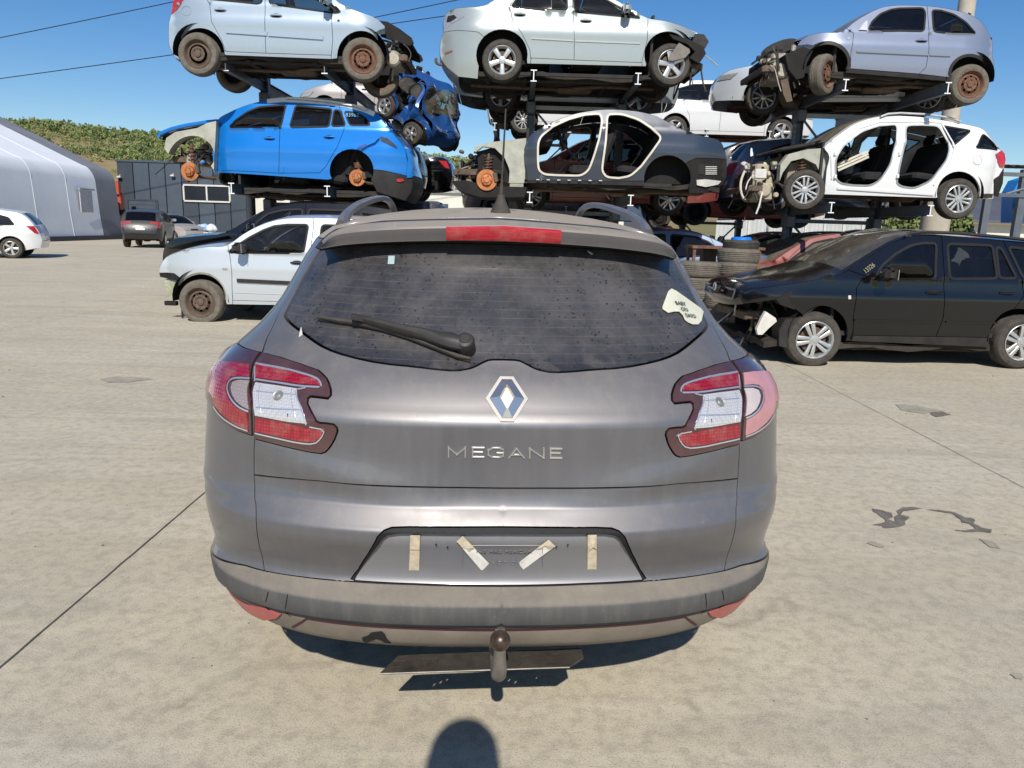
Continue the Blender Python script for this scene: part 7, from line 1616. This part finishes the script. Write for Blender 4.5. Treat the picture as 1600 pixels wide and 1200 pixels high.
    mb = MB(); mb.box((2.7, -.25, z1-.16), (6, .08, .08)); mb.box((2.7, -.25, z1-.6), (6, .08, .08)); mb.tube([(-.2, -.25, z1-.6), (1.2, -.25, z1-.15), (2.6, -.25, z1-.6), (4, -.25, z1-.15)], .03, 6); mb.build('truss', M['rack'], cn, 0)
    for xx in (.25, 3, 5.6): mb = MB(); mb.box((xx, -.2, z1/2), (.16, .12, z1-.1)); mb.build('post', M['rack'], cn, 0)
    pg = MB(); pq = at(1410, 340, 16.0); 
    fp = empty('steel_post', (at(1408, 350, 15.5)[0], 15.5, 0)); 
    mb = MB(); mb.box((0, 0, at(1535, 300, 15.5)[2]/2), (.13, .10, at(1535, 300, 15.5)[2])); mb.build('post', M['rack'], fp, 0); fp.location.x = at(1538, 340, 15.5)[0]; mb = MB(); mb.box((0, 0, .01), (.3, .3, .02)); mb.build('base_plate', M['rack'], fp, 0); tag(fp, 'single dark steel post right of the white estate, below its rear wheel', 'post')
    ex = empty('blue_crane', (at(1580, 340, 22)[0], 22, 0)); tag(ex, 'bright blue machine arm standing behind the canopy at the right edge', 'machine'); bm_ = plain('crane_blue', (.01, .22, .62), .45, 0, .1, 5, 0, .08)
    P0 = [tuple((lambda q: (q[0]-ex.location.x, q[2]))(at(x, y, 22))) for x, y in ((1572, 348), (1574, 300), (1584, 282), (1602, 276), (1625, 276), (1625, 292), (1600, 296), (1592, 310), (1590, 348))]
    mb = MB(); mb.prism(P0, (0, .5, 0), (0, -.25, 0)); mb.build('boom', bm_, ex, 0); mb = MB(); mb.box((.3, 0, .75), (1.4, 1.6, 1.2), ch=.15); mb.build('base', bm_, ex); mb = MB(); mb.tube([(P0[1][0]+.05, -.3, P0[1][1]-.6), (P0[3][0], -.3, P0[3][1]-.1)], .05, 8); mb.build('hydraulic_ram', M['steel'], ex)
    pc = at(1480, 200, 17.2); pr = .19; base = ground(1452, 400)
    pl = empty('concrete_pole', (at(1468, 300, 17.2)[0], 17.2, 0)); tag(pl, 'round concrete utility pole with thicker foot behind the right-hand rack', 'pole'); cm = plain('pole_concrete', (.42, .38, .31), .9, 0, .15, 3, .004, .1)
    tp = at(1503, 0, 17.2); lean = (tp[0]-pl.location.x); mb = MB(); pts = [(0, 0, 0), (lean*.55, 0, 3.2), (lean*1.0, 0, tp[2]), (lean*1.9, 0, 11.)]; mb.tube([(0, 0, 0), (0, 0, 11.)], [.21, .14], 24); mb.build('shaft', cm, pl); mb = MB(); mb.lathe([(.31, 0), (.30, at(1455, 312, 17.2)[2]), (.22, at(1455, 312, 17.2)[2]+.05)], (0, 0, 0), 'Z', 24); mb.build('foot', cm, pl)
    mb = MB(); 
    for k in range(3): mb.box((0, 0, 9.6+k*.45), (1.6, .1, .1)); 
    mb.build('crossarm', M['galv'], pl)
    # ivy
    for nm, lab, a_, b_, Yv in (('bush', 'green leafy bush left of the concrete pole foot', (1373, 360), (1440, 328), 24), ('bush', 'green leafy bush right of the concrete pole foot', (1468, 358), (1515, 336), 24)):
        p, q = at(*a_, Yv), at(*b_, Yv); o = empty(nm, ((p[0]+q[0])/2, Yv, 0)); tag(o, lab, 'bush', 'bushes beside the pole'); lf = MB(); rr = random.Random(9)
        for i in range(1500):
            x = rr.uniform(-.55, .55)*(q[0]-p[0]); z = rr.uniform(0, 1)**.8*(q[2]+.1*math.sin(x*9)); y = rr.uniform(-.4, .4); u = Vector((rr.uniform(-1, 1), rr.uniform(-1, 1), rr.uniform(-1, 1))).normalized(); v = u.orthogonal().normalized()*.07; w_ = u.cross(v)
            lf.add([(x-v.x, y-v.y, z-v.z), (x+w_.x, y+w_.y, z+w_.z), (x+v.x, y+v.y, z+v.z), (x-w_.x, y-w_.y, z-w_.z)], [(0, 1, 2, 3)])
        lo = lf.build('foliage', lm[0] if Yv else None, o, 0, fix=False); tb_ = MB(); tb_.tube([(0, 0, 0), (.1, 0, q[2]*.6)], [.05, .03], 6); tb_.build('stem', M['rust_dark'], o)
    # ---- wires
    for k, (a_, b_, Ya, Yb_, lab) in enumerate((((-60, 66), (330, -14), 40, 40, 'uppermost thin power cable crossing the top left corner of the sky'), ((-60, 132), (1400, -120), 60, 60, 'thin power cable low in the left sky, passing behind the ice blue hatchback'), ((-200, 160), (900, -30), 70, 70, 'thin power cable between the ice blue hatchback and the silver saloon'))):
        pass
    def wire(p0, p1, Y, lab, sag=.0):
        a, b_ = at(*p0, Y), at(*p1, Y); pts = [a+(b_-a)*t_-np.array([0, 0, sag*4*t_*(1-t_)]) for t_ in np.linspace(0, 1, 24)]; mb = MB(); mb.tube(pts, .022*Y/40, 5); tag(mb.build('power_cable', M['dark']), lab, 'cable', 'power cables in the sky')
    wire((-300, 118), (560, -60), 40, 'uppermost thin power cable crossing the top left corner of the sky', .1)
    wire((-300, 163), (1100, -35), 40, 'lower thin power cable in the left sky, passing behind the ice blue hatchback', .1)
    wire((400, 65), (1000, -62), 42, 'thin power cable between the ice blue hatchback and the silver saloon', .05)
    # white bags on a pallet
    q = ground(324, 377); pa = empty('pallet', (q[0], q[1], 0)); tag(pa, 'wooden pallet under white sacks before the dark building', 'pallet'); mb = MB()
    for k in range(5): mb = MB(); mb.box((0, -.5+.25*k, .13), (1.1, .12, .025)); mb.build('slat', M['cream'], pa, 0)
    for k in range(3): mb = MB(); mb.box((-.45+.45*k, 0, .06), (.1, 1.1, .11)); mb.build('bearer', M['cream'], pa, 0)
    bagm = plain('sack_white', (.68, .70, .72), .8, 0, .1, 4, .02, .05)
    for k, (dx, dz, lab) in enumerate(((-.27, .38, 'white sack at the lower left of the pallet'), (.27, .36, 'white sack at the lower right of the pallet'), (-.2, .78, 'blue-and-white sack on top at the left of the pallet'), (.28, .74, 'white sack on top at the right of the pallet'))):
        bm = bmesh.new(); bmesh.ops.create_icosphere(bm, subdivisions=3, radius=1); rr = random.Random(k)
        ph = [rr.uniform(0, 6) for _ in range(4)]
        for v in bm.verts: d = 1+.10*math.sin(v.co.x*5+ph[0])+.08*math.sin(v.co.z*6+ph[1])+.06*math.sin(v.co.y*8+ph[2]); v.co = Vector((v.co.x*.34*d, v.co.y*.40*d, v.co.z*.25*d))
        me_ = bpy.data.meshes.new('sack'); bm.to_mesh(me_); bm.free(); me_.shade_smooth(); o = link('sack', me_, bagm if k != 2 else plain('sack_blue_white', (.35, .5, .7), .8, 0, .5, 5)); o.location = (q[0]+dx, q[1], dz); tag(o, lab, 'sack', 'sacks on the pallet')
    return lm

def tyres_and_table():
    def stack(px, Y, n, name, z0=0, r=.31):
        x = at(px, 420, Y)[0]
        for k in range(n): tyre(x+rnd.uniform(-.035, .035), Y+rnd.uniform(-.03, .03), .10+k*.2+z0, '%s tyre of the %s' % (['bottom', 'second', 'third', 'fourth', 'fifth', 'sixth', 'seventh'][k] if k < n-1 else 'top', name), r=r*rnd.uniform(.97, 1.03), tilt=(rnd.uniform(-.03, .03), rnd.uniform(-.03, .03)))
        return x
    x = stack(1151, 11.5, 6, 'tall dusty stack left of the black estate')
    t = tyre(x+.03, 11.5, 1.26, 'thin small tyre crowning the tall stack, with a blue lid on it', r=.27, w_=.14, m=M['rubber'])
    mb = MB(); mb.lathe([(.0, .05), (.13, .05), (.15, .035), (.155, 0)], (0, 0, 0), 'Z', 24); o = mb.build('plastic_lid', plain('blue_plastic', (.01, .20, .75), .4, 0, .05)); o.location = (x+.03, 11.5, 1.33); tag(o, 'bright blue round plastic lid lying on the topmost tyre', 'lid')
    stack(1094, 11.1, 5, 'shorter stack half hidden by the grey wagon')
    stack(1134, 10.55, 3, 'front stack close to the nose of the black estate', r=.29)
    p = at(1108, 386, 12.1); rt = empty('rusty_stand', (p[0], 12.1, 0)); tag(rt, 'rusty angle-iron stand behind the tyre stacks', 'stand')
    mb = MB(); mb.box((.25, 0, p[2]), (1.15, .5, .04)); mb.build('top', M['rust'], rt, 0)
    for dx, dy in ((-.28, -.2), (-.28, .2), (.75, -.2), (.75, .2)): mb = MB(); mb.box((dx, dy, p[2]/2), (.045, .045, p[2])); mb.build('leg', M['rust'], rt, 0)
    mb = MB(); mb.box((.02, .1, p[2]/2), (.22, .2, p[2])); mb.build('column', M['rust_dark'], rt, 0)

def junk_pile():
    p = at(1045, 365, 19.); root = empty('scrap_heap', (p[0], 19., 0)); tag(root, 'heap of brown engine and gearbox scrap under the far rack', 'scrap'); r = random.Random(4); ms = [M['rust_dark'], M['alu'], M['rust'], M['dark'], M['cream'], M['black_plastic']]
    for k in range(70):
        mb = MB(); x = r.uniform(-1.6, 1.4); h = 1.75*(1-abs(x)/2.4); c = (x, r.uniform(-.9, .9), r.uniform(.05, 1)*h); 
        if r.random() < .5: mb.box(c, (r.uniform(.15, .5), r.uniform(.15, .4), r.uniform(.1, .35)), Matrix.Rotation(r.uniform(-1, 1), 3, 'Y') @ Matrix.Rotation(r.uniform(-1, 1), 3, 'X'), .03)
        else: mb.lathe([(0, -.12), (.08, -.12), (.14, -.05), (.14, .06), (.05, .12), (0, .12)], c, r.choice('XYZ'), 12)
        mb.build(r.choice(['engine_block', 'gearbox', 'casting']), r.choice(ms), root)
# ================================================================== ASSEMBLY
setting(); grey_wagon()
xl = [at(361, 282, 12.4)[0], at(511, 287, 12.4)[0]]; xm = [at(828, 297, 12.4)[0], at(986, 303, 12.4)[0]]; xr_ = [at(1300, 315, 12.4)[0], at(1455, 320, 12.4)[0]]
rack('left front rack, carrying the ice blue hatchback above the bright blue estate', xl, 12.4, 14.3, 16.6, [1.99, 3.87])
rack('middle front rack, carrying the silver saloon above the dark stripped shell', xm, 12.4, 14.3, 16.6, [1.99, 3.85])
rack('right front rack, carrying the pale lilac hatchback above the white estate', xr_, 12.4, 14.3, 16.6, [1.97, 3.85])
for lab, a in (('rear rack on the left, under the champagne car', (-4.7, -3.1)), ('rear rack in the middle, under the white van', (-.6, 1.2)), ('rear rack behind the tyre stacks, under the orange-red shell', (at(1065, 370, 20.6)[0], at(1152, 370, 20.6)[0]))):
    rack(lab, list(a), 18.7, 20.6, 22.8, [1.95, 3.85])
car_icehatch(); car_bluewagon(); car_silversedan(); car_darkshell(); car_lilac(); car_whitewagon(); car_polo(); car_blackwagon()
# second side of the front racks
gcar('hatch', 'hatchback', 'dark hatchback behind the bright blue estate, only its underside and wheels showing', at(330, 300, 14.7)[0], 14.75, 1.82, -1, PT['dustdark'], rim='black', rub=None)
gcar('sedan', 'saloon_car', 'silver car behind the silver saloon, its rear bumper and dark underside showing', at(706, 150, 14.7)[0], 14.8, 3.55, 1, PT['silver'], rim='alloy5', sx=.93)
gcar('wagon', 'estate_car', 'dark red car behind the dark shell, seen through its door openings', at(760, 250, 14.7)[0], 14.8, 1.72, -1, PT['red'], rim='alloy5s')
gcar('sedan', 'saloon_car', 'silver saloon with clear headlamps facing left, behind the lilac hatchback', at(1101, 130, 14.6)[0]+.15, 14.5, 3.57, -1, PT['polo'], yaw=-12, rim='alloy10')
gcar('hatch', 'hatchback', 'blue-grey hatchback with a red tail lamp, between the dark shell and the white estate', at(1128, 240, 14.8)[0], 14.6, 1.78, 1, PT['bluegrey'], yaw=8)
# rear racks, top tier
gcar('hatch', 'hatchback', 'champagne hatchback facing left, on the rear rack behind the bright blue estate', at(462, 190, 18.8)[0], 18.9, 3.72, -1, PT['beige'], sx=.84)
gcar('van', 'van', 'white van with a silver wheel, above the bonnet of the dark shell', at(762, 190, 18.8)[0], 18.7, 3.62, 1, PT['white'], rim='alloy10')
gcar('hatch', 'hatchback', 'white hatchback facing right, between the dark shell and the lilac hatchback', at(1016, 180, 18.8)[0]-.15, 18.7, 3.52, 1, PT['white'], glass=M['glass_dark'], sx=1.04)
# rear racks, middle tier
gcar('sedan', 'saloon_car', 'black saloon with a bright red tail lamp, right of the bright blue estate', at(712, 270, 18.8)[0]-4.75, 18.8, 1.98, -1, PT['black'])
gcar('hatch', 'hatchback', 'orange-red stripped hatchback low behind the white estate', at(1035, 320, 18.3)[0], 18.2, 1.58, -1, PT['orange'], rim='black', wreck=True)
gcar('hatch', 'hatchback', 'dark hatchback on the rear rack behind the bare front of the dark shell', at(722, 300, 18.8)[0], 18.9, 1.55, -1, PT['dustdark'], rim='black', wreck=True)
gcar('sedan', 'saloon_car', 'slate blue car low on the rear rack, under the dark shell', at(868, 300, 18.8)[0], 20.9, 1.45, 1, PT['bluegrey'], rim='black', sx=.8)
# on the ground under and behind the racks
gcar('suv', 'suv', 'black SUV parked directly behind the silver hatchback on the left', at(246, 400, 12.3)[0], 12.2, 0, -1, PT['black'], wreck=True).root.scale = (1, 1, 1.06)
gcar('van', 'van', 'navy van behind the left rack post, roof just above the black SUV', at(352, 400, 15)[0], 15.2, .02, -1, PT['navy'])
gcar('sedan', 'saloon_car', 'dark saloon parked on the ground under the middle rack', at(820, 400, 13.5)[0], 13.6, 0, -1, PT['bluegrey'])
gcar('wagon', 'estate_car', 'dusty dark estate parked just behind the glossy black one', at(1168, 430, 10.8)[0], 10.6, 0, -1, PT['dustdark'], glass=M['glass_dusty'], yaw=2)
gcar('hatch', 'hatchback', 'dark red hatchback with dusty windscreen behind the tall tyre stack', at(1120, 420, 13.2)[0], 13.3, 0, -1, PT['red'], glass=M['glass_dusty'])
gcar('sedan', 'saloon_car', 'navy car with a dusty windscreen pillar behind the rusty stand', at(1030, 400, 15.4)[0], 15.3, 0, -1, PT['navy'], glass=M['glass_dusty'])
gcar('hatch', 'hatchback', 'dark blue hatchback under the right front rack, behind the dusty estate', at(1330, 400, 14.5)[0], 14.0, 0, -1, PT['navy'])
gcar('sedan', 'saloon_car', 'maroon car at the far right, behind the black estate', at(1540, 400, 13.5)[0], 13.4, 0, -1, PT['red'])
# far left
wl = ground(58, 406); gcar('hatch', 'hatchback', 'white car at the left edge, only its rear half in view', wl[0]-4.35, wl[1]-1.1, 0, -1, PT['white'], glass=M['glass_dark'], yaw=22, sx=1.12)
sv = ground(186, 387)
s1 = gcar('suv', 'suv', 'dark grey SUV seen from behind in front of the dark building', 0, 0, 0, -1, PT['grey'], trim=M['black_plastic'])
L0 = 4.5; th = R(-73.5); s1.root.rotation_euler[2] = th; off = Vector((L0*math.cos(th), L0*math.sin(th), 0)); s1.root.location = Vector((sv[0]+.05, sv[1], 0))-off
for nm, t0, t1, m_ in (('licence_plate', .36, .64, M['white_plastic']),): a, b = np.array((4.455, .86)), np.array((4.475, .76)); s1.strip([a, b], nm, m_, t0, t1, off=.04, n=4)
s2 = gcar('hatch', 'hatchback', 'crashed silver hatchback beside the dark grey SUV', 0, 0, 0, -1, PT['beige'], rim='alloy10'); q = ground(312, 379); s2.root.rotation_euler[2] = R(150); s2.root.location = (q[0], q[1]+1.2, 0)
# blue wreck stuck nose-down behind the blue estate
w_ = gcar('hatch', 'wrecked_car', 'crumpled dark blue small car tilted up behind the tail of the bright blue estate', 0, 0, 0, -1, PT['blue2'], glass=M['glass_green'], sx=.47, rim='alloy5', wreck=True)
tg = Vector(at(641, 209, 15.6)); w_.root.rotation_euler = (R(0), R(-40), R(148)); w_.root.scale = (.76, .76, .76)
w_.root.location = tg-(w_.root.rotation_euler.to_matrix() @ (Vector((.8*.47, 1.72, .31))*.76))
from mathutils import noise as mnoise
for o in list(w_.root.children):
    if o.type == 'MESH' and o.name.split('.')[0] not in ('wheel',):
        if o.data.users > 1: o.data = o.data.copy()
        for v in o.data.vertices:
            q = v.co*2.3; d = Vector((mnoise.noise(q), mnoise.noise(q+Vector((7, 3, 1))), mnoise.noise(q+Vector((2, 9, 5)))))
            v.co += d*(.16 if v.co.z > .7 else .08)
        o.data.shade_flat()
tyres_and_table(); junk_pile(); photographer()
